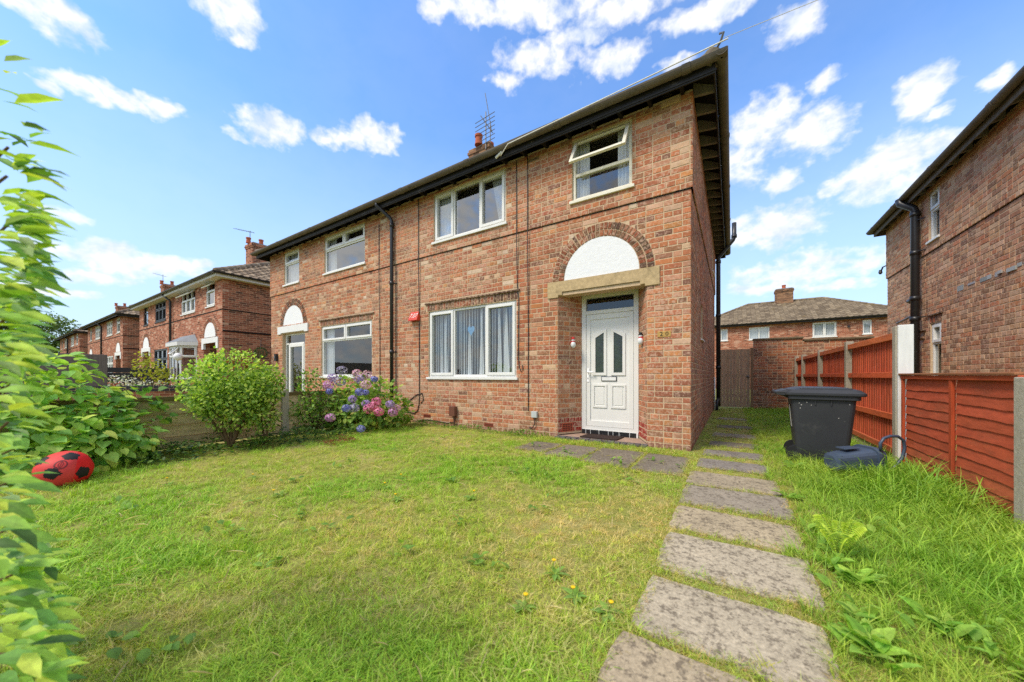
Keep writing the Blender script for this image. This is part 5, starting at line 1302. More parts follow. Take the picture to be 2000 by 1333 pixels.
def snowman(p, nrm, label, hat):
    t = root('snowman_ornament', p, label, 'ornament', 'snowman ornaments on the porch walls')
    x, y, z = p
    m = MB(); m.lathe(x + nrm[0] * 0.03, y + nrm[1] * 0.03, [(0.008, z - 0.075), (0.036, z - 0.055), (0.046, z - 0.02), (0.040, z + 0.015), (0.026, z + 0.035), (0.010, z + 0.038)], 14, lin(228, 230, 230)); m.build('body', M['plain'], t, smooth=True)
    m = MB(); m.lathe(x + nrm[0] * 0.03, y + nrm[1] * 0.03, [(0.010, z + 0.03), (0.029, z + 0.045), (0.032, z + 0.065), (0.020, z + 0.085)], 12, lin(226, 228, 226)); m.build('head', M['plain'], t, smooth=True)
    m = MB(); m.lathe(x + nrm[0] * 0.03, y + nrm[1] * 0.03, [(0.030, z + 0.028), (0.036, z + 0.036), (0.032, z + 0.047)], 12, lin(196, 36, 40)); m.box(x - 0.012, x + 0.014, y + nrm[1] * 0.07 - 0.006, y + nrm[1] * 0.07 + 0.006, z - 0.01, z + 0.04, lin(196, 36, 40)); m.build('scarf', M['plain'], t)
    m = MB(); m.lathe(x + nrm[0] * 0.03, y + nrm[1] * 0.03, [(0.038, z + 0.078), (0.038, z + 0.084), (0.024, z + 0.086), (0.022, z + 0.118), (0.005, z + 0.119)], 12, hat); m.build('hat', M['plain'], t)
pl = WL(0.30, 1.60, 0.0); snowman(pl, (WL.N.x, WL.N.y), 'snowman ornament with red hat on left porch wall', lin(206, 60, 56))
pr_ = WR(0.24, 1.60, 0.0); snowman(pr_, (WR.N.x, WR.N.y), 'snowman ornament with black hat on right porch wall beside the number plate', lin(34, 34, 36))
m = MB(); T = xform((-2.12, 5.40, 0.036), (1.0, 0.02), (0.1, 1.0)); loft(m, T, [(rrect(0, 0.60, 0, 0.34, 0.01, 2), 0.002), (rrect(0, 0.60, 0, 0.34, 0.01, 2), 0.016)]); tag(m.build('door_mat', M['mat']), 'dark brown door mat on the porch step', 'mat')
b = MB(); b.wbox(WF, -12.52, -12.40, 1.52, 1.75, 0.0, 0.07, lin(40, 42, 46)); b.wbox(WF, -12.50, -12.42, 1.60, 1.68, 0.069, 0.09, lin(90, 92, 96)); tag(b.build('wall_lantern', M['plain']), 'small black wall lantern left of the white glazed porch door', 'lamp')
m = MB(); m.lathe(-19.2, 4.6, [(0.02, 1.66), (0.10, 1.70), (0.15, 1.80), (0.15, 1.85), (0.10, 1.94), (0.02, 1.98)], 16, lin(236, 236, 236)); m.tube([(-19.2, 4.6, 0), (-19.2, 4.6, 1.55)], 0.04, 8, lin(60, 60, 60)); tag(m.build('globe_lamp', M['plain'], None, smooth=True), 'white globe garden lamp in front of the bay window', 'lamp')

# aerials on the chimneys
def aerial(base, top, booms, label, grid=False):
    t = root('tv_aerial', base, label, 'aerial')
    m = MB(); m.tube([base, top], 0.016, 6); m.build('mast', M['metal'], t)
    for (z, dirx, diry, rise, ln, el) in booms:
        d = Vector((dirx, diry, rise)).normalized(); p = Vector((top[0], top[1], z)); q_ = p + d * ln
        m = MB(); m.tube([p - d * ln * 0.25, q_], 0.012, 6); m.build('boom', M['metal'], t)
        s = d.cross(Vector((0, 0, 1))).normalized(); n_ = max(3, int(ln / 0.13))
        for k in range(n_):
            c = p.lerp(q_, (k + 0.5) / n_) - d * ln * 0.2
            m = MB(); m.tube([c - s * el, c + s * el], 0.006, 5); m.build('element', M['metal'], t)
    return t
aerial((XM + 0.3, 8.75, 7.6), (XM + 0.3, 8.75, 9.0), [(8.95, -0.16, -0.1, 1.1, 0.95, 0.09), (8.75, -0.55, -0.25, 0.9, 0.55, 0.08)], 'large spiky television aerial on chimney of the main pair')
t = root('aerial_grid', (XM + 0.3, 8.6, 8.3), 'wire grid reflector aerial strapped to the main chimney', 'aerial')
for k in range(7):
    m = MB(); m.tube([(XM - 0.1, 8.5, 8.15 + k * 0.13), (XM + 0.65, 8.5, 8.22 + k * 0.13)], 0.010, 5); m.build('element', M['metal'], t)
m = MB(); m.tube([(XM + 0.3, 8.52, 8.0), (XM + 0.3, 8.52, 9.15)], 0.018, 6); m.build('mast', M['metal'], t)
aerial((XM - 16.52, 8.6, 7.8), (XM - 16.52, 8.6, 9.3), [(9.25, -1.0, -0.6, 0.25, 1.0, 0.16)], 'television aerial on chimney of the next pair')
aerial((XM - 33.04, 8.6, 7.8), (XM - 33.04, 8.6, 9.4), [(9.3, -1.0, -0.4, 0.3, 1.1, 0.2)], 'television aerial above the second pair along the street')
m = MB(); p0, p1 = Vector((XR + 0.40, FY - 0.40, 5.19)), Vector((20, 7.9, 6.9)); pts = [p0.lerp(p1, k / 16) - Vector((0, 0, 0.25 * math.sin(math.pi * k / 16))) * 0.35 for k in range(17)]
m.tube(pts, 0.004, 5); tag(m.build('overhead_cable', M['white_board']), 'overhead wire leaving the corner of the roof across the sky', 'cable')
m = MB(); m.tube([(XR + 0.44, FY - 0.475, 5.10), (-1.6, FY - 0.475, 5.03), (-3.2, FY - 0.475, 4.97), (-3.45, FY - 0.33, 4.93)], 0.009, 6); tag(m.build('gutter_cable', M['white_board']), 'pale cable slung along the front gutter', 'cable')
m = MB(); m.tube([(-3.55, FY - 0.33, 4.93), (-3.40, FY - 0.36, 4.97)], 0.022, 8); tag(m.build('cable_clamp', M['white_board']), 'small white cable clamp on the gutter board between the upstairs windows', 'clamp')

# ------------------------------------------------------------------ the flat football
ball = root('football', (-5.42, 0.55, 0), 'half-deflated red and black football on the grass beside the large-leaved bush', 'ball')
def ico(sub):
    import bmesh
    bm = bmesh.new(); bmesh.ops.create_icosphere(bm, subdivisions=sub, radius=1.0)
    v = np.array([x.co[:] for x in bm.verts]); f = [[x.index for x in q_.verts] for q_ in bm.faces]; bm.free(); return v, f
V, F = ico(5); V0, F0 = ico(1)
rot = np.array(Matrix.Rotation(0.6, 3, 'Z') @ Matrix.Rotation(0.35, 3, 'X') @ Matrix.Rotation(0.5, 3, 'Y'))
V0r = V0 @ rot.T
def squash(P, lift=1.0):
    P = P * (1 + (lift - 1))
    dent = 0.10 * np.exp(-((P - np.array([0.35, -0.45, 0.75])) ** 2).sum(1) / 0.25) + 0.07 * np.exp(-((P - np.array([0.8, 0.5, 0.3])) ** 2).sum(1) / 0.12)
    Q = P * (1 - dent)[:, None]
    Q = Q * np.array([0.19, 0.185, 0.180]); Q[:, 2] = np.maximum(Q[:, 2], -0.135)
    tl = np.array(Matrix.Rotation(-0.18, 3, 'X')); Q = Q @ tl.T
    return Q + np.array([-5.42, 0.49, 0.145])
ctr = np.array([V[f].mean(0) for f in F]); ctr /= np.linalg.norm(ctr, axis=1)[:, None]
cosd = ctr @ V0r.T; best = cosd.max(1); which = cosd.argmax(1)
# pentagons: five-sided patches around the twelve icosahedron corners
pent = np.zeros(len(F), bool)
for i in range(12):
    nb = np.argsort(-(V0r @ V0r[i]))[1:6]
    e = np.array([V0r[k] - V0r[i] * (V0r[k] @ V0r[i]) for k in nb]); e /= np.linalg.norm(e, axis=1)[:, None]
    loc = ctr - V0r[i] * (ctr @ V0r[i])[:, None]
    inside = (-(loc @ e.T)).max(1) < 0.0 + 0.27
    pent |= inside & (best > 0.80) & (which == i)
P_ = squash(V)
m = MB(); m.v = [tuple(p) for p in P_]; m.f = [tuple(f) for f, k in zip(F, pent) if not k]; m.c = [(lin(214, 66, 64) if c[1] < 0.25 else lin(226, 36, 40)) for c, k in zip(ctr, pent) if not k]
m.build('skin', M['ball'], ball, smooth=True)
PB = squash(V, 1.006)
for i in range(12):
    fs = [tuple(f) for f, k, w_ in zip(F, pent, which) if k and w_ == i]
    if not fs: continue
    used = sorted({a for f in fs for a in f}); mp = {a: n_ for n_, a in enumerate(used)}
    m = MB(); m.v = [tuple(PB[a]) for a in used]; m.f = [tuple(mp[a] for a in f) for f in fs]; m.c = [lin(36, 34, 36)] * len(fs); m.build('black_panel', M['ball'], ball, smooth=True)
# round printed emblem: ring with crossing curved strokes
def on_ball(th, ph, lift=1.012):
    d = np.array([[math.cos(ph) * math.cos(th), math.cos(ph) * math.sin(th), math.sin(ph)]]); return tuple(squash(d, lift)[0])
eth, eph = -0.30, 0.42
m = MB(); n = 28
for k in range(n):
    a0, a1 = 2 * math.pi * k / n, 2 * math.pi * (k + 1) / n
    m.poly([on_ball(eth + r * math.cos(a), eph + r * math.sin(a)) for r, a in ((0.20, a0), (0.25, a0), (0.25, a1), (0.20, a1))], lin(110, 26, 30))
for off in (-0.09, 0.0, 0.09):
    for k in range(8):
        y0, y1 = -0.18 + 0.36 * k / 8, -0.18 + 0.36 * (k + 1) / 8; f = lambda y: off * (1 - (y / 0.19) ** 2)
        m.poly([on_ball(eth + f(y0) - 0.013, eph + y0), on_ball(eth + f(y0) + 0.013, eph + y0), on_ball(eth + f(y1) + 0.013, eph + y1), on_ball(eth + f(y1) - 0.013, eph + y1)], lin(110, 26, 30))
m.build('emblem', M['plain'], ball)
# ------------------------------------------------------------------ foliage
rng = np.random.default_rng(4)
random.seed(4)
def leaf_shape(kind):
    if kind == 'heart':
        v = [(0, 0, 0), (-0.22, -0.12, 0.02), (-0.44, 0.10, 0.07), (-0.46, 0.38, 0.08), (-0.26, 0.72, 0.03), (0, 1.0, -0.12), (0.26, 0.72, 0.03), (0.46, 0.38, 0.08), (0.44, 0.10, 0.07), (0.22, -0.12, 0.02), (0, 0.40, 0.0), (0, 0.72, -0.03)]
        t = [(0, 2, 1), (0, 10, 2), (2, 10, 3), (3, 10, 4), (4, 10, 11), (4, 11, 5), (5, 11, 6), (6, 11, 10), (6, 10, 7), (7, 10, 8), (8, 10, 0), (8, 0, 9)]
    elif kind == 'blade':
        w = 0.16
        v = [(0, 0, 0), (-w, 0.30, 0.05), (-w * 0.9, 0.62, 0.03), (0, 1.0, -0.10), (w * 0.9, 0.62, 0.03), (w, 0.30, 0.05), (0, 0.32, 0.0), (0, 0.64, -0.01)]
        t = [(0, 6, 1), (0, 5, 6), (1, 6, 7), (1, 7, 2), (6, 5, 4), (6, 4, 7), (2, 7, 3), (7, 4, 3)]
    elif kind == 'dock':
        w = 0.19
        v = [(0, 0, 0), (-0.05, 0.14, 0.0), (-w, 0.34, 0.06), (-w * 1.05, 0.62, 0.05), (-w * 0.5, 0.88, -0.04), (0, 1.0, -0.14), (w * 0.5, 0.88, -0.04), (w * 1.05, 0.62, 0.05), (w, 0.34, 0.06), (0.05, 0.14, 0.0), (0, 0.35, 0.02), (0, 0.66, 0.01), (0, 0.88, -0.06)]
        t = [(0, 10, 1), (1, 10, 2), (2, 10, 11), (2, 11, 3), (3, 11, 12), (3, 12, 4), (4, 12, 5), (0, 9, 10), (9, 8, 10), (10, 8, 7), (10, 7, 11), (11, 7, 6), (11, 6, 12), (12, 6, 5)]
    else:
        w = 0.30
        v = [(0, 0, 0), (-w, 0.35, 0.07), (-w * 0.85, 0.66, 0.05), (0, 1.0, -0.06), (w * 0.85, 0.66, 0.05), (w, 0.35, 0.07), (0, 0.36, 0.0), (0, 0.68, 0.0)]
        t = [(0, 6, 1), (0, 5, 6), (1, 6, 7), (1, 7, 2), (6, 5, 4), (6, 4, 7), (2, 7, 3), (7, 4, 3)]
    v, t = np.array(v, float), np.array(t, int)
    return v, t
def leaf_shade(v, t):
    """midrib shading put into the colour: one half lighter, tip brighter"""
    c = v[t].mean(1); return np.where(c[:, 0] < 0, 1.06, 0.86) * (0.92 + 0.16 * np.clip(c[:, 1], 0, 1))

def tri_mesh(name, V, T, C):
    me = bpy.data.meshes.new(name)
    me.vertices.add(len(V)); me.vertices.foreach_set('co', np.ascontiguousarray(V, dtype=np.float32).ravel())
    me.loops.add(len(T) * 3); me.loops.foreach_set('vertex_index', np.ascontiguousarray(T, dtype=np.int32).ravel())
    me.polygons.add(len(T)); me.polygons.foreach_set('loop_start', np.arange(0, len(T) * 3, 3, dtype=np.int32))
    try: me.polygons.foreach_set('loop_total', np.full(len(T), 3, dtype=np.int32))
    except Exception: pass
    at = me.attributes.new('Col', 'FLOAT_COLOR', 'FACE')
    at.data.foreach_set('color', np.concatenate([C, np.ones((len(C), 1))], 1).astype(np.float32).ravel())
    me.polygons.foreach_set('use_smooth', np.ones(len(T), dtype=bool))
    me.update(calc_edges=True); me.validate()
    return me

def unit(a): return a / np.maximum(np.linalg.norm(a, axis=-1, keepdims=True), 1e-6)
def axes(D, U):
    y = unit(D); z = unit(U - (U * y).sum(1, keepdims=True) * y); x = np.cross(y, z); return x, y, z

def leaves(parent, P, D, U, S, C, shape='ovate', mat='leaf', n_obj=0, name='foliage', obj_name='leaf', width=1.0):
    """many leaves: the ones that show largest become parts of their own, the rest one stuff mesh"""
    v, t = leaf_shape(shape); v = v * np.array([width, 1, 1])
    x, y, z = axes(D, U); N_ = len(P)
    idx = np.zeros(N_, bool)
    if n_obj:
        _, _, d = project(P); score = S / np.maximum(d, 0.3) * in_view(P, 0)
        o = np.argsort(-score)[:n_obj]; idx[o[score[o] > 0]] = True
        pool = {}
        for i in np.where(idx)[0]:
            c = tuple(np.round(C[i] * 24) / 24 + 0.01)
            if c not in pool:
                me = tri_mesh(obj_name, v, t, np.tile(c, (len(t), 1)) * leaf_shade(v, t)[:, None]); me.materials.append(M[mat]); pool[c] = me
            ob = bpy.data.objects.new(obj_name, pool[c]); COL.objects.link(ob)
            ob.parent = parent; base = parent.location if (parent.type == 'EMPTY') else Vector((0, 0, 0))
            mt = Matrix(((*(x[i] * S[i]),), (*(y[i] * S[i]),), (*(z[i] * S[i]),))).transposed().to_4x4(); mt.translation = Vector(P[i]) - base
            ob.matrix_basis = mt
    r = ~idx
    if r.any():
        Pr, Sr = P[r], S[r]
        VV = (Pr[:, None, :] + Sr[:, None, None] * (v[None, :, 0:1] * x[r][:, None, :] + v[None, :, 1:2] * y[r][:, None, :] + v[None, :, 2:3] * z[r][:, None, :])).reshape(-1, 3)
        TT = (t[None] + (np.arange(r.sum()) * len(v))[:, None, None]).reshape(-1, 3)
        me = tri_mesh(name, VV, TT, np.repeat(C[r], len(t), 0) * np.tile(leaf_shade(v, t), int(r.sum()))[:, None])
        o = link_mesh(name, me, M[mat], parent, 'stuff')
        return o

def cols(n, palette, wts, jit=0.16):
    p = np.array([lin(*c) for c in palette]); k = rng.choice(len(p), n, p=np.array(wts) / sum(wts))
    return p[k] * (1 + rng.uniform(-jit, jit, (n, 1)))
def sphere(n): return unit(rng.normal(size=(n, 3)))
def blob_points(blobs, n, shell=0.35):
    """points in the outer layer of several ellipsoids; returns position and outward direction"""
    vol = np.array([b[3] * b[4] * b[5] for b in blobs]) ** (2 / 3); k = rng.choice(len(blobs), n, p=vol / vol.sum())
    B = np.array(blobs, float)[k]; d = sphere(n); r = 1 - shell * rng.random(n) ** 1.6
    return B[:, :3] + d * B[:, 3:6] * r[:, None], unit(d / B[:, 3:6])

def stems(parent, base, tips, r=0.012, name='stem', mat='bark', wob=0.06, n=6):
    for tp in tips:
        a, b = Vector(base), Vector(tp); pts = []
        off = Vector((random.uniform(-1, 1), random.uniform(-1, 1), 0)) * wob
        for k in range(n + 1):
            s = k / n; pts.append(a.lerp(b, s) + off * math.sin(math.pi * s) + Vector((random.uniform(-1, 1), random.uniform(-1, 1), random.uniform(-1, 1))) * wob * 0.15)
        MB().tube(pts, r, 6, taper=[1 - 0.65 * k / n for k in range(n + 1)]).build(name, M[mat], parent, smooth=True)

# big-leaved bush on the left
bb = root('large_leaved_bush', (-6.4, 0.0, 0), 'bright green bush with big heart-shaped leaves spilling over the left fence', 'bush')
blobs = [(-6.55, 0.18, 0.72, 0.62, 0.50, 0.72), (-6.5, 0.58, 0.62, 0.55, 0.34, 0.72), (-6.45, 0.85, 0.42, 0.50, 0.28, 0.52), (-6.30, 1.08, 0.26, 0.42, 0.24, 0.34), (-6.15, 0.30, 0.34, 0.60, 0.50, 0.42), (-6.1, 0.75, 0.26, 0.50, 0.35, 0.34), (-6.7, -0.5, 0.75, 0.8, 0.6, 0.75)]
P, O = blob_points(blobs, 2400, 0.45); ok = P[:, 2] > 0.03; P, O = P[ok], O[ok]; n = len(P)
D = unit(O * 0.55 + sphere(n) * 0.55 + np.array([0.25, 0.15, -0.42])); U = unit(O * 0.7 + np.array([0.2, 0, 1.0]) + sphere(n) * 0.35)
C = cols(n, [(200, 228, 106), (178, 218, 102), (150, 200, 100), (222, 234, 110), (118, 166, 80)], [3, 4, 3.5, 1.6, 1.5])
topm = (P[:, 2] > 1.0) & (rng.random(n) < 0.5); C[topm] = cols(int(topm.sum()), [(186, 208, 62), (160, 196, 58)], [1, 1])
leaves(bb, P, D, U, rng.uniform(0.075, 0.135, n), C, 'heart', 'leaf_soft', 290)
stems(bb, (-6.6, -0.1, 0), [(-6.3, 0.6, 0.8), (-6.2, 0.2, 0.9), (-6.7, -0.5, 1.3), (-6.5, 0.3, 1.2), (-6.3, 1.0, 0.5), (-6.9, 0.6, 0.9)], 0.016)
# trailing shoots over the fence post
tr = root('trailing_vine', (-6.6, 1.2, 0), 'trailing leafy vine climbing over the low fence post', 'plant')
n = 60; s = rng.random(n); P = np.stack([-6.55 + rng.normal(0, 0.10, n), 0.95 + s * 0.55 + rng.normal(0, 0.05, n), 0.82 - 0.25 * s + rng.normal(0, 0.10, n)], 1)
leaves(tr, P, unit(sphere(n) + [0.3, 0.5, -0.3]), unit(sphere(n) * 0.4 + [0.5, 0, 1.0]), rng.uniform(0.07, 0.12, n), cols(n, [(128, 172, 66), (100, 150, 58), (160, 186, 60)], [3, 3, 1]), 'heart', 'leaf_soft', 60)
stems(tr, (-6.55, 0.9, 0.2), [(-6.5, 1.3, 0.8), (-6.55, 1.55, 0.62)], 0.007)

# foreground shrub with narrow leaves, at the very edge of the view
fs = root('narrow_leaved_shrub', (-2.6, -0.35, 0), 'narrow-leaved green shrub crowding in close at the left edge', 'shrub')
def foliage_column(zlo, zhi, lat, spread, n):
    z = rng.uniform(zlo, zhi, n); t = rng.uniform(0.80, 1.35, n); k = lat - np.abs(rng.normal(0, spread, n))
    P = FWD[None] * t[:, None] + RGT[None] * (k * t)[:, None]; P[:, 2] = z
    return P
parts_ = [(0.02, 0.42, -1.345, 0.09, 230), (0.38, 0.75, -1.42, 0.06, 90), (0.72, 1.10, -1.44, 0.05, 60), (1.08, 1.26, -1.43, 0.05, 110), (1.25, 1.42, -1.395, 0.07, 150), (1.40, 1.60, -1.395, 0.06, 95), (1.56, 1.74, -1.385, 0.05, 22), (1.84, 1.90, -1.46, 0.04, 9)]
P = np.concatenate([foliage_column(*a) for a in parts_]); n = len(P)
D = unit(RGT[None] * 1.0 + sphere(n) * 0.42 + np.array([0, 0, -0.10])); U = unit(np.array([0, 0, 1.0]) + sphere(n) * 0.45 - FWD[None] * 0.25)
C = cols(n, [(186, 214, 76), (152, 196, 76), (116, 164, 72), (212, 226, 88), (156, 182, 122), (84, 122, 56)], [4, 4, 3, 1.6, 1.5, 1.6])
leaves(fs, P, D, U, rng.uniform(0.065, 0.105, n), C, 'blade', 'leaf_soft', 280, width=1.0)
for k in range(16):
    z = 0.1 + 1.55 * k / 15; t = random.uniform(0.85, 1.25); tip = FWD * t + RGT * (-1.45 * t)
    stems(fs, (-2.75, -0.3, max(0.0, z - 0.45)), [(tip[0], tip[1], z)], 0.008, wob=0.05)

# privet bush in front of the low fence
pv = root('privet_bush', (-6.1, 2.05, 0), 'rounded privet bush with small leaves and bare lower stems before the left fence', 'bush')
blobs = [(-6.12, 2.05, 1.02, 0.50, 0.52, 0.40), (-6.2, 1.72, 0.90, 0.42, 0.42, 0.38), (-6.1, 2.45, 0.88, 0.42, 0.38, 0.36), (-6.1, 2.1, 0.72, 0.48, 0.55, 0.26), (-6.0, 2.62, 0.92, 0.22, 0.20, 0.26), (-6.1, 1.6, 0.72, 0.26, 0.22, 0.24), (-6.12, 2.1, 0.50, 0.42, 0.52, 0.24), (-6.05, 2.5, 0.42, 0.26, 0.24, 0.24)]
blobs = [(x, 2.12 + (y - 2.12) * 0.78, z, rx, ry * 0.8, rz) for x, y, z, rx, ry, rz in blobs]
P, O = blob_points(blobs, 9000, 0.65); n = len(P)
P += rng.normal(0, 0.025, P.shape)
D = unit(O * 0.6 + sphere(n) * 0.8 + [0, 0, 0.25]); U = unit(O * 0.5 + sphere(n) * 0.6 + [0, 0, 0.7])
C = cols(n, [(204, 224, 106), (176, 206, 94), (142, 178, 82), (98, 132, 62), (222, 232, 118)], [3, 3.5, 3, 2, 1.2])
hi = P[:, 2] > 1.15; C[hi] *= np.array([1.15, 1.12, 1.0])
brown = ((P - np.array([-5.75, 2.0, 1.22])) ** 2).sum(1) < 0.018; C[brown] = cols(int(brown.sum()), [(150, 96, 58), (124, 84, 56)], [1, 1])
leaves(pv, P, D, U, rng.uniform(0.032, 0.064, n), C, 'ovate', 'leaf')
stems(pv, (-6.12, 2.02, 0), [(-6.0, 1.75, 0.8), (-6.2, 2.0, 0.95), (-6.0, 2.3, 0.85), (-6.2, 2.5, 0.9), (-6.3, 1.6, 0.8)], 0.026, wob=0.04)
stems(pv, (-6.02, 2.42, 0), [(-5.95, 2.6, 0.95), (-6.1, 2.35, 0.8), (-5.85, 2.5, 0.7)], 0.016, wob=0.05)

# hydrangea at the foot of the downpipe
hy = root('hydrangea', (-6.1, 4.3, 0), 'hydrangea bush with purple, blue and pink flower heads by the downpipe', 'bush')
blobs = [(-6.35, 4.25, 0.62, 0.60, 0.48, 0.46), (-5.98, 4.45, 0.50, 0.50, 0.42, 0.50), (-6.45, 3.95, 0.42, 0.45, 0.36, 0.38), (-5.85, 4.75, 0.30, 0.32, 0.30, 0.30), (-6.1, 4.1, 0.35, 0.55, 0.40, 0.30)]
P, O = blob_points(blobs, 1700, 0.6); ok = P[:, 2] > 0.05; P, O = P[ok], O[ok]; n = len(P)
D = unit(O * 0.7 + sphere(n) * 0.6 + [0, -0.1, -0.25]); U = unit(O * 0.6 + sphere(n) * 0.4 + [0, 0, 0.9])
C = cols(n, [(174, 206, 94), (144, 182, 82), (200, 216, 100), (106, 142, 66), (208, 194, 108)], [3, 4, 2, 2, 0.7])
leaves(hy, P, D, U, rng.uniform(0.07, 0.12, n), C, 'ovate', 'leaf_soft', 120, width=1.25)
stems(hy, (-6.1, 4.25, 0), [(-6.4, 4.0, 0.6), (-6.0, 4.1, 0.7), (-6.3, 4.4, 0.8), (-5.8, 4.5, 0.6), (-6.5, 4.2, 0.7), (-5.7, 4.7, 0.4)], 0.010)
def unproject(x, y, t): p = FWD * t + RGT * ((x - 1000) / FPX * t); return np.array([p[0], p[1], CAM_H + (HORIZON - y) / FPX * t])
heads = [(668, 724, 6.55, 'd'), (650, 738, 6.5, 'v'), (641, 753, 6.3, 'm'), (664, 746, 6.5, 'd'), (697, 730, 6.7, 'p'), (717, 732, 6.75, 'p'), (701, 741, 6.55, 'v'), (731, 741, 6.7, 'b'), (715, 752, 6.5, 'p'), (702, 766, 6.35, 'b'), (714, 767, 6.4, 'b'),
         (689, 780, 6.3, 'v'), (715, 789, 6.2, 'v'), (735, 784, 6.4, 'k'), (731, 793, 6.25, 'k'), (740, 805, 6.2, 'k'), (721, 799, 6.15, 'k'), (762, 790, 6.5, 'v'), (767, 806, 6.45, 'm'), (775, 798, 6.6, 'p'), (676, 798, 6.05, 'b'), (645, 816, 5.9, 'm'), (643, 765, 6.2, 'b'), (705, 838, 5.95, 'b'), (692, 797, 6.2, 'd')]
HC = {'d': [(150, 142, 178), (206, 200, 214)], 'v': [(164, 138, 200), (206, 182, 216)], 'm': [(198, 136, 194), (224, 178, 212)], 'p': [(212, 162, 190), (234, 204, 210)], 'b': [(126, 128, 200), (172, 176, 222)], 'k': [(224, 120, 164), (240, 164, 190)]}
for (x, y, t, k) in heads:
    c = unproject(x, y, t); r = random.uniform(0.075, 0.102) * (0.8 if k == 'b' else 1.0)
    q = 120; d = sphere(q); P = c + d * r * np.array([1, 1, 0.85]); u = d + sphere(q) * 0.25
    v, tt = leaf_shape('ovate'); xx, yy, zz = axes(np.cross(d, sphere(q)), u); s = rng.uniform(0.026, 0.038, q)
    v = v * np.array([1.5, 1, 1]) - np.array([0, 0.5, 0])
    VV = (P[:, None] + s[:, None, None] * (v[None, :, :1] * xx[:, None] + v[None, :, 1:2] * yy[:, None] + v[None, :, 2:] * zz[:, None])).reshape(-1, 3)
    TT = (tt[None] + (np.arange(q) * len(v))[:, None, None]).reshape(-1, 3)
    o = link_mesh('flower_head', tri_mesh('flower_head', VV, TT, np.repeat(cols(q, HC[k], [2, 1]), len(tt), 0)), M['petal'], hy)

# shrub between privet and hydrangea
sh = root('upright_shrub', (-6.65, 3.5, 0), 'leafy upright shrub between the fence post and the hydrangea', 'shrub')
P, O = blob_points([(-6.7, 3.45, 0.62, 0.28, 0.36, 0.48), (-6.6, 3.7, 0.40, 0.30, 0.34, 0.34), (-6.55, 3.3, 0.36, 0.26, 0.26, 0.30), (-6.75, 3.5, 1.0, 0.12, 0.18, 0.22)], 1500, 0.7); n = len(P)
leaves(sh, P, unit(O * 0.5 + sphere(n) * 0.7 + [0, 0, 0.2]), unit(O * 0.4 + sphere(n) * 0.5 + [0, 0, 0.8]), rng.uniform(0.035, 0.07, n), cols(n, [(142, 180, 72), (112, 152, 62), (86, 122, 52), (168, 194, 80)], [3, 3, 2, 1]))
stems(sh, (-6.65, 3.5, 0), [(-6.75, 3.4, 1.1), (-6.6, 3.6, 0.8), (-6.7, 3.3, 0.7), (-6.5, 3.75, 0.5)], 0.012)

# ground cover, brambles and dead leaves along the left border
def ground_cover(name, label, region, n, pal, wts, size, h, mat='leaf', shape='ovate'):
    P = []
    while len(P) < n:
        x, y = rng.uniform(region[0], region[1]), rng.uniform(region[2], region[3])
        f = 0.5 + 0.5 * math.sin(x * 5.1 + 1) * math.sin(y * 4.3 + 2)
        if rng.random() < 0.35 + 0.65 * f: P.append((x, y, 0.02 + h * f * rng.random()))
    P = np.array(P)
    o = leaves(None, P, unit(sphere(n) * [1, 1, 0.35]), unit(sphere(n) * 0.45 + [0.2, 0, 1.0]), rng.uniform(*size, n), cols(n, pal, wts), shape, mat, name=name)
    tag(o, label, None, None, 'stuff'); return o
ground_cover('ivy_ground_cover', 'dark ivy and bramble creeping along the foot of the left fence', (-6.62, -5.55, 1.0, 4.0), 2600, [(74, 104, 46), (98, 132, 52), (58, 84, 40), (126, 156, 60)], [3, 3, 2, 1.2], (0.03, 0.065), 0.22)
ground_cover('dead_leaf_litter', 'patch of red-brown withered leaves in the left border', (-5.55, -4.95, 2.85, 3.35), 330, [(146, 78, 52), (120, 68, 48), (162, 104, 70)], [2, 2, 1], (0.02, 0.04), 0.10)
ground_cover('wall_foot_weeds', 'low weeds along the foot of the front wall', (-5.9, -2.6, 5.05, 5.32), 800, [(110, 150, 54), (86, 126, 46), (140, 170, 60)], [2, 2, 1], (0.025, 0.05), 0.12)

def fern(p, label, n=8, ln=0.34, pal=((176, 206, 62), (150, 190, 60)), up=0.9, group='ferns'):
    t = root('fern', p, label, 'fern', group)
    for k in range(n):
        a = 2 * math.pi * k / n + random.uniform(-0.3, 0.3); L_ = ln * random.uniform(0.75, 1.1); d = np.array([math.cos(a), math.sin(a), 0])
        m_ = 18; P, D, S = [], [], []
        for i in range(m_):
            s = (i + 1) / m_; c = np.array(p) + d * (L_ * 0.34 * s) + np.array([0, 0, L_ * up * (s - 0.45 * s * s)])
            side = np.cross(d, [0, 0, 1])
            for sg in (-1, 1): P.append(c); D.append(side * sg + d * 0.45 + np.array([0, 0, -0.1])); S.append(L_ * 0.22 * math.sin(math.pi * min(1, 0.25 + 0.78 * (1 - s))) + 0.006)
        P, D, S = np.array(P), unit(np.array(D)), np.array(S); q = len(P)
        v, tt = leaf_shape('blade'); v = v * np.array([0.62, 1, 1]); x, y, z = axes(D, np.tile([0, 0, 1.0], (q, 1)))
        VV = (P[:, None] + S[:, None, None] * (v[None, :, :1] * x[:, None] + v[None, :, 1:2] * y[:, None] + v[None, :, 2:] * z[:, None])).reshape(-1, 3)
        link_mesh('frond', tri_mesh('frond', VV, (tt[None] + (np.arange(q) * len(v))[:, None, None]).reshape(-1, 3), np.repeat(cols(q, pal, [1, 1]), len(tt), 0)), M['leaf_soft'], t)
fern((0.50, 2.62, 0.0), 'bright yellow-green fern at right edge of the path', 8, 0.27, ((206, 222, 84), (188, 212, 76)), 1.5)
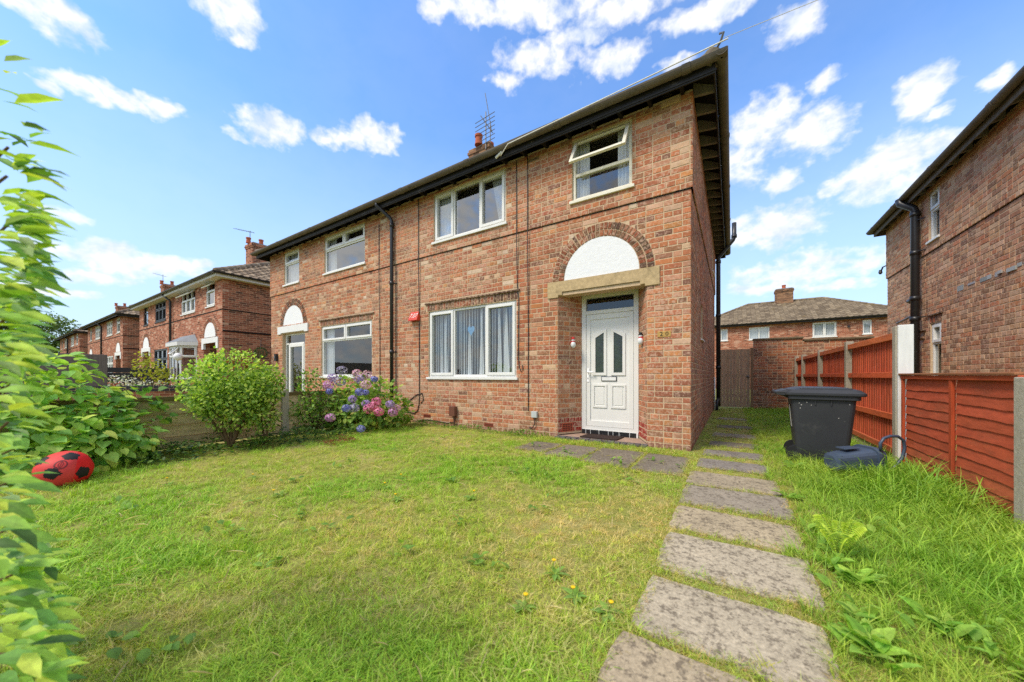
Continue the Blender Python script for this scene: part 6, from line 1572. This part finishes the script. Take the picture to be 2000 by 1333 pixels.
fern((-5.75, 2.25, 0.02), 'small fern under the privet bush', 7, 0.26, ((120, 160, 56), (100, 140, 50)))
fern((-5.6, 4.75, 0.02), 'fern at the foot of the wall right of the hydrangea', 8, 0.34, ((128, 168, 56), (150, 184, 58)))
fern((-6.35, 3.6, 0.02), 'small fern in front of the upright shrub', 7, 0.26, ((110, 150, 56), (96, 136, 50)))

def rosette(name, p, label, cat, n, ln, pal, up=0.5, shape='dock', flower=0, group=None):
    t = root(name, p, label, cat, group)
    a = np.arange(n) * 2.4 + rng.uniform(-0.4, 0.4, n); e = rng.uniform(0.15, 1.0, n) * up
    D = np.stack([np.cos(a), np.sin(a), e], 1); P = np.tile(np.array(p), (n, 1)) + np.stack([rng.normal(0, ln * 0.35, n), rng.normal(0, ln * 0.35, n), np.zeros(n)], 1) * (n > 12); U = np.stack([-np.cos(a) * e, -np.sin(a) * e, np.ones(n)], 1) + sphere(n) * 0.2
    leaves(t, P, D, U, rng.uniform(0.7, 1.15, n) * ln, cols(n, pal, [1] * len(pal)), shape, 'leaf_soft', n)
    for k in range(flower):
        q = (p[0] + random.uniform(-0.04, 0.04), p[1] + random.uniform(-0.04, 0.04)); z = random.uniform(0.05, 0.08)
        MB().tube([(q[0], q[1], 0.0), (q[0] + 0.008, q[1], z)], 0.0022, 5, lin(130, 150, 70)).build('stalk', M['plain'], t)
        MB().lathe(q[0] + 0.008, q[1], [(0.003, z - 0.003), (0.010, z + 0.003), (0.011, z + 0.007), (0.004, z + 0.009)], 10, lin(240, 196, 20)).build('bloom', M['plain'], t)
G_ = ((150, 192, 72), (168, 206, 80), (128, 174, 64), (184, 214, 88))
rosette('dock_plant', (0.43, 1.80, 0.02), 'large dock weed spreading beside the path at bottom right', 'weed', 30, 0.115, G_, 1.3)
rosette('dock_plant', (0.50, 2.38, 0.02), 'dock weed just nearer the viewer than the bright fern', 'weed', 22, 0.095, G_, 1.1)
rosette('dock_plant', (0.72, 2.12, 0.02), 'dock weed in thin grass midway between path and low red fence', 'weed', 20, 0.095, G_, 1.0)
rosette('dock_plant', (0.92, 1.92, 0.02), 'broad-leaved dock in the bottom right corner', 'weed', 24, 0.105, G_, 1.2)
rosette('dock_plant', (0.58, 4.95, 0.02), 'dock weed at the near corner of the wheeled bin', 'weed', 9, 0.17, G_, 0.8)
rosette('dock_plant', (0.40, 3.72, 0.02), 'small weed at right edge of the path halfway to the porch', 'weed', 7, 0.12, G_, 0.5)
for (x, y, lb) in ((546, 970, 'yellow dandelion left of the lawn centre'), (497, 937, 'yellow dandelion in the left part of the lawn towards the fence'), (782, 938, 'yellow dandelion in the far lawn, upper of a pair'), (775, 980, 'yellow dandelion in the far lawn, lower of a pair'), (750, 958, 'yellow dandelion in mid lawn left of the pair'), (330, 950, 'yellow dandelion nearest the football'),
                   (1024, 1194, 'yellow dandelion beside a dark dead leaf in the near lawn'), (1084, 1127, 'yellow dandelion in the right part of the near lawn'), (1125, 1172, 'yellow dandelion close to the path edge'), (1186, 1203, 'yellow dandelion touching the edge of the nearest slabs'), (918, 977, 'yellow dandelion in the middle of the far lawn')):
    r_ = np.array([*(FWD + RGT * (x - 1000) / FPX)[:2], (HORIZON - y) / FPX]); p = r_ * (CAM_H / -r_[2])
    rosette('dandelion', (float(p[0]), float(p[1]), 0.015), lb, 'flower', 8, 0.075, ((150, 184, 76), (132, 170, 70)), 0.35, 'blade', 1, 'dandelions in the lawn')

# trees and plants further off
def tree(name, p, trunk_h, blobs, n, size, pal, wts, label, cat='tree', r=0.14):
    t = root(name, p, label, cat)
    MB().tube([(p[0], p[1], p[2]), (p[0] + 0.05, p[1], p[2] + trunk_h * 0.5), (p[0], p[1] + 0.05, p[2] + trunk_h * 1.25)], r, 8, taper=[1.2, 0.9, 0.5]).build('trunk', M['bark'], t, smooth=True)
    for b in blobs[:6]: MB().tube([(p[0], p[1], p[2] + trunk_h * 0.8), ((p[0] + b[0]) / 2, (p[1] + b[1]) / 2, (p[2] + trunk_h + b[2]) / 2), b[:3]], r * 0.4, 6, taper=[1, 0.7, 0.35]).build('limb', M['bark'], t, smooth=True)
    P, O = blob_points(blobs, n, 0.55); P += rng.normal(0, size[1] * 0.5, P.shape)
    C = cols(n, pal, wts); leaves(t, P, unit(O * 0.5 + sphere(n)), unit(O * 0.5 + sphere(n) * 0.5 + [0, 0, 0.6]), rng.uniform(*size, n), C, 'ovate', 'leaf', name='crown', width=1.5)
    return t
TP, TW = [(118, 140, 70), (92, 116, 56), (72, 94, 48), (140, 160, 84)], [3, 3, 2, 1.2]
tree('round_tree', (-69.5, 5.6, 0), 3.4, [(-69.5, 5.6, 5.9, 2.2, 2.3, 2.5), (-69.0, 3.9, 5.0, 1.6, 1.5, 1.7), (-69.5, 7.2, 5.1, 1.6, 1.5, 1.9), (-68.7, 5.2, 7.3, 1.3, 1.3, 1.1), (-68.3, 5.8, 4.2, 1.5, 2.2, 1.3)], 5200, (0.14, 0.28), TP, TW, 'rounded green tree at the end of the row of houses')
tree('dark_tree', (-58, 1.6, 0), 4, [(-58, 1.6, 6.2, 2.6, 2.0, 2.6), (-57.6, 0.2, 5.2, 2, 1.6, 2.2), (-57.4, 2.6, 4.8, 1.7, 1.4, 1.9), (-57.6, 1.4, 8.0, 1.5, 1.3, 1.3)], 4200, (0.15, 0.30), [(86, 104, 56), (66, 84, 44), (104, 124, 64)], [2, 2, 1], 'taller dark tree behind the near shrub at left')
tree('yellow_sapling', (-16.0, 3.2, 0), 0.9, [(-16.0, 3.15, 1.25, 0.25, 0.40, 0.32), (-16.0, 3.5, 1.05, 0.2, 0.3, 0.22), (-15.9, 3.0, 1.55, 0.18, 0.2, 0.2)], 420, (0.05, 0.09), [(186, 186, 66), (162, 170, 60), (200, 196, 90)], [2, 2, 1], 'thin yellow-green sapling beyond the garden wall', 'sapling', 0.015)
t = root('topiary_ball', (-13.0, 5.15, 1.79), 'dark green clipped ball hanging at far left corner of the house', 'plant')
d = sphere(900); P = np.array([-13.0, 5.12, 1.79]) + d * rng.uniform(0.14, 0.18, (900, 1)); leaves(t, P, unit(d + sphere(900) * 0.7), d, rng.uniform(0.02, 0.04, 900), cols(900, [(50, 66, 40), (70, 90, 50)], [1, 1]))
MB().tube([(-13.0, 5.12, 1.95), (-13.0, 5.12, 2.2), (-12.95, 5.36, 2.25)], 0.008, 6).build('hook', M['black_pvc'], t)
wf = root('white_flowering_shrub', (-20.5, 3.6, 0), 'white-flowering shrub seen over the brick garden wall', 'shrub')
P, O = blob_points([(-20.4, 3.2, 0.62, 0.7, 0.7, 0.42), (-20.2, 4.1, 0.5, 0.6, 0.6, 0.34)], 900, 0.6); n = len(P)
leaves(wf, P, unit(O + sphere(n)), unit(O + sphere(n) * 0.5), rng.uniform(0.05, 0.10, n), cols(n, [(232, 230, 226), (206, 208, 200), (112, 130, 86), (84, 98, 66)], [4, 3, 1.5, 1]), mat='petal', width=1.3)
rf = root('red_flowers', (-15.6, 3.0, 0), 'red and pink flowers just behind the brick garden wall', 'flowers')
P, O = blob_points([(-15.5, 2.3, 0.68, 0.2, 0.22, 0.18), (-15.5, 3.3, 0.66, 0.2, 0.35, 0.16), (-15.6, 2.8, 0.6, 0.2, 0.5, 0.12)], 420, 0.8); n = len(P)
leaves(rf, P, unit(O + sphere(n)), unit(O + sphere(n) * 0.5), rng.uniform(0.03, 0.06, n), cols(n, [(206, 46, 60), (224, 96, 96), (112, 138, 70), (90, 116, 60)], [2, 1.2, 2, 1]), mat='petal', width=1.3)
stems(wf, (-20.4, 3.6, 0), [(-20.3, 3.2, 0.7), (-20.3, 4.0, 0.6), (-20.5, 3.6, 0.8)], 0.015); stems(rf, (-15.6, 2.9, 0), [(-15.5, 2.4, 0.6), (-15.5, 3.2, 0.6)], 0.008)

# ------------------------------------------------------------------ grass
def tuft(name, n, h, spread, lean, w, pal, wts):
    V, T, C = [], [], []
    pc = cols(n, pal, wts, 0.2)
    for i in range(n):
        a = rng.uniform(0, 2 * math.pi); r = spread * math.sqrt(rng.random()); bx, by = r * math.cos(rng.uniform(0, 6.28)), r * math.sin(rng.uniform(0, 6.28))
        hh = h * rng.uniform(0.45, 1.1); ln = lean * rng.uniform(0.3, 1.3); d = np.array([math.cos(a), math.sin(a), 0]); s = np.array([-d[1], d[0], 0]); ww = w * rng.uniform(0.7, 1.2)
        b = len(V)
        for (k, f) in ((0, 1.0), (0.4, 0.9), (0.75, 0.6)):
            c = np.array([bx, by, 0]) + d * (ln * hh * k ** 1.7) + np.array([0, 0, hh * (k - 0.22 * lean * k * k)])
            V += [c - s * ww * f, c + s * ww * f]
        V.append(np.array([bx, by, 0]) + d * ln * hh + np.array([0, 0, hh * (1 - 0.30 * lean)]))
        T += [(b, b + 1, b + 3), (b, b + 3, b + 2), (b + 2, b + 3, b + 5), (b + 2, b + 5, b + 4), (b + 4, b + 5, b + 6)]; C += [pc[i]] * 5
    me = tri_mesh(name, np.array(V), np.array(T), np.array(C)); me.materials.append(M['grass'])
    return me
def tuft_collection(name, specs):
    c = bpy.data.collections.new(name)
    for k, sp in enumerate(specs): c.objects.link(bpy.data.objects.new('%s_tuft_%02d' % (name, k), tuft('blade_tuft', *sp)))
    return c
GP = [(196, 208, 90), (172, 196, 80), (212, 216, 106), (146, 174, 70)]
lawn_c = tuft_collection('lawn', [(18, h, 0.045, l, 0.0017, GP, [3, 3, 2, 1.5]) for h, l in ((0.036, 1.3), (0.042, 1.1), (0.046, 1.6), (0.055, 0.9), (0.040, 1.9))] +
                         [(16, 0.045, 0.05, 2.0, 0.0015, [(222, 204, 150), (208, 190, 126), (192, 182, 108)], [2, 2, 1]), (10, 0.07, 0.05, 1.2, 0.0014, [(224, 208, 154), (196, 190, 108)], [2, 1])])
tall_c = tuft_collection('tall', [(16, h, 0.05, l, 0.0023, GP, [3, 4, 1.5, 1.5]) for h, l in ((0.11, 0.9), (0.15, 0.8), (0.13, 1.3), (0.19, 1.1), (0.09, 0.7))])

def scatter(name, label, coll, P, rot, scl, idx, tint):
    me = bpy.data.meshes.new(name); me.vertices.add(len(P)); me.vertices.foreach_set('co', P.astype(np.float32).ravel())
    for nm, ty, dt, key in (('rot', 'FLOAT_VECTOR', rot, 'vector'), ('scl', 'FLOAT_VECTOR', scl, 'vector'), ('idx', 'INT', idx, 'value'), ('tint', 'FLOAT_COLOR', np.concatenate([tint, np.ones((len(P), 1))], 1), 'color')):
        at = me.attributes.new(nm, ty, 'POINT'); at.data.foreach_set(key, np.ascontiguousarray(dt, dtype=np.int32 if ty == 'INT' else np.float32).ravel())
    o = bpy.data.objects.new(name, me); COL.objects.link(o); tag(o, label, None, None, 'stuff')
    ng = bpy.data.node_groups.new(name, 'GeometryNodeTree')
    ng.interface.new_socket('Geometry', in_out='INPUT', socket_type='NodeSocketGeometry'); ng.interface.new_socket('Geometry', in_out='OUTPUT', socket_type='NodeSocketGeometry')
    N = ng.nodes; L = ng.links; gi = N.new('NodeGroupInput'); go = N.new('NodeGroupOutput')
    ci = N.new('GeometryNodeCollectionInfo'); ci.inputs['Collection'].default_value = coll; ci.inputs['Separate Children'].default_value = True; ci.inputs['Reset Children'].default_value = True
    ip = N.new('GeometryNodeInstanceOnPoints'); ip.inputs['Pick Instance'].default_value = True
    def na(nm, ty): q = N.new('GeometryNodeInputNamedAttribute'); q.data_type = ty; q.inputs['Name'].default_value = nm; return q.outputs['Attribute']
    e2r = N.new('FunctionNodeEulerToRotation'); L.new(na('rot', 'FLOAT_VECTOR'), e2r.inputs[0])
    L.new(gi.outputs[0], ip.inputs['Points']); L.new(ci.outputs[0], ip.inputs['Instance']); L.new(na('idx', 'INT'), ip.inputs['Instance Index']); L.new(e2r.outputs[0], ip.inputs['Rotation']); L.new(na('scl', 'FLOAT_VECTOR'), ip.inputs['Scale'])
    L.new(ip.outputs[0], go.inputs[0])
    md = o.modifiers.new('scatter', 'NODES'); md.node_group = ng
    return o

SL = [(s[0] + 0.008, s[1] - 0.008, s[2] + 0.02 * (s[5] > 0.02) + 0.008, s[3] + 0.02 * (s[5] > 0.02) - 0.008) for s in SLABS if not (s[2] > 5.8)]
def off_slabs(P, g=0.0):
    k = np.ones(len(P), bool)
    for (a, b, c, d) in SL: k &= ~((P[:, 0] > a - g) & (P[:, 0] < b + g) & (P[:, 1] > c - g) & (P[:, 1] < d + g))
    return k
def patch(P, f, ph): return 0.5 + 0.25 * np.sin(P[:, 0] * f + ph + 1.3 * np.sin(P[:, 1] * f * 0.7 + ph)) + 0.25 * np.sin(P[:, 1] * f * 1.1 + 2 * ph + 1.1 * np.sin(P[:, 0] * f * 0.8))
def sample(region, dens0, dmin, dmax, fall=1.3):
    x0, x1, y0, y1 = region; A = (x1 - x0) * (y1 - y0); n = int(A * dmax)
    P = np.stack([rng.uniform(x0, x1, n), rng.uniform(y0, y1, n), np.zeros(n)], 1)
    d = np.hypot(P[:, 0], P[:, 1]); dn = np.clip(dens0 * (1.6 / np.maximum(d, 0.5)) ** fall, dmin, dmax)
    P = P[(rng.random(n) < dn / dmax)]; return P[in_view(P, 90)]
# the lawn left of the path
P = sample((-6.6, -0.30, -1.5, 5.30), 1150, 170, 1150)
ok = off_slabs(P) & ~((P[:, 0] < -5.6) & (P[:, 1] > 0.9) & (rng.random(len(P)) < 0.8)) & ~((P[:, 0] > -2.75) & (P[:, 1] > 5.18)) & (P[:, 1] < 5.28)
ok &= ~((P[:, 0] < -2.6) & (P[:, 1] > 5.05) & (rng.random(len(P)) < 0.6))
P = P[ok]; n = len(P)
gr = patch(P, 1.9, 0.4) * 0.6 + patch(P, 4.6, 2.1) * 0.4
straw = np.clip(0.66 - gr, 0, 1) * 1.25 + 0.08
edge = np.clip(1 - np.abs(P[:, 0] + 0.48) / 0.5, 0, 1) * 0.25; straw = straw + edge
left = np.clip((-P[:, 0] - 1.5) / 3, 0, 1); straw *= (1 - 0.35 * left)
idx = np.where(rng.random(n) < straw, rng.integers(5, 7, n), rng.integers(0, 5, n))
d = np.hypot(P[:, 0], P[:, 1]); sc = rng.uniform(0.65, 1.15, n) * (0.85 + 0.35 * gr) * np.clip(0.85 + 0.05 * d, 0.85, 1.35)
tall_left = np.clip((1.3 - P[:, 1]) / 2, 0, 1) * left; sc *= (1 + 0.75 * tall_left) * (0.8 + 0.5 * np.clip((gr - 0.35) * 1.6, 0, 1))
gs = np.clip((gr - 0.5) * 1.9 + 0.5, 0, 1); gs = np.clip(gs + 0.25 * left, 0, 1); tint = np.stack([1.22 - 0.48 * gs, 1.12 - 0.14 * gs, 0.90 - 0.36 * gs], 1) * rng.uniform(0.85, 1.15, (n, 1))
rot = np.stack([rng.normal(0, 0.16, n), rng.normal(0, 0.16, n), rng.uniform(0, 6.28, n)], 1)
scatter('lawn_grass', 'patchy mown lawn of green and straw-coloured grass', lawn_c, P, rot, np.stack([sc * 1.05, sc * 1.05, sc], 1), idx, tint)
# long grass between path and fences
P = sample((0.28, 1.62, 0.25, 13.3), 1300, 260, 1100); P = P[off_slabs(P)]
bare = patch(P, 3.1, 1.0); nearp = np.clip(1 - np.abs(P[:, 0] - 0.40) / 0.22, 0, 1); low = np.clip((2.6 - P[:, 1]) / 1.6, 0, 1) * np.clip((1.35 - P[:, 0]) / 0.5, 0, 1)
keep = rng.random(len(P)) > (0.55 * nearp * (P[:, 1] < 5) + 0.45 * low * (bare > 0.45)); P = P[keep]; bare = bare[keep]; low = low[keep]; nearp = nearp[keep]; n = len(P)
fence = np.clip((P[:, 0] - 0.75) / 0.8, 0, 1)
bins = np.exp(-((P[:, 0] - 1.1) ** 2 / 0.3 + (P[:, 1] - 4.5) ** 2 / 0.35)); sc = rng.uniform(0.55, 1.1, n) * (0.86 + 0.62 * fence - 0.28 * low + 0.8 * bins); sc *= np.where(P[:, 1] > 6.2, 0.8, 1.0)
tint = np.stack([0.60 + 0.30 * bare, 0.84 + 0.08 * bare, 0.46 + 0.26 * bare], 1) * rng.uniform(0.85, 1.15, (n, 1))
scatter('long_grass', 'long lush grass between the path and the red fences', tall_c, P, np.stack([rng.normal(0, 0.2, n), rng.normal(0, 0.2, n), rng.uniform(0, 6.28, n)], 1), np.stack([sc, sc, sc], 1), rng.integers(0, 5, n), tint)
# short grass and straw in the joints, on the overgrown end of the path and in the thin patches
P = np.concatenate([sample((-0.45, 0.45, 0.4, 5.9), 1300, 300, 1500, 1.0), sample((-0.44, 0.5, 5.4, 13.2), 500, 220, 500), sample((0.4, 1.4, 0.3, 3.0), 700, 200, 700), sample((-2.7, -0.4, 3.9, 5.2), 500, 260, 600), sample((-2.75, -0.5, 4.86, 5.22), 600, 450, 600)])
P = P[off_slabs(P, -0.012)]; n = len(P); far = P[:, 1] > 5.5
st = np.where(far, rng.random(n) < 0.35 + 0.3 * (patch(P, 2.3, 0.9) > 0.55), rng.random(n) < 0.55); wallg = (P[:, 1] > 4.86) & (P[:, 1] < 5.25) & (P[:, 0] < -0.42); st = np.where(wallg, rng.random(n) < 0.1, st)
sc = rng.uniform(0.35, 0.75, n); sc = np.where(far, sc * 1.25, sc); sc = np.where(wallg, sc * 1.9, sc)
scatter('joint_grass', 'short grass and dry stalks growing between the slabs', lawn_c, P, np.stack([rng.normal(0, 0.3, n), rng.normal(0, 0.3, n), rng.uniform(0, 6.28, n)], 1), np.stack([sc, sc, sc], 1), np.where(st, rng.integers(5, 7, n), rng.integers(0, 5, n)), np.stack([rng.uniform(0.75, 1.1, n), rng.uniform(0.8, 1.1, n), rng.uniform(0.6, 0.9, n)], 1))

# taller clumps and fallen stalks that break up the lawn
P = sample((-6.2, -0.5, -1.2, 4.8), 260, 40, 260); P = P[off_slabs(P)]; g_ = patch(P, 2.6, 1.7); P = P[(g_ > 0.60) & (rng.random(len(P)) < 0.8)]; P = P + np.stack([rng.normal(0, 0.04, len(P)), rng.normal(0, 0.04, len(P)), np.zeros(len(P))], 1); n = len(P)
sc = rng.uniform(0.35, 0.62, n); tn = np.stack([rng.uniform(0.85, 1.1, n), rng.uniform(0.92, 1.08, n), rng.uniform(0.6, 0.85, n)], 1)
scatter('lawn_clumps', 'coarser green clumps standing out of the lawn', tall_c, P, np.stack([rng.normal(0, 0.25, n), rng.normal(0, 0.25, n), rng.uniform(0, 6.28, n)], 1), np.stack([sc, sc, sc], 1), rng.integers(0, 5, n), tn)
n = 700; P = np.stack([rng.uniform(-4.5, -0.45, n), rng.uniform(0.2, 4.6, n), rng.uniform(0.015, 0.05, n)], 1); P = P[in_view(P, 40)]; n = len(P)
o = leaves(None, P, unit(sphere(n) * [1, 1, 0.25] + [0, 0, 0.12]), unit(sphere(n) * 0.4 + [0, 0, 1.0]), rng.uniform(0.05, 0.13, n), cols(n, [(226, 208, 158), (204, 186, 130), (180, 170, 110)], [2, 2, 1]), 'blade', 'leaf_soft', name='dry_stalks', width=0.16)
tag(o, 'loose dry grass stalks scattered over the lawn', None, None, 'stuff')
n = 260; P = np.stack([rng.uniform(-4.2, -0.45, n), rng.uniform(0.3, 4.5, n), rng.uniform(0.015, 0.04, n)], 1); P = P[in_view(P, 40)]; n = len(P)
k = np.repeat(np.arange((n + 5) // 6), 6)[:n]; P[:, :2] = P[k * 0 + (k % n), :2] + rng.normal(0, 0.045, (n, 2))
o = leaves(None, P, unit(sphere(n) * [1, 1, 0.2] + [0, 0, 0.25]), unit(sphere(n) * 0.3 + [0, 0, 1.0]), rng.uniform(0.035, 0.075, n), cols(n, [(140, 176, 74), (118, 156, 66), (158, 190, 88)], [2, 2, 1]), 'dock', 'leaf_soft', name='lawn_weeds', width=1.3)
tag(o, 'small broad-leaved weeds growing flat in the lawn', None, None, 'stuff')

# dry grass creeping over the slab edges
E_ = []
for s in SLABS:
    per = [((s[0], s[2]), (s[1], s[2] + s[5])), ((s[1], s[2] + s[5]), (s[1], s[3] + s[5])), ((s[0], s[3]), (s[1], s[3] + s[5])), ((s[0], s[2]), (s[0], s[3]))]
    for (a, b) in per:
        m_ = int(math.dist(a, b) * (170 if s[2] < 4 else 110)); t_ = rng.random(m_); w_ = 0.5 + 0.5 * np.sin(t_ * 17 + a[0] * 9 + a[1] * 5); kq = rng.random(m_) < 0.35 + 0.65 * w_; t_ = t_[kq]
        E_.append(np.stack([a[0] + (b[0] - a[0]) * t_ + rng.normal(0, 0.016, len(t_)), a[1] + (b[1] - a[1]) * t_ + rng.normal(0, 0.016, len(t_)), np.full(len(t_), 0.006)], 1))
P = np.concatenate(E_); P = P[in_view(P, 60)]; n = len(P); sc = rng.uniform(0.35, 0.8, n)
scatter('edge_grass', 'dry and green grass creeping over the edges of the slabs', lawn_c, P, np.stack([rng.normal(0, 0.45, n), rng.normal(0, 0.45, n), rng.uniform(0, 6.28, n)], 1), np.stack([sc, sc, sc * 0.8], 1), np.where(rng.random(n) < 0.55, rng.integers(5, 7, n), rng.integers(0, 5, n)), np.stack([rng.uniform(0.8, 1.1, n), rng.uniform(0.8, 1.05, n), rng.uniform(0.6, 0.85, n)], 1))

n = 420; P = np.stack([0.40 + np.abs(rng.normal(0, 0.28, n)), rng.uniform(1.3, 3.5, n), rng.uniform(0.01, 0.05, n)], 1); P = P[(patch(P, 6.0, 0.3) > 0.5) & (P[:, 0] < 1.3)]; n = len(P)
o = leaves(None, P, unit(sphere(n) * [1, 1, 0.3] + [0, 0, 0.55]), unit(sphere(n) * 0.3 + [0, 0, 1.0]), rng.uniform(0.05, 0.10, n), cols(n, [(156, 194, 78), (132, 174, 68), (180, 208, 92)], [2, 2, 1]), 'dock', 'leaf_soft', name='verge_weeds', width=1.1)
tag(o, 'loose leafy weeds mixed into the grass right of the path', None, None, 'stuff')
